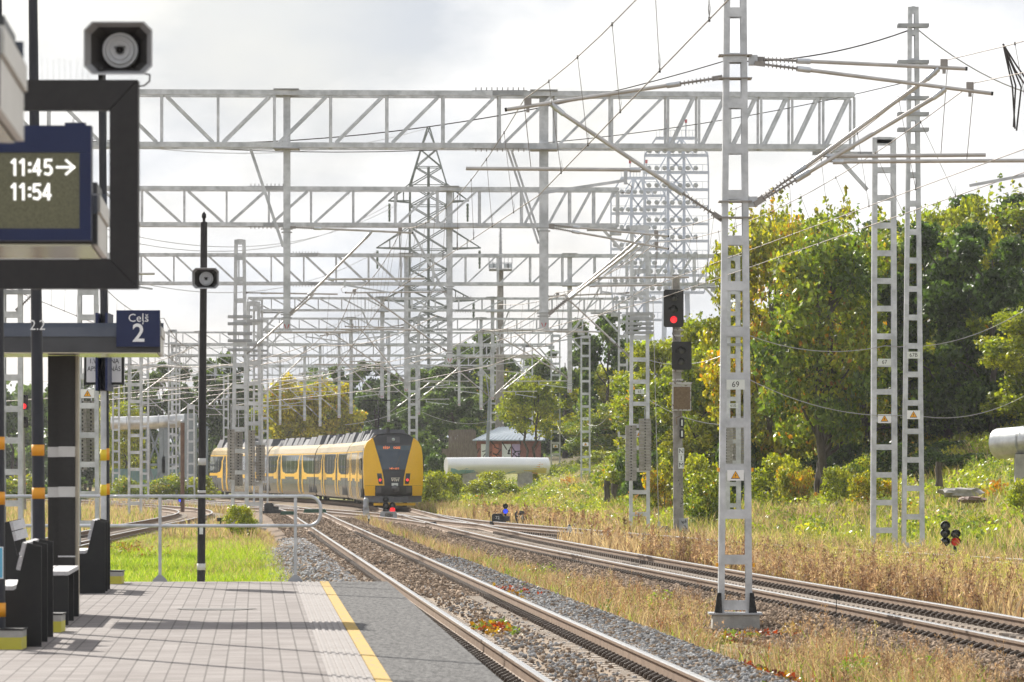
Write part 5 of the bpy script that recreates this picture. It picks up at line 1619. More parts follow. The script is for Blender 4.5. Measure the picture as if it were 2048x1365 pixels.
    def wing(s):
        rows = [(1.16, -1.55, -.50), (1.5, -1.57, -.52), (2.0, -1.57, -.62), (2.7, -1.56, -.80), (3.15, -1.50, -.93), (3.45, -1.36, -1.0), (3.66, -1.12, -1.07)]
        rows = rows if s < 0 else [(z, -xr, -xl) for z, xl, xr in rows]
        fpanel(rows, 'tyel', 'cab_wing', .02)
        low = [(.62, -1.48, -.98), (.74, -1.52, -.98), (1.15, -1.55, -.97)]
        fpanel(low if s < 0 else [(z, -xr, -xl) for z, xl, xr in low], 'tyel', 'lower_wing', .018)
        bp = [(.78, -.95, -.66), (1.12, -.95, -.66)]
        fpanel(bp if s < 0 else [(z, -xr, -xl) for z, xl, xr in bp], 'tmid', 'buffer_panel', .03)
        niche = [(1.24, -.78, -.58), (1.5, -.84, -.60), (1.80, -.88, -.64)]
        nh = fpanel(niche if s < 0 else [(z, -xr, -xl) for z, xl, xr in niche], 'tdark', 'headlight', .032)
        x = s * .715
        mb = MB(); mb.lathe(Q(x, 1.45, yfront(x, 1.45) - .03), [(.09, .02), (.09, -.02), (.075, -.025)], 'tmid', axis=t, n=18)
        mb.lathe(Q(x, 1.45, yfront(x, 1.45) - .05), [(.07, 0), (.05, -.012), (0, -.018)], 'red_on', axis=t, n=18); mb.build('tail_lamp', nh)
        # mirror camera and handle
        mb = MB(); mb.box(Q(s * 1.66, 2.55, 1.7), (.10, .12, .10), 'black', np.array([r, t, UZ])); mb.box(Q(s * 1.63, 2.25, 1.7), (.05, .10, .55), 'black', np.array([r, t, UZ])); mb.build('side_camera', T)
    wing(-1); wing(1)
    fpanel([(.95, -.98, .98), (1.16, -.98, .98)], 'tdark', 'lower_mask', .006)
    mask = fpanel([(.70, -.98, .98), (1.16, -.60, .60), (2.0, -.66, .66), (2.7, -.84, .84), (3.15, -.97, .97), (3.45, -1.04, 1.04), (3.66, -1.1, 1.1), (3.84, -.82, .82)], 'tdark', 'cab_mask', .012)
    fpanel([(2.02, -.62, .62), (2.6, -.76, .76), (3.02, -.88, .88)], 'twind', 'windscreen', .03)
    db = fpanel([(3.03, -.885, .885), (3.26, -.92, .92)], 'destbg', 'destination_display', .03)
    for tx, x, w in (('RĪGA', -.36, .9), ('OGRE', .18, .8)):
        mb = MB(); mb.text(tx, .17, Q(x, 3.14, yfront(x, 3.14) - .052), r, UZ, 'dest', sx=w); mb.build('destination_text', db)
    lp = fpanel([(3.42, -.34, .34), (3.74, -.34, .34)], 'tmid', 'top_lamp', .03)
    mb = MB(); mb.lathe(Q(0, 3.58, yfront(0, 3.58) - .05), [(.085, .02), (.085, -.01), (0, -.015)], 'lens2', axis=t, n=16); mb.build('lamp_lens', lp)
    mb = MB(); mb.text('14EV-0015', .125, Q(.02, 2.05, yfront(0, 2.05) - .062), r, UZ, 'dest', sx=.95); mb.build('number_lettering', mask)
    mb = MB(); mb.text('Vivi', .26, Q(.06, 1.46, yfront(0, 1.46) - .034), r, UZ + r * .25, 'silver', bold=True, sx=1.15)
    mb.bar(Q(-.12, 1.56, yfront(0, 1.5) - .036), Q(.32, 1.56, yfront(.2, 1.5) - .036), .02, .004, 'silver'); mb.build('emblem', mask)
    mb = MB(); mb.bar(Q(.06, 2.06, yfront(0, 2.06) - .07), Q(.36, 2.75, yfront(.3, 2.75) - .07), .025, .02, 'black'); mb.build('wiper', T)
    # coupler, plough
    mb = MB(); mb.lathe(Q(.05, 1.0, -.25), [(0, -.14), (.16, -.12), (.19, 0), (.16, .35), (.1, .7)], 'tmid', axis=t, n=12); mb.box(Q(.05, 1.22, .1), (.34, .3, .14), 'plate', np.array([r, t, UZ])); mb.box(Q(.22, .95, -.1), (.12, .3, .2), 'tmid', np.array([r, t, UZ])); mb.build('coupler', T)
    mb = MB()
    V = []
    for x in np.linspace(-1.5, 1.5, 9):
        v = .1 + .75 * (x / 1.5) ** 2
        V += [Q(x, .66 - .1 * (1 - abs(x) / 1.5), v), Q(x, .28, v - .12), Q(x, .28, v + .5), Q(x, .66, v + .6)]
    F = []
    for k in range(8):
        for j in range(4): F.append((k * 4 + j, k * 4 + (j + 1) % 4, (k + 1) * 4 + (j + 1) % 4, (k + 1) * 4 + j))
    F += [(0, 1, 2, 3), (35, 34, 33, 32)]
    mb.add(V, F, 'tmid'); mb.build('skirt', T)
    mb = MB(); V = []
    for x in np.linspace(-1.05, 1.15, 7):
        v = .12 + .6 * (x / 1.5) ** 2
        V += [Q(x, .24, v), Q(x, .11, v), Q(x, .11, v + .06), Q(x, .24, v + .06)]
    F = []
    for k in range(6):
        for j in range(4): F.append((k * 4 + j, k * 4 + (j + 1) % 4, (k + 1) * 4 + (j + 1) % 4, (k + 1) * 4 + j))
    F += [(0, 1, 2, 3), (27, 26, 25, 24)]
    mb.add(V, F, 'tyel'); mb.build('plough', T)
    mb = MB(); mb.box(Q(0, .72, .9), (1.9, 1.0, .55), 'under', np.array([r, t, UZ])); mb.build('front_underframe', T)
    # pantograph, raised, on the second half of the first car
    c = a + t * 21 + UZ * 4.0
    mb = MB(); mb.tube([c, c - t * 1.1 + UZ * .9], .04, 'under', 6); mb.tube([c - t * 1.1 + UZ * .9, c + t * .1 + UZ * 1.9], .03, 'under', 6)
    for q in (-.12, .12): mb.bar(c + t * (.1 + q) + UZ * 1.92 - r * .85, c + t * (.1 + q) + UZ * 1.92 + r * .85, .05, .05, 'under')
    mb.bar(c - t * .1 + UZ * 1.9, c + t * .3 + UZ * 1.9, .04, .04, 'under'); mb.build('pantograph', T)
    mb = MB(); mb.tube([c - t * 13.8 - UZ * .1, c - t * 13.8 + UZ * .28 ], .08, 'under', 8); mb.build('horn', T)
M['lens2'] = material('pale_lamp_glass', (.45, .50, .48), None, .1, spec=.8)
build_train()

# ================================================================ signals, point machines, trackside things
def hood(mb, c, r, L=.16, m='blackpaint', full=False):
    """sun visor over a lens facing -Y"""
    c = np.asarray(c, float); V = []; F = []
    a0, a1 = (-20, 200) if not full else (-60, 240)
    an = np.radians(np.linspace(a0, a1, 13))
    for k, q in enumerate(an):
        d_ = np.array([math.cos(q), 0, math.sin(q)])
        V += [c + d_ * r, c + d_ * (r * 1.03) - UY * L * (.55 + .45 * max(0, math.sin(q))), c + d_ * (r + .012) - UY * L * (.55 + .45 * max(0, math.sin(q))), c + d_ * (r + .012)]
    for k in range(12):
        for j in range(4): F.append((k * 4 + j, k * 4 + (j + 1) % 4, (k + 1) * 4 + (j + 1) % 4, (k + 1) * 4 + j))
    mb.add(V, F, m)
def lensg(mb, c, r, m):
    mb.lathe(c, [(r, 0), (r * .7, -.015), (0, -.022)], m, axis=(0, 1, 0), n=16)
def colour_signal(px, Y, pyb, heads, label, mast_py=None, wtop=15, wbot=22, plates=True):
    x = xat(px, Y); zb = zat(pyb, Y)
    t = thing('colour_light_signal', label, 'signal', (x, Y, zb), 'colour light signals')
    k = Y / FPX
    zt = zat(heads[0][1] - 30, Y)
    mb = MB(); mb.tube([(x, Y + .12, zb - .3), (x - 6 * k, Y + .12, zt)], [wbot * k / 2, wtop * k / 2], 'oldconc', 12); mb.build('post', t)
    for (x0, y0, x1, y1, lamps) in heads:
        hx0, hx1, hz0, hz1 = xat(x0, Y), xat(x1, Y), zat(y1, Y), zat(y0, Y)
        w, h, c = (hx1 - hx0), (hz1 - hz0), .05
        mb = MB(); mb.prism([(c, 0), (w - c, 0), (w, c), (w, h - c), (w - c, h), (c, h), (0, h - c), (0, c)], (hx0, Y - .16, hz0), UX, UZ, UY, .03, 'blackpaint')
        mb.bb(hx0 + .06, hx1 - .06, Y - .129, Y + .10, hz0 + .03, hz1 - .03, 'blackpaint')
        hd = mb.build('signal_head', t)
        for lx, ly, m in lamps:
            cpos = np.array([xat(lx, Y), Y - .165, zat(ly, Y)])
            mb = MB(); hood(mb, cpos, .135, .26); mb.build('visor', hd)
            mb = MB(); lensg(mb, cpos, .115, m); mb.build('lens', hd)
    return t, x, k
ts1, x, k = colour_signal(1358, 168, 1085, [(1327, 580, 1367, 655, [(1347, 597, 'lens'), (1347, 620, 'lens'), (1347, 640, 'red_on')]),
                                          (1343, 684, 1383, 740, [(1362, 702, 'lens'), (1362, 724, 'lens')])],
                       'tall concrete colour light signal showing red, marked N 1 M, left of mast 69')
Y = 168
mb = MB(); mb.bb(xat(1344, Y), xat(1382, Y), Y - .14, Y + .05, zat(822, Y), zat(771, Y), 'peel'); mb.build('route_box', ts1)
mb = MB(); mb.bb(xat(1347, Y), xat(1380, Y), Y - .155, Y - .142, zat(819, Y), zat(774, Y), 'rustbox'); mb.build('route_panel', ts1)
mb = MB(); mb.bb(xat(1339, Y), xat(1384, Y), Y - .16, Y + .06, zat(770, Y), zat(765, Y), 'peel'); mb.build('bracket', ts1)
for py in (742, 760, 672, 660):
    mb = MB(); mb.lathe(pos(1356, py, Y) + UY * .12, [(.19, -.03), (.2, 0), (.19, .03)], 'peel', n=10); mb.build('collar', ts1)
mb = MB(); mb.tube([pos(1362, 822, Y - .2), pos(1362, 832, Y - .28), pos(1352, 836, Y - .28), pos(1354, 850, Y - .2)], .02, 'rustbox', 6); mb.build('cable', ts1)
mb = MB(); mb.tube([pos(1348, 655, Y - .1), pos(1345, 668, Y - .15), pos(1352, 680, Y - .1)], .02, 'dwire', 6); mb.build('cable', ts1)
for py, ch in ((903, 'N'), (917, '1'), (931, 'M')):
    c = pos(1362.5, py, Y - .14); mb = MB(); mb.box(c, (.19, .012, .225), 'plate'); mb.text(ch, .22, c - UY * .008, UX, UZ, 'black'); mb.build('letter_plate', ts1)
for py in (846, 868):
    c = pos(1364, py, Y - .14); mb = MB(); mb.prism([(-.06, -.16), (.06, -.16), (.085, -.1), (.085, .1), (.06, .16), (-.06, .16), (-.085, .1), (-.085, -.1)], c, UX, UZ, UY, .03, 'black'); mb.box(c - UY * .012, (.05, .02, .2), 'plate'); mb.build('lamp_tag', ts1)
c = pos(1367, 1053, Y - .2); mb = MB(); mb.box(c, (.29, .16, .54), 'galv2'); 
for k2 in range(9):
    p = c - UY * .082 + np.array([random.uniform(-.09, .09), 0, random.uniform(-.2, .2)]); q = p + np.array([random.uniform(-.09, .09), 0, random.uniform(-.12, .12)])
    mb.bar(p, q, .022, .003, 'black')
mb.build('junction_box', ts1)
mb = MB()
for k2 in range(10):
    p = pos(1362 + random.uniform(-5, 6), 960 + k2 * 6, Y - .165); mb.bar(p, p + np.array([random.uniform(-.08, .08), 0, random.uniform(-.1, .1)]), .02, .003, 'black')
mb.build('graffiti', ts1)
ts2, x, k = colour_signal(47, 205, 1005, [(40, 790, 57, 820, [(48, 797, 'lens'), (48, 813, 'red_on')]), (40, 834, 57, 856, [(48, 840, 'lens'), (48, 849, 'lens')])],
                       'distant colour light signal showing red at the left border between the masts', wtop=9, wbot=11)

def dwarf(px, Y, pyb, cols, label, base=True, cap=None, lampr=.125):
    """cols: list of (dx px, list of (py, lens material))"""
    z0 = zat(pyb, Y); x = xat(px, Y)
    t = thing('dwarf_signal', label, 'signal', (x, Y, z0), 'dwarf signals beside the tracks')
    for dx, lamps in cols:
        for py, m in lamps:
            c = np.array([xat(px + dx, Y), Y - .05, zat(py, Y)])
            mb = MB(); mb.lathe(c, [(0, .24), (lampr * .8, .22), (lampr, .05), (lampr * 1.02, 0)], 'blackpaint', axis=(0, 1, 0), n=16)
            h = mb.build('lamp_housing', t)
            mb = MB(); hood(mb, c, lampr, .2); mb.build('visor', h)
            mb = MB(); lensg(mb, c + UY * .01, lampr * .95, m); mb.build('lens', h)
        zz = [zat(py, Y) for py, _ in lamps]
        mb = MB(); mb.bb(xat(px + dx, Y) - .04, xat(px + dx, Y) + .04, Y + .1, Y + .18, z0 + (.2 if base else 0), max(zz), 'blackpaint'); mb.build('stem', t)
    if base:
        mb = MB(); mb.prism([(-.36, 0), (.36, 0), (.36, .40), (.30, .50), (-.30, .50), (-.36, .40)], (x, Y - .12, z0 - .05), UX, UZ, UY, .5, 'galv2'); mb.build('base_cabinet', t)
        if cap:
            mb = MB(); mb.box((x + .02, Y - .13, z0 + .26), (.32, .012, .24), 'oldconc'); mb.text(cap, .17, (x + .02, Y - .14, z0 + .26), UX, UZ, 'black'); mb.build('letter_plate', t)
    return t
dwarf(777, 216, 1044, [(-5, [(1000, 'lens'), (1011, 'lens'), (1021, 'lens')]), (8, [(1011, 'lens'), (1020.5, 'red_on')])], 'dwarf signal N2M with one red lamp in front of the train', cap='N2M')
dwarf(1898, 140, 1105, [(-8, [(1052, 'lens'), (1067, 'lens'), (1084, 'lens')]), (13, [(1069, 'lens'), (1084, 'red_dim')])], 'cluster of five black signal lamps among the weeds at right', base=False)
dwarf(1011, 198, 1044, [(0, [(1013, 'lens'), (1023, 'blue_on')])], 'dwarf signal with a blue lamp beside the point machines 72 and 74', base=False, lampr=.10)
dwarf(361, 262, 1012, [(0, [(997, 'lens'), (1001, 'blue_on')])], 'small dwarf signal with a blue lamp beside the brown post', base=False, lampr=.10)
M['machine'] = material('black_cast_point_machine', (.022, .023, .026), (.05, .052, .058), .55, .2, 6, .2, 30)
def point_machine(px, Y, pyb, w, h, txt, label):
    x, z = xat(px, Y), zat(pyb, Y)
    t = thing('point_machine', label, 'point machine', (x, Y, z), 'point machines')
    mb = MB(); mb.prism([(-w / 2, 0), (w / 2, 0), (w / 2, h * .8), (w / 2 - .06, h), (-w / 2 + .06, h), (-w / 2, h * .8)], (x, Y - .25, z), UX, UZ, UY, .6, 'machine'); mb.build('housing', t)
    mb = MB(); mb.bb(x - w * .7, x + w * .75, Y - .35, Y + .4, z - .12, z - .002, 'machine'); mb.build('bed_plate', t)
    mb = MB(); mb.bb(x + w * .5, x + w * 1.1, Y - .3, Y + .05, z + .01, z + .2, 'machine'); mb.build('motor_box', t)
    if txt: mb = MB(); mb.text(txt, h * .55, (x, Y - .254, z + h * .45), UX, UZ, 'plate'); mb.build('numeral', t)
    return t
point_machine(995, 196, 1043, .44, .30, '72', 'squat black point machine painted 72 left of the blue dwarf lamp')
point_machine(1040, 196, 1046, .40, .46, '74', 'taller black point machine painted 74 right of the blue dwarf lamp')
point_machine(1330, 172, 1070, .30, .30, '76', 'small black point machine painted 76 beside the tall signal')
point_machine(538, 232, 1022, .42, .36, None, 'black point machine at the foot of the masts left of the rails')
def cover(px, Y, py, w, m, label):
    x, z = xat(px, Y), zat(py, Y)
    mb = MB(); mb.prism([(-w / 2, 0), (w / 2, 0), (w / 2 - .06, .16), (-w / 2 + .06, .16)], (x, Y - .18, z), UX, UZ, UY, .36, m)
    o = mb.build('rod_cover', None, origin=(x, Y, z)); tag(o, label, 'cover', 'covers over the switch rods')
M['greencover'] = material('dark_green_cover', (.02, .07, .045), (.03, .09, .06), .6, 0, 5)
cover(576, 222, 1030, .7, 'greencover', 'dark green switch rod cover left of the rails'); cover(630, 214, 1026, 1.0, 'greencover', 'green switch rod cover between the crossing rails')
cover(553, 226, 1027, .5, 'machine', 'black switch rod cover beside the green one'); cover(860, 200, 1052, .6, 'machine', 'black rod cover right of the N2M dwarf signal'); cover(1205, 152, 1082, .5, 'machine', 'black rod cover in the dry grass of the diverging track')
# marker posts
def marker(px, Y, pyb, pyt, r, label):
    x = xat(px, Y)
    t = thing('marker_post', label, 'post', (x, Y, zat(pyb, Y)), 'clearance marker posts')
    zb, zt = zat(pyb, Y), zat(pyt, Y); zm = (zb + zt) / 2
    mb = MB(); mb.tube([(x, Y, zb - .1), (x, Y, zm)], r, 'blackpaint', 10); mb.build('foot', t)
    mb = MB(); mb.lathe((x, Y, zm), [(r, .001), (r, (zt - zm) * .75)], 'plate', n=10); mb.build('shaft', t)
    mb = MB(); mb.lathe((x, Y, zm), [(r * 1.02, (zt - zm) * .75), (r * .5, (zt - zm) * .97), (0, zt - zm)], 'blackpaint', n=10); mb.build('cap', t)
marker(1139, 166, 1077, 1049, .07, 'short black and white marker post between the diverging rails')
marker(738, 208, 1046, 1030, .05, 'small marker post left of the N2M dwarf signal')
# grey round headed post next to the dwarf signal (seen from behind)
t = thing('dwarf_signal', 'pale grey dwarf signal seen from behind, left of the N2M signal', 'signal', (xat(732, 226), 226, zat(1026, 226)), 'dwarf signals beside the tracks')
x, Y = xat(732, 226), 226
mb = MB(); mb.lathe((x, Y, zat(1010, Y)), [(.0, .32), (.07, .31), (.11, .25), (.12, .12), (.11, 0), (.13, -.04), (.12, -.2), (.08, -.24)], 'galv2', n=12); mb.build('lamp_housing', t)
mb = MB(); mb.bb(x - .14, x + .14, Y - .1, Y + .1, zat(1028, Y) - .1, zat(1017, Y), 'galv2'); mb.build('base_cabinet', t)
# thin flag marker by track B
t = thing('track_marker', 'small black square marker on a thin stake right of mast 69', 'marker', (xat(1672, 68.5), 68.5, -.3))
mb = MB(); mb.tube([(xat(1670, 68.5), 68.5, -.35), (xat(1673, 68.5), 68.5, zat(1200, 68.5))], .007, 'black', 6); mb.build('stake', t)
mb = MB(); mb.box(pos(1673, 1194, 68.5), (.09, .02, .07), 'black'); mb.build('plate', t)
t = thing('track_marker', 'small dark T shaped marker on the lawn right of the speaker pole', 'marker', (xat(442, 190), 190, -.36))
mb = MB(); mb.bb(xat(442, 190) - .05, xat(442, 190) + .05, 189.95, 190.05, -.4, zat(1040, 190), 'blackpaint'); mb.build('stake', t)
mb = MB(); mb.bb(xat(434, 190), xat(451, 190), 189.9, 190.1, zat(1043, 190), zat(1036, 190), 'blackpaint'); mb.build('plate', t)
M['brownp'] = material('brown_rusty_steel', (.13, .075, .055), (.20, .12, .085), .7, .1, 4)
# brown post
t = thing('brown_post', 'slim brown rusty post in front of the pipe trestle', 'post', (xat(365, 262), 262, -.36))
mb = MB(); mb.tube([(xat(365, 262), 262, -.4), (xat(365, 262), 262, zat(846, 262))], .11, 'brownp', 10); mb.build('shaft', t)
mb = MB(); mb.lathe((xat(365, 262), 262, zat(846, 262)), [(.11, 0), (.13, .02), (.09, .12), (0, .15)], 'galv2', n=10); mb.build('cap', t)

# ================================================================ pipes, trestle, shed, boulders
M['pipe'] = material('aluminium_pipe_jacket', (.42, .42, .42), (.74, .74, .73), .36, .65, 1.1, .3, 4)
M['pipew'] = material('glare_whitened_pipe_jacket', (.78, .79, .80), (.84, .84, .84), .3, .2, .6, .1, 4)  # burnt-out glare on the silver jacket put into its near-white colour
def graf_mat():
    m = bpy.data.materials.new('spray_painted_pipe'); m.use_nodes = True; t = m.node_tree; p = t.nodes['Principled BSDF']
    c = N(t, 'ShaderNodeTexCoord'); v = N(t, 'ShaderNodeTexVoronoi', inp={'Scale': 2.0}); mp_ = N(t, 'ShaderNodeMapping'); mp_.inputs['Scale'].default_value = (.5, 1, 1.2)
    nn = N(t, 'ShaderNodeTexNoise', inp={'Scale': 1.5, 'Detail': 3}); 
    mxv = N(t, 'ShaderNodeMix', data_type='RGBA'); mxv.inputs['Factor'].default_value = .35
    t.links.new(c.outputs['Object'], mp_.inputs[0]); t.links.new(mp_.outputs[0], nn.inputs['Vector']); t.links.new(mp_.outputs[0], mxv.inputs['A']); t.links.new(nn.outputs['Color'], mxv.inputs['B'])
    t.links.new(mxv.outputs['Result'], v.inputs['Vector'])
    r = N(t, 'ShaderNodeValToRGB'); r.color_ramp.interpolation = 'CONSTANT'
    cols = [(.80, .80, .80), (.72, .36, .12), (.80, .80, .79), (.25, .45, .66), (.80, .79, .78), (.70, .60, .22), (.55, .66, .70), (.80, .80, .79)]
    e = r.color_ramp.elements
    while len(e) < len(cols): e.new(.5)
    for i, q in enumerate(cols): e[i].position = i / len(cols); e[i].color = q + (1,)
    sp = N(t, 'ShaderNodeSeparateColor'); t.links.new(v.outputs['Color'], sp.inputs[0]); t.links.new(sp.outputs[0], r.inputs[0]); t.links.new(r.outputs[0], p.inputs['Base Color'])
    p.inputs['Roughness'].default_value = .4
    return m
M['graf'] = graf_mat()
def pipe(pts, r, label, supports=(), m='pipe', graf=False):
    t = thing('insulated_pipe', label, 'pipe', tuple(pts[0]), 'large insulated heating pipes')
    pts = [np.array(p, float) for p in pts]
    mb = MB(); mb.tube(pts, r, m, 24); mb.build('jacket', t)
    if graf:
        a, b = pts[0], pts[-1]; d_ = unit(b - a); u = unit(np.cross(d_, UZ)); 
        if u[1] > 0: u = -u
        V = []; F = []
        for p in (a + d_ * .2, b - d_ * .2):
            for q in np.radians(np.linspace(-75, 22, 8)): V.append(p + (u * math.cos(q) + UZ * math.sin(q)) * (r + .012))
        for q in range(7): F.append((q, q + 1, 9 + q, 8 + q))
        mb = MB(); mb.add(V, F, 'graf'); mb.build('graffiti', t)
    L = np.linalg.norm(pts[-1] - pts[0]); d_ = unit(pts[-1] - pts[0])
    for k in np.arange(1.2, L, 2.4):
        mb = MB(); mb.tube([pts[0] + d_ * k, pts[0] + d_ * (k + .06)], r + .012, 'galv2', 24, cap=False); mb.build('band', t)
    for p in supports:
        mb = MB(); p = np.array(p, float); g0 = gz(p[0], p[1]); mb.bb(p[0] - .5, p[0] + .5, p[1] - .3, p[1] + .3, g0 - .3, p[2] - r * .8, 'concrete'); mb.build('saddle', t)
    return t
Yp = 168
pipe([pos(1998, 888, Yp), pos(2120, 878, Yp - 2), pos(2300, 862, Yp - 5)], .52, 'large silver pipe end entering at the right border below the hill trees', [pos(2060, 884, Yp - 1)], 'pipe')
pipe([pos(892, 932, 330), pos(1000, 931, 331), pos(1095, 932, 332)], .54, 'long silver pipe with colourful graffiti on the bank right of the train', [pos(940, 931, 330.5), pos(1050, 932, 331.5)], 'pipew', graf=True)
# trestle with pipe at left
def trestle():
    Y = 380
    t = thing('pipe_trestle', 'grey steel trestle with crossed braces carrying a silver pipe, left of the slim pole', 'trestle', (xat(330, Y), Y, gz(xat(330, Y), Y)))
    zt, z0 = zat(853, Y), gz(xat(330, Y), Y) - .2
    cols = [xat(p, Y) for p in (296, 323, 332, 366, 412)]
    for x in cols:
        mb = MB(); mb.bb(x - .16, x + .16, Y - .2, Y + .2, z0, zt, 'steelg'); mb.build('column', t)
    zs = np.linspace(z0, zt, 3)
    for a, b in ((0, 1), (2, 3), (3, 4)):
        for i in range(2):
            for s in (0, 1):
                p = (cols[a], Y, zs[i + s]); q = (cols[b], Y, zs[i + 1 - s]); mb = MB(); mb.bar(np.array(p) + UY * .1 * s, np.array(q) + UY * .1 * s, .14, .10, 'steelg'); mb.build('cross_brace', t)
        for z in zs[1:]:
            mb = MB(); mb.bar((cols[a], Y - .05, z), (cols[b], Y - .05, z), .16, .14, 'steelg'); mb.build('strut', t)
    for x in cols[1:4]:
        mb = MB(); mb.box((x, Y - .24, zs[1]), (.6, .05, 1.2), 'steelg'); mb.build('gusset', t)
    pipe([pos(222, 852, Y + .0) + UZ * .2, pos(300, 846, Y), pos(392, 840, Y)], .5, 'silver pipe lying on the crossed trestle', m='pipe')
    tb = thing('pipe_riser', 'thick pale grey vertical pipe at the right end of the trestle', 'pipe', (xat(383, Y), Y, z0))
    mb = MB(); x = xat(383, Y); mb.tube([(x, Y - 1.2, z0), (x, Y - 1.2, zat(828, Y))], .5, 'steelg', 16); mb.build('shaft', tb)
M['steelg'] = material('blue_grey_steel', (.20, .235, .26), (.28, .31, .335), .5, .2, 1)
trestle()
# teal fence low behind
def fence():
    Y = 395
    a, b = xat(225, Y), xat(372, Y)
    t = thing('low_fence', 'low blue green fence behind the trestle', 'fence', ((a + b) / 2, Y, gz((a + b) / 2, Y)))
    mb = MB(); z0 = gz((a + b) / 2, Y) - .1
    n = int((b - a) / .26)
    for k in range(n): mb.bb(a + k * .26, a + k * .26 + .25, Y - .02 - .02 * (k % 2), Y + .02, z0, zat(938, Y), 'teal')
    mb.build('panel', t)
    for k in range(5):
        mb = MB(); x = a + (b - a) * k / 4; mb.bb(x - .06, x + .06, Y + .021, Y + .14, z0, zat(935, Y), 'steelg'); mb.build('post', t)
M['teal'] = material('faded_teal_boards', (.13, .22, .22), (.18, .28, .27), .7, 0, 3)
fence()
# shed with graffiti
M['shedwall'] = material('red_brick_shed_wall', (.22, .085, .06), (.30, .13, .10), .85, 0, 4, .3, 20)
M['shedroof'] = material('blue_corrugated_roof', (.26, .31, .36), (.36, .41, .45), .35, .4, 2)
M['lilac'] = material('faded_lilac_paint', (.42, .32, .50), (.5, .38, .55), .7, 0, 3)
M['oldwood'] = material('weathered_wood', (.12, .095, .075), (.2, .165, .135), .85, 0, 5, .3, 30, stretch=(4, 4, .6))
def shed():
    Y = 372
    t = thing('brick_shed', 'low red shed with white graffiti and a pale blue sheet roof behind the silver pipe', 'shed', (xat(1020, Y), Y, gz(xat(1020, Y), Y)))
    x0, x1 = xat(953, Y), xat(1082, Y); z0 = min(gz(x0, Y), gz(x1, Y)) - .8; z1 = zat(882, Y)
    mb = MB(); mb.bb(x0, x1, Y, Y + 6, z0, z1, 'shedwall'); mb.build('wall', t)
    mb = MB(); V = [(x0 - .3, Y - .4, z1 - .02), (x1 + .3, Y - .4, z1 - .02), (x1 + .3, Y + 6.4, zat(852, Y)), (x0 + 1.6, Y + 6.4, zat(856, Y))]; V = [np.array(v) for v in V]
    mb.add(V + [v + UZ * .08 for v in V], [(0, 3, 2, 1), (4, 5, 6, 7), (0, 1, 5, 4), (1, 2, 6, 5), (2, 3, 7, 6), (3, 0, 4, 7)], 'shedroof')
    for k in range(18):
        u = (k + .5) / 18; p = V[0] + (V[1] - V[0]) * u; q = V[3] + (V[2] - V[3]) * u; mb.bar(p + UZ * .10, q + UZ * .10, .05, .05, 'shedroof', up=(0, 0, 1))
    mb.build('roof', t)
    mb = MB()
    for a, b, m in ((962, 972, 'plate'), (985, 997, 'shedwall2'), (1004, 1022, 'plate'), (1024, 1040, 'lilac')):
        mb.bb(xat(a, Y), xat(b, Y), Y - .03, Y - .004, z0 + 1.0, z1 - .25, m)
    for k in range(26):
        x = xat(random.uniform(958, 1042), Y); z = random.uniform(z1 - 1.3, z1 - .3); mb.bar((x, Y - .04, z), (x + random.uniform(-.5, .5), Y - .04, z + random.uniform(-.6, .6)), .07, .012, 'black')
    mb.build('graffiti', t)
M['shedwall2'] = material('orange_red_paint', (.45, .14, .08), (.5, .18, .1), .7, 0, 3)
shed()
def board_fence(px0, px1, Y, pyt, label, m='oldwood', drop=2.2):
    a, b = xat(px0, Y), xat(px1, Y)
    t = thing('board_fence', label, 'fence', ((a + b) / 2, Y, zat(pyt, Y) - drop))
    mb = MB(); n = max(3, int((b - a) / .17))
    for k in range(n):
        x = a + (b - a) * k / n; mb.bb(x, x + (b - a) / n - .012, Y - .015, Y + .015, zat(pyt, Y) - drop, zat(pyt, Y) + random.uniform(-.05, .05), m)
    mb.build('boards', t)
    for z in (.3, drop - .4):
        mb = MB(); mb.bb(a, b, Y + .016, Y + .08, zat(pyt, Y) - drop + z, zat(pyt, Y) - drop + z + .1, m); mb.build('rail', t)
board_fence(884, 955, 368, 898, 'weathered board fence behind the left end of the graffiti pipe')
board_fence(897, 952, 392, 860, 'dark board fence higher up left of the shed', drop=2.4)
# blue grey leaning lamp post near shed
t = thing('wooden_pole', 'leaning grey pole left of mast 53', 'pole', (xat(972, 366), 366, gz(xat(972, 366), 366)))
mb = MB(); mb.tube([(xat(972, 366), 366, gz(xat(972, 366), 366) - .2), pos(979, 798, 366)], [.16, .11], 'steelg', 10); mb.build('shaft', t)
mb = MB(); p = pos(962, 748, 366); mb.box(p, (.5, .3, .35), 'galv2'); mb.tube([pos(979, 798, 366), pos(972, 752, 366), p], .05, 'galv2', 6); mb.build('lamp_head', t)
# boulders and logs
def boulder(px, Y, py, w, h, label, m='block', name='boulder'):
    c = pos(px, py, Y); V = []; F = []
    n = 14; rings = 6
    for i in range(rings + 1):
        th = math.pi * i / rings
        for k in range(n):
            an = 2 * math.pi * k / n; q = 1 + random.uniform(-.22, .22)
            V.append(c + np.array([math.sin(th) ** .45 * math.copysign(abs(math.cos(an)) ** .6, math.cos(an)) * w / 2 * q, math.sin(th) ** .45 * math.sin(an) * w / 2 * q, math.copysign(abs(math.cos(th)) ** .6, math.cos(th)) * h / 2 * (1 + (q - 1) * 1.5)]))
    for i in range(rings):
        for k in range(n): F.append((i * n + k, (i + 1) * n + k, (i + 1) * n + (k + 1) % n, i * n + (k + 1) % n))
    mb = MB(); mb.add(V, F, m); o = mb.build(name, None, origin=c); return tag(o, label, 'rock')
boulder(1922, 171, 986, 1.4, .28, 'flat grey rock slab on the grassy slope at right')
boulder(1945, 168, 1000, .9, .2, 'low earth coloured stone below the flat slab', 'brownp')
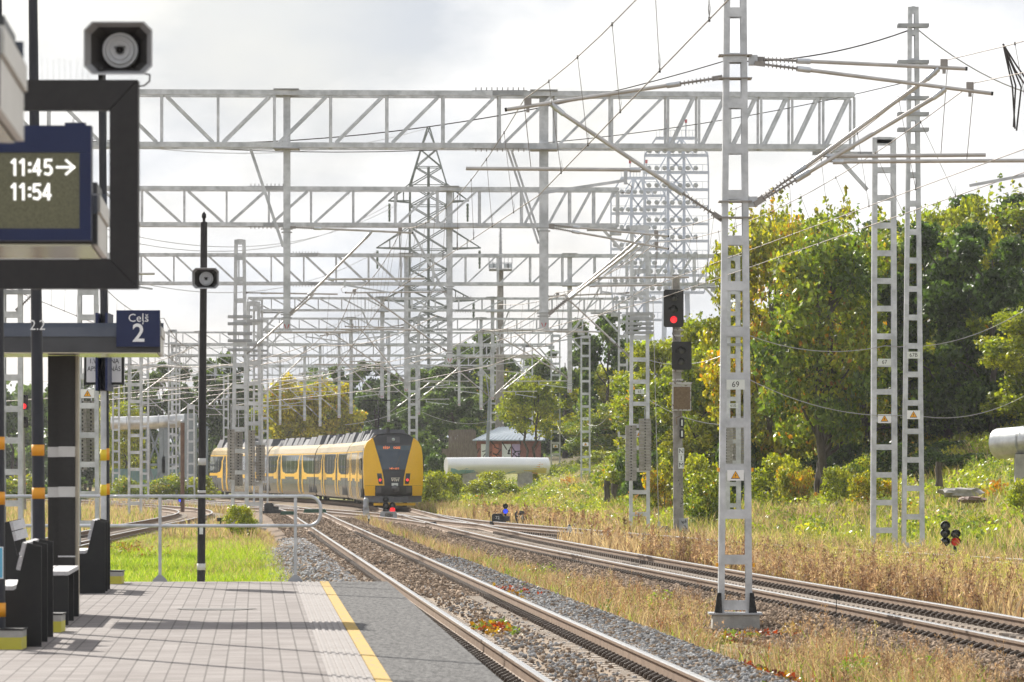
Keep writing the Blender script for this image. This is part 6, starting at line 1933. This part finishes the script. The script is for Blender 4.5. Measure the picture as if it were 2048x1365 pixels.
def stump(px, Y, pyb, pyt, w, label):
    x = xat(px, Y); zb, zt = zat(pyb, Y) - .2, zat(pyt, Y)
    mb = MB(); r = w * Y / FPX / 2
    mb.tube([(x, Y, zb), (x + .02, Y, zb + (zt - zb) * .3), (x - .03, Y, zb + (zt - zb) * .7), (x + .02, Y, zt)], [r * 1.3, r, r * .95, r * 1.1], 'bark', 12)
    o = mb.build('tree_stump', None, origin=(x, Y, zb)); tag(o, label, 'stump', 'cut stumps on the bank')
stump(1214, 238, 996, 962, 12, 'dark cut stump left of mast 61'); stump(1229, 240, 992, 968, 13, 'shorter cut stump touching mast 61'); stump(1878, 176, 962, 925, 13, 'ivy clad stump on the slope right of mast 67B')

# ================================================================ far towers
M['pylon'] = material('green_grey_pylon_steel', (.13, .15, .135), (.18, .20, .18), .6, .3, 1)
M['floodw'] = material('haze_tinted_tower_steel', (.50, .54, .62), (.58, .62, .69), .6, .1, 1)  # distance haze put into the pale blue of the steel
M['lampf'] = material('floodlight_glass', (.46, .50, .56), (.54, .58, .63), .4, .1, 1)
def pylon():
    Y = 560
    k = Y / FPX
    xc = xat(857, Y)
    t = thing('power_pylon', 'lattice high voltage pylon with three pairs of cross arms behind the portals', 'pylon', (xc, Y, gz(xc, Y)))
    prof = [(zat(255, Y), .12), (zat(372, Y), 37 * k), (zat(640, Y), 38 * k), (zat(760, Y), 46 * k), (gz(xc, Y), 75 * k)]
    def hw(z):
        zz = [p[0] for p in prof][::-1]; ww = [p[1] for p in prof][::-1]; return float(np.interp(z, zz, ww))
    lv = [zat(p, Y) for p in (255, 300, 335, 372, 412, 455, 500, 540, 580, 615, 640, 680, 720, 760, 820, 880)] + [gz(xc, Y)]
    mb = MB()
    for a, b in zip(lv[:-1], lv[1:]):
        wa, wb = hw(a), hw(b)
        for sx in (-1, 1):
            for sy in (-1, 1):
                mb.bar((xc + sx * wa, Y + sy * wa, a), (xc + sx * wb, Y + sy * wb, b), .16, .16, 'pylon')
        for sy in (-1, 1):
            mb.bar((xc - wa, Y + sy * wa, a), (xc + wb, Y + sy * wb, b), .11, .11, 'pylon'); mb.bar((xc + wa, Y + sy * wa, a), (xc - wb, Y + sy * wb, b), .11, .11, 'pylon')
            mb.bar((xc - wb, Y + sy * wb, b), (xc + wb, Y + sy * wb, b), .09, .09, 'pylon')
            mb.bar((xc + sy * wa, Y - wa, a), (xc + sy * wb, Y + wb, b), .10, .10, 'pylon')
    mb.build('lattice_body', t)
    mb = MB(); mb.bar((xc, Y, gz(xc, Y)), (xc, Y, lv[2]), .30, .30, 'pylon'); mb.build('core', t)
    for py, reach, up in ((404, 80, 34), (498, 104, 44), (603, 92, 30)):
        z = zat(py, Y); R_ = reach * k
        for s in (-1, 1):
            mb = MB()
            for sy in (-1, 1):
                mb.bar((xc + s * hw(z), Y + sy * hw(z), z), (xc + s * R_, Y, z + .1), .16, .14, 'pylon')
                mb.bar((xc + s * hw(z), Y + sy * hw(z), z + up * k), (xc + s * R_, Y, z + .1), .11, .10, 'pylon')
                for u in (.3, .6): 
                    xx = xc + s * (hw(z) + (R_ - hw(z)) * u); mb.bar((xx, Y + sy * hw(z) * (1 - u), z + .05), (xx, Y + sy * hw(z) * (1 - u), z + up * k * (1 - u)), .08, .08, 'pylon')
            mb.build('cross_arm', t)
            mb = MB(); p = np.array([xc + s * (R_ - .1), Y, z]); mb.lathe(p, [(.12, -.2), (.16, -.5), (.1, -.52), (.16, -.9), (.1, -.92), (.16, -1.3), (.1, -1.32), (.16, -1.7), (.1, -1.72), (.12, -2.2), (0, -2.25)], 'pylins', n=8); mb.build('insulator_string', t)
            q = np.array([xc - 60 if s < 0 else xc + 40, Y - 260 if s < 0 else Y + 250, z - 1.0])
M['pylins'] = material('green_glass_insulator', (.10, .16, .12), (.15, .21, .16), .3, 0, 2)
pylon()
for i, (pa, pb, sg) in enumerate([((850, 258, 560), (260, 292, 420), 1.5), ((777, 410, 560), (200, 470, 420), 3), ((755, 503, 560), (200, 545, 420), 3), ((765, 606, 560), (150, 662, 420), 3), ((795, 410, 560), (200, 455, 425), 3)]):
    wire('power_line', ['top earth wire leading left from the pylon', 'upper conductor leading left from the pylon', 'middle conductor leading left from the pylon', 'low conductor leading left from the pylon', 'inner upper conductor leading left from the pylon'][i],
         'power line', pos(*pa), pos(*pb), sg, .035, 'lwire', 20, 'conductors of the high voltage line')
def floodtower(px0, px1, pyt, pyb, Y, label, rows):
    k = Y / FPX; xc = xat((px0 + px1) / 2, Y); W_ = (px1 - px0) * k / 2
    zt, zb = zat(pyt, Y), zat(pyb, Y)
    t = thing('floodlight_tower', label, 'floodlight tower', (xc, Y, 0), 'stadium floodlight towers')
    def hw(z):
        u = (zt - z) / (zt - zb); return W_ * min(1, .62 + u * 3.2) * (1 if u < .75 else 1 - (u - .75) * .5)
    mb = MB(); zs = np.linspace(zt, zb, rows)
    for i, z in enumerate(zs):
        w = hw(z)
        for dy in (0, 2.2): mb.bar((xc - w, Y + dy, z), (xc + w, Y + dy, z), .30, .30, 'floodw')
        mb.bar((xc - w, Y, z + 1.1), (xc + w, Y, z + 1.1), .07, .07, 'floodw')
        for q in np.linspace(-w, w, 12): mb.bar((xc + q, Y, z), (xc + q, Y, z + 1.1), .06, .06, 'floodw')
        if i:
            w0 = hw(zs[i - 1])
            for s in (-1, 1):
                mb.bar((xc + s * w, Y, z), (xc + s * w0, Y, zs[i - 1]), .22, .22, 'floodw')
                mb.bar((xc + s * w * .25, Y + 1, z), (xc - s * w0 * .25, Y + 1, zs[i - 1]), .26, .26, 'floodw'); mb.bar((xc + s * w * .25, Y + 1, z), (xc + s * w0 * .25, Y + 1, zs[i - 1]), .42, .42, 'floodw')
                mb.bar((xc + s * w * .6, Y + 2, z), (xc + s * w0 * .3, Y + 2, zs[i - 1]), .16, .16, 'floodw')
    mb.build('lattice_frame', t)
    mb = MB()
    for s in (-1, 1):
        mb.bar((xc + s * 2.2, Y + 1, -1), (xc + s * 1.6, Y + 1, zb), .7, .7, 'floodw')
        for z0_, z1_ in ((0, 7), (7, 14), (14, 21)):
            if z1_ < zb: mb.bar((xc - s * 2.1, Y + 1, z0_), (xc + s * 2.0, Y + 1, z1_), .3, .3, 'floodw')
    mb.build('legs', t)
    for i, z in enumerate(zs[1:]):
        w = hw(z)
        for q in np.linspace(-.85, .6, 7):
            mb = MB(); c = np.array([xc + q * w, Y - .5, z + .55]); mb.lathe(c, [(0, .5), (.25, .4), (.38, 0), (.30, -.02), (0, -.05)], 'lampf', axis=(.2, .9, .4), n=8); mb.build('floodlight', t)
    for s in (-.3, .3):
        mb = MB(); mb.tube([(xc + s * W_, Y, zt), (xc + s * W_, Y, zt + 2.2)], .09, 'floodw', 5); mb.box((xc + s * W_, Y, zt + 2.4), (.35, .35, .5), 'redpaint'); mb.build('beacon', t)
floodtower(1288, 1417, 276, 585, 720, 'taller pale stadium floodlight tower left of mast 69', 10)
floodtower(1222, 1331, 356, 640, 740, 'lower pale stadium floodlight tower behind mast 65', 9)
def comms():
    Y = 400; x = xat(1001, Y); k = Y / FPX
    t = thing('communication_tower', 'concrete tower with a railed platform, lamps and a thin aerial', 'tower', (x, Y, gz(x, Y)))
    mb = MB(); mb.tube([(x - .1, Y, gz(x, Y) - .5), (x, Y, zat(542, Y))], [10 * k, 6 * k], 'oldconc', 14); mb.build('shaft', t)
    z = zat(542, Y); w = 23 * k
    mb = MB(); mb.bb(x - w, x + w, Y - w, Y + w, z, z + .14, 'galv2'); mb.build('platform', t)
    mb = MB()
    for s in (-1, 1):
        for q in np.linspace(-w, w, 7):
            mb.bar((x + q, Y + s * w, z + .14), (x + q, Y + s * w, z + 1.1), .04, .04, 'galv2'); mb.bar((x + s * w, Y + q, z + .14), (x + s * w, Y + q, z + 1.1), .04, .04, 'galv2')
        for h in (.6, 1.1): mb.bar((x - w, Y + s * w, z + h), (x + w, Y + s * w, z + h), .04, .04, 'galv2'); mb.bar((x + s * w, Y - w, z + h), (x + s * w, Y + w, z + h), .04, .04, 'galv2')
    mb.build('guard_rail', t)
    for q in (-.75, -.4, .5, .8):
        mb = MB(); mb.box((x + q * w, Y - w - .2, z + .35), (.4, .3, .32), 'lampf'); mb.build('floodlight', t)
    mb = MB(); mb.tube([(x, Y, z), (x, Y, zat(470, Y)), (x + .02, Y, zat(440, Y))], [.16, .10, .03], 'galv2', 6)
    for j in range(8): mb.bar((x - .16, Y, z + 1.2 + j * .3), (x + .16, Y, z + 1.4 + j * .3), .04, .04, 'galv2')
    mb.build('aerial', t)
comms()

# ================================================================ trees and bushes
PAL = {
 'mixed': ([(.105, .15, .02), (.17, .205, .026), (.26, .255, .03), (.06, .095, .016), (.36, .27, .035), (.36, .17, .025)], [4, 4, 2.6, 2.6, .9, .25]),
 'autumn': ([(.19, .21, .026), (.29, .265, .03), (.38, .29, .035), (.11, .14, .02), (.42, .20, .03)], [3, 3.4, 2.4, 2, .8]),
 'lime': ([(.22, .245, .026), (.30, .30, .032), (.15, .19, .023), (.38, .34, .04), (.09, .13, .02)], [4, 3.5, 2.6, 1.6, 1.6]),
 'dark': ([(.045, .075, .017), (.075, .115, .022), (.12, .165, .028), (.03, .05, .013)], [4, 3.4, 1.6, 2]),
 'gold': ([(.36, .31, .035), (.28, .27, .035), (.42, .33, .04), (.17, .19, .03), (.40, .20, .035)], [4, 3.4, 1.6, 2.4, .7]),
}
def crown_mesh(seed, H, Rr, pal, leaves, leaf, lobes=52, low=.12, shoots=0, conic=.0):
    """leaf sized faces gathered in clumps through the crown's volume; base of the tree at the origin"""
    g_ = np.random.default_rng(seed)
    L = []
    for k in range(lobes):
        u = low + (1 - low) * (k + .5) / lobes * .92
        rad = Rr * math.sqrt(max(.05, 1 - ((u - .5) / .56) ** 2)) * (1 - conic * u) * g_.uniform(.75, 1.25)
        an = k * 2.4 + g_.uniform(-.5, .5); rr = rad * g_.uniform(.35, .88)
        L.append((math.cos(an) * rr, math.sin(an) * rr, H * u + g_.uniform(-.05, .05) * H, Rr * g_.choice([.13, .18, .24, .30, .38])))
    L = np.array(L)
    wts = L[:, 3] ** 2
    n = leaves
    sizes = g_.uniform(.55, 1.25, lobes)
    k = g_.choice(len(L), n, p=wts / wts.sum())
    dv = g_.normal(size=(n, 3)); dv /= np.linalg.norm(dv, axis=1, keepdims=True)
    rr = g_.random(n) ** .38 * (1 + .25 * np.sin(dv[:, 0] * 5 + k) * np.sin(dv[:, 2] * 6 + k * 2))
    P = L[k, :3] + dv * (L[k, 3] * rr)[:, None] * np.array([1, 1, .8])
    hue = g_.random(len(L))[k]
    if shoots:
        m = shoots * 60
        sx = g_.uniform(-.75, .75, shoots) * Rr; sy = g_.uniform(-.6, .6, shoots) * Rr
        top = H * (.93 + .10 * g_.random(shoots)) + .5; q = np.repeat(np.arange(shoots), 60); u = g_.random(m)
        base = H * .72
        w = .34 * (1 - u * .85)
        PS = np.stack([sx[q] + g_.normal(0, 1, m) * w, sy[q] + g_.normal(0, 1, m) * w, base + (top[q] - base) * u], 1)
        P = np.concatenate([P, PS]); hue = np.concatenate([hue, g_.random(shoots)[q]])
        n += m
    # twigs ending in small leaf sprays make the outline ragged
    cols, p = PAL[pal]; cols = np.array(cols); p = np.array(p) / sum(p)
    cum = np.cumsum(p)
    # clumps lean to one tone, leaves vary around it
    mixv = np.clip(hue * .55 + g_.random(n) * .45, 0, .999)
    order = np.argsort(cols @ np.array([.3, .6, .1])); cc = cols[order]; cp = np.cumsum(p[order])
    T = 1.15 * cc[np.searchsorted(cp, mixv).clip(0, len(cc) - 1)] * g_.choice([.5, .75, 1.0, 1.2, 1.55], (n, 1), p=[.16, .24, .28, .2, .12])  # wide jitter puts sunlit flecks and shadowed gaps into the leaf colour
    A = g_.normal(size=(n, 3)); A[:, 2] -= .5; A /= np.linalg.norm(A, axis=1, keepdims=True)
    B = np.cross(A, g_.normal(size=(n, 3))); B /= np.linalg.norm(B, axis=1, keepdims=True)
    s = g_.uniform(.5, 1.45, n)[:, None] * leaf
    A *= s; B *= s * .62
    V = np.stack([P - A, P + B - A * .1, P + A, P - B - A * .1], 1).reshape(-1, 3)
    F = (np.arange(n) * 4)[:, None] + np.arange(4)[None]
    return V, F, np.repeat(T, 4, 0), L
def trunk_mb(seed, H, Rr, L, r0, fork=0):
    g_ = np.random.default_rng(seed + 99)
    mb = MB()
    def bend(a, b, r1, r2, k=5, j=.06):
        a = np.array(a, float); b = np.array(b, float); d_ = np.linalg.norm(b - a)
        P = [a + (b - a) * u + g_.normal(0, j * d_ * .4, 3) * (0 if u in (0, 1) else 1) for u in np.linspace(0, 1, k)]
        mb.tube(P, list(np.linspace(r1, r2, k)), 'bark', 8)
    tops = [(0.0, 0.0)] if not fork else [(-.9, .2), (.8, -.2), (.15, .5)][:fork]
    for tx, ty in tops:
        bend((0 if not fork else tx * .12, 0, -.3), (tx, ty, H * .45), r0 * (1 if not fork else .72), r0 * .5, 7, .05)
        bend((tx, ty, H * .45), (tx * 1.4, ty, H * .86), r0 * .5, r0 * .12, 6)
    for q in range(0, len(L), 3):
        x, y, z, r = L[q]
        zz = max(H * .16, z - .25 * H * g_.uniform(.5, 1)); tx = min(tops, key=lambda t: (t[0] - x) ** 2)
        u = min(1, zz / (H * .45)); bend((tx[0] * u, tx[1] * u, zz), (x, y, z), r0 * .28, r0 * .06, 5, .07)
    return mb
PROTO = {}
def proto(kind, seed, H, Rr, pal, leaves, leaf, r0=.2, name='tree', **kw):
    fork = kw.pop('fork', 0)
    V, F, T, L = crown_mesh(seed, H, Rr, pal, leaves, leaf, **kw)
    mb = trunk_mb(seed, H, Rr, L, r0, fork)
    PROTO[kind] = (V, F, T, mb, name)
    PROTO[kind + '_o'] = None
def plant(kind, px, Y, pyt, label, cat, group, wpx=None, sink=.1, rot=None, name=None):
    V, F, T, mb, nm = PROTO[kind]
    x = xat(px, Y); z = gz(x, Y) - sink
    H0 = V[:, 2].max(); s = (zat(pyt, Y) - z) / H0
    sw = s if wpx is None else wpx * Y / FPX / (np.abs(V[:, 0]).max() * 2)
    if PROTO[kind + '_o'] is None:
        t = thing(name or nm, label, cat, (0, 0, 0), group)
        mesh_object('crown', V, F, 'leaf', t, tint=T)
        mb.build('trunk' if cat == 'tree' else 'stem', t)
        PROTO[kind + '_o'] = t
    else:
        t = copy_tree(PROTO[kind + '_o'], (0, 0, 0), label)
        t['group'] = group; t['category'] = cat
        if name or nm: t.name = name or nm
    t.location = (x, Y, z); t.scale = (sw, sw, s)
    t.rotation_euler = (0, 0, rot if rot is not None else random.uniform(0, 6.28))
    return t
proto('m1', 1, 11, 3.7, 'mixed', 17000, .125, .30, shoots=5, fork=3, low=.24)
proto('m2', 2, 11, 3.9, 'mixed', 19000, .125, .24, shoots=4)
proto('a1', 3, 11, 3.8, 'autumn', 18000, .125, .24, shoots=6)
proto('l1', 4, 10, 3.2, 'lime', 18000, .125, .2, shoots=3)
proto('l2', 5, 10, 3.0, 'lime', 16000, .13, .2)
proto('l3', 15, 10, 2.8, 'lime', 9000, .13, .2, low=.48, fork=2)
proto('d1', 6, 11, 3.8, 'dark', 20000, .15, .26, lobes=30)
proto('d2', 7, 12, 4.0, 'dark', 18000, .17, .26, lobes=24, fork=2)
proto('g1', 8, 9, 3.6, 'gold', 14000, .16, .2)
proto('s1', 11, 2.6, 1.7, 'lime', 5200, .085, .05, 'bush', lobes=34, low=.02)
proto('s2', 12, 2.4, 1.8, 'mixed', 5200, .085, .05, 'bush', lobes=34, low=.02)
proto('s3', 13, 2.2, 1.7, 'autumn', 5000, .085, .05, 'bush', lobes=32, low=.02)
proto('s4', 14, 2.4, 1.8, 'dark', 4600, .10, .05, 'bush', lobes=34, low=.02)
TG = 'trees along the right hand bank'
NEAR = [
 ('a1', 1540, 208, 388, 270, 'tall yellowing maple with upright shoots just right of mast 69'),
 ('m1', 1640, 200, 410, 300, 'forked dark trunked maple between mast 69 and mast 67'),
 ('m2', 1735, 212, 408, 290, 'dense green maple directly behind mast 67'),
 ('a1', 1600, 228, 372, 290, 'yellow topped tree rising behind the forked maple'),
 ('m1', 1680, 236, 385, 290, 'taller green tree behind mast 67'),
 ('m2', 1815, 214, 425, 290, 'broad green tree behind mast 67B'),
 ('d1', 1895, 210, 440, 310, 'deep green shaded tree right of mast 67B'),
 ('d1', 1985, 206, 470, 280, 'dark leaning tree above the silver pipe end'),
 ('l1', 2070, 200, 590, 200, 'yellow green tree crossing the right border above the pipe'),
 ('m1', 1850, 250, 420, 290, 'green tree crest behind mast 67B'),
 ('l1', 1905, 256, 365, 200, 'pointed bright green tree on the hill skyline'),
 ('d1', 1990, 270, 385, 300, 'rounded dark oak on the hill skyline'),
 ('m2', 2060, 268, 352, 300, 'highest hill tree at the right border'),
 ('d1', 1800, 275, 430, 260, 'dark tree filling the gap on the skyline behind mast 67'),
 ('l1', 1425, 236, 590, 170, 'bright yellow green tree between the red signal and mast 69'),
 ('l2', 1395, 226, 690, 190, 'leafy yellow green tree behind the signal post'),
 ('m2', 1460, 226, 640, 190, 'green tree showing between the legs of mast 69'),
 ('l1', 1330, 262, 640, 190, 'yellow green tree behind mast 65'),
 ('m2', 1300, 250, 745, 190, 'lower green tree behind the weights of mast 65'),
 ('d1', 1215, 345, 625, 170, 'dark blue green tree left of mast 65'),
 ('l2', 1190, 352, 720, 170, 'olive tree behind mast 61'),
 ('d1', 1130, 410, 700, 180, 'dark green tree behind mast 59'),
 ('l1', 1085, 415, 735, 120, 'green tree behind mast 55'),
 ('m2', 1195, 340, 800, 120, 'broad low tree between masts 57 and 59'),
 ('l3', 1062, 348, 748, 120, 'slender light green tree in front of the brick shed'),
 ('m2', 1010, 455, 720, 170, 'green tree behind the shed roof'),
 ('d2', 955, 460, 655, 190, 'tall dark tree right of the communication tower foot'),
 ('d1', 905, 400, 770, 150, 'dark low tree behind the board fences'),
 ('d2', 870, 440, 735, 170, 'dark tree right of the train cab'),
]
for k, px, Y, pyt, w, lab in NEAR: plant(k, px, Y, pyt, lab, 'tree', TG, w * 1.28, name='tree')
FARG = 'trees closing the view behind the tracks'
FAR = [
 ('d2', 835, 450, 730, 190, 'dark tree straight above the train cab'),
 ('d2', 770, 455, 745, 190, 'dark tree above the middle of the train roof'),
 ('d1', 725, 465, 720, 170, 'dark green tree just right of the golden tree'),
 ('g1', 655, 450, 752, 180, 'golden autumn tree over the train roof'),
 ('g1', 585, 452, 742, 170, 'orange topped golden tree left of its twin'),
 ('l2', 545, 455, 775, 120, 'yellowish tree right of the lawn masts'),
 ('d2', 455, 470, 700, 190, 'dark tree behind the slim speaker pole'),
 ('d2', 385, 480, 715, 170, 'dark tree above the riser pipe'),
 ('d1', 325, 470, 722, 190, 'dark tree above the trestle'),
 ('d2', 262, 465, 735, 160, 'dark tree behind the grey masts left of the trestle'),
 ('l2', 225, 420, 760, 110, 'lighter green tree beside the notice board'),
 ('d2', 175, 480, 745, 170, 'dark tree behind the notice board post'),
 ('d1', 105, 470, 765, 170, 'dark tree hidden behind the dark pillar'),
 ('d2', 30, 480, 755, 190, 'dark tree behind the far red signal at the left border'),
 ('d2', -60, 480, 760, 190, 'dark tree just outside the left border'),
 ('d2', 505, 500, 760, 150, 'dark tree between the lawn masts'),
 ('d2', 620, 510, 800, 190, 'dark tree behind the golden trees'),
 ('d2', 800, 520, 770, 220, 'dark backing tree behind the train'),
 ('d1', 985, 470, 790, 220, 'dark backing tree left of mast 53'),
 ('l1', 250, 400, 790, 130, 'green tree in front of the trestle braces at left'),
]
for k, px, Y, pyt, w, lab in FAR: plant(k, px, Y, pyt, lab, 'tree', FARG, w, name='tree')
BG = 'bushes on the railway bank'
BUSH = [
 ('s1', 1395, 196, 905, 130, 'sunlit bush right of the signal post'), ('s3', 1330, 204, 915, 120, 'yellowing bush left of the signal post'),
 ('s2', 1420, 184, 935, 130, 'green bush at the foot of the signal behind mast 69'), ('s1', 1560, 196, 905, 150, 'pale green bush right of mast 69'),
 ('s3', 1590, 194, 918, 100, 'yellow leaved bush below the forked maple'), ('s2', 1712, 192, 905, 110, 'green bush at the forked maple\'s right'),
 ('s3', 1745, 184, 940, 110, 'orange tinged bush behind mast 67\'s foot'), ('s2', 1530, 207, 870, 120, 'taller green bush under the yellowing maple'),
 ('s1', 1672, 190, 932, 90, 'low sunlit bush just right of the forked trunk'), ('s1', 985, 318, 940, 90, 'bush hiding the underside of the graffiti pipe'), ('s4', 1780, 200, 880, 150, 'dark bush between masts 67 and 67B'), ('s4', 1670, 206, 880, 150, 'dark shrub in the shade behind the forked trunk'), ('s4', 1480, 206, 880, 140, 'dark shrub right behind mast 69'),
 ('s4', 1900, 200, 880, 160, 'dark shrub under the shaded tree at right'), ('s4', 1860, 192, 900, 140, 'shaded bush behind mast 67B\'s foot'), ('s4', 1945, 190, 905, 150, 'dark bush left of the silver pipe end'),
 ('s1', 2045, 158, 955, 90, 'bright green bush at the right border'), ('s1', 1960, 150, 1030, 80, 'small yellow green sapling on the slope right of the five lamp cluster'),
 ('s2', 1250, 246, 905, 120, 'bush between the stumps and mast 61'), ('s1', 1200, 334, 900, 110, 'green bush left of the stumps'),
 ('s4', 1290, 236, 900, 120, 'dark bush behind the weights of mast 65'), ('s3', 1135, 372, 920, 80, 'bush with yellow leaves beside mast 57'),
 ('s2', 1088, 402, 920, 70, 'green bush right of the graffiti pipe'), ('s3', 1064, 340, 930, 34, 'orange leaved sapling at the pipe\'s right end'),
 ('s1', 905, 312, 944, 60, 'green bush before the graffiti pipe\'s left end'), ('s1', 965, 308, 956, 90, 'low sunlit bush in front of the graffiti pipe'),
 ('s4', 880, 345, 905, 110, 'dark bush right of the train cab'), ('s4', 858, 355, 885, 80, 'dark shrub touching the train cab'),
 ('s2', 1010, 300, 958, 80, 'low bush beneath the graffiti pipe'), ('s1', 870, 300, 940, 90, 'grassy bush just right of the yellow cab'),
 ('s2', 330, 350, 945, 110, 'low bush in front of the trestle'), ('s1', 400, 352, 950, 90, 'low bush right of the brown post'),
 ('s2', 260, 352, 950, 90, 'low bush left of the trestle'), ('s4', 120, 340, 950, 140, 'low shrub behind the dark pillar'), ('s2', 40, 340, 945, 140, 'low shrub at the left border'),
]
for k, px, Y, pyt, w, lab in BUSH: plant(k, px, Y, pyt, lab, 'bush', BG, w, name='bush')
plant('s1', 480, 172, 1008, 'bright yellow green sapling growing through the foot of the tall lawn mast', 'bush', BG, 95, name='bush')
# far wood behind everything, one mass
n = 46000
Y = 560 + rng.random(n) * 60; X = -95 + rng.random(n) * 240
top = 8 + 3.0 * np.sin(X * .21) + 2.0 * np.sin(X * .53 + 1) + 1.2 * np.sin(X * 1.3)
Z = rng.random(n) ** .8 * top - .5
A = rand_dirs(n); Bv = np.cross(A, rand_dirs(n)); Bv /= np.linalg.norm(Bv, axis=1, keepdims=True)
s = rng.uniform(.3, .7, n)[:, None]
parts = [quads(np.stack([X, Y, Z], 1), A * s, Bv * s * .6, palette(n, PAL['dark'][0] + [(.12, .15, .03)], [4., 3, 2, 2, 1]))]
stuff_mesh('distant_wood', parts, 'leaf', 'dark distant wood closing the horizon behind the station throat', 'wood')

# ================================================================ haze
mb = MB(); mb.bb(-260, 320, -30, 900, -1.5 + FLAT, 60, 'haze')
M['haze'] = bpy.data.materials.new('haze')
M['haze'].use_nodes = True
_t = M['haze'].node_tree; _t.nodes.clear()
_o = N(_t, 'ShaderNodeOutputMaterial'); _v = N(_t, 'ShaderNodeVolumePrincipled')
_v.inputs['Color'].default_value = (.97, .98, 1.0, 1); _v.inputs['Density'].default_value = .0001; _v.inputs['Anisotropy'].default_value = .35
_t.links.new(_v.outputs[0], _o.inputs['Volume'])
hz = mb.build('haze'); hz['kind'] = 'stuff'; hz['label'] = 'thin bright haze over the far end of the station yard'
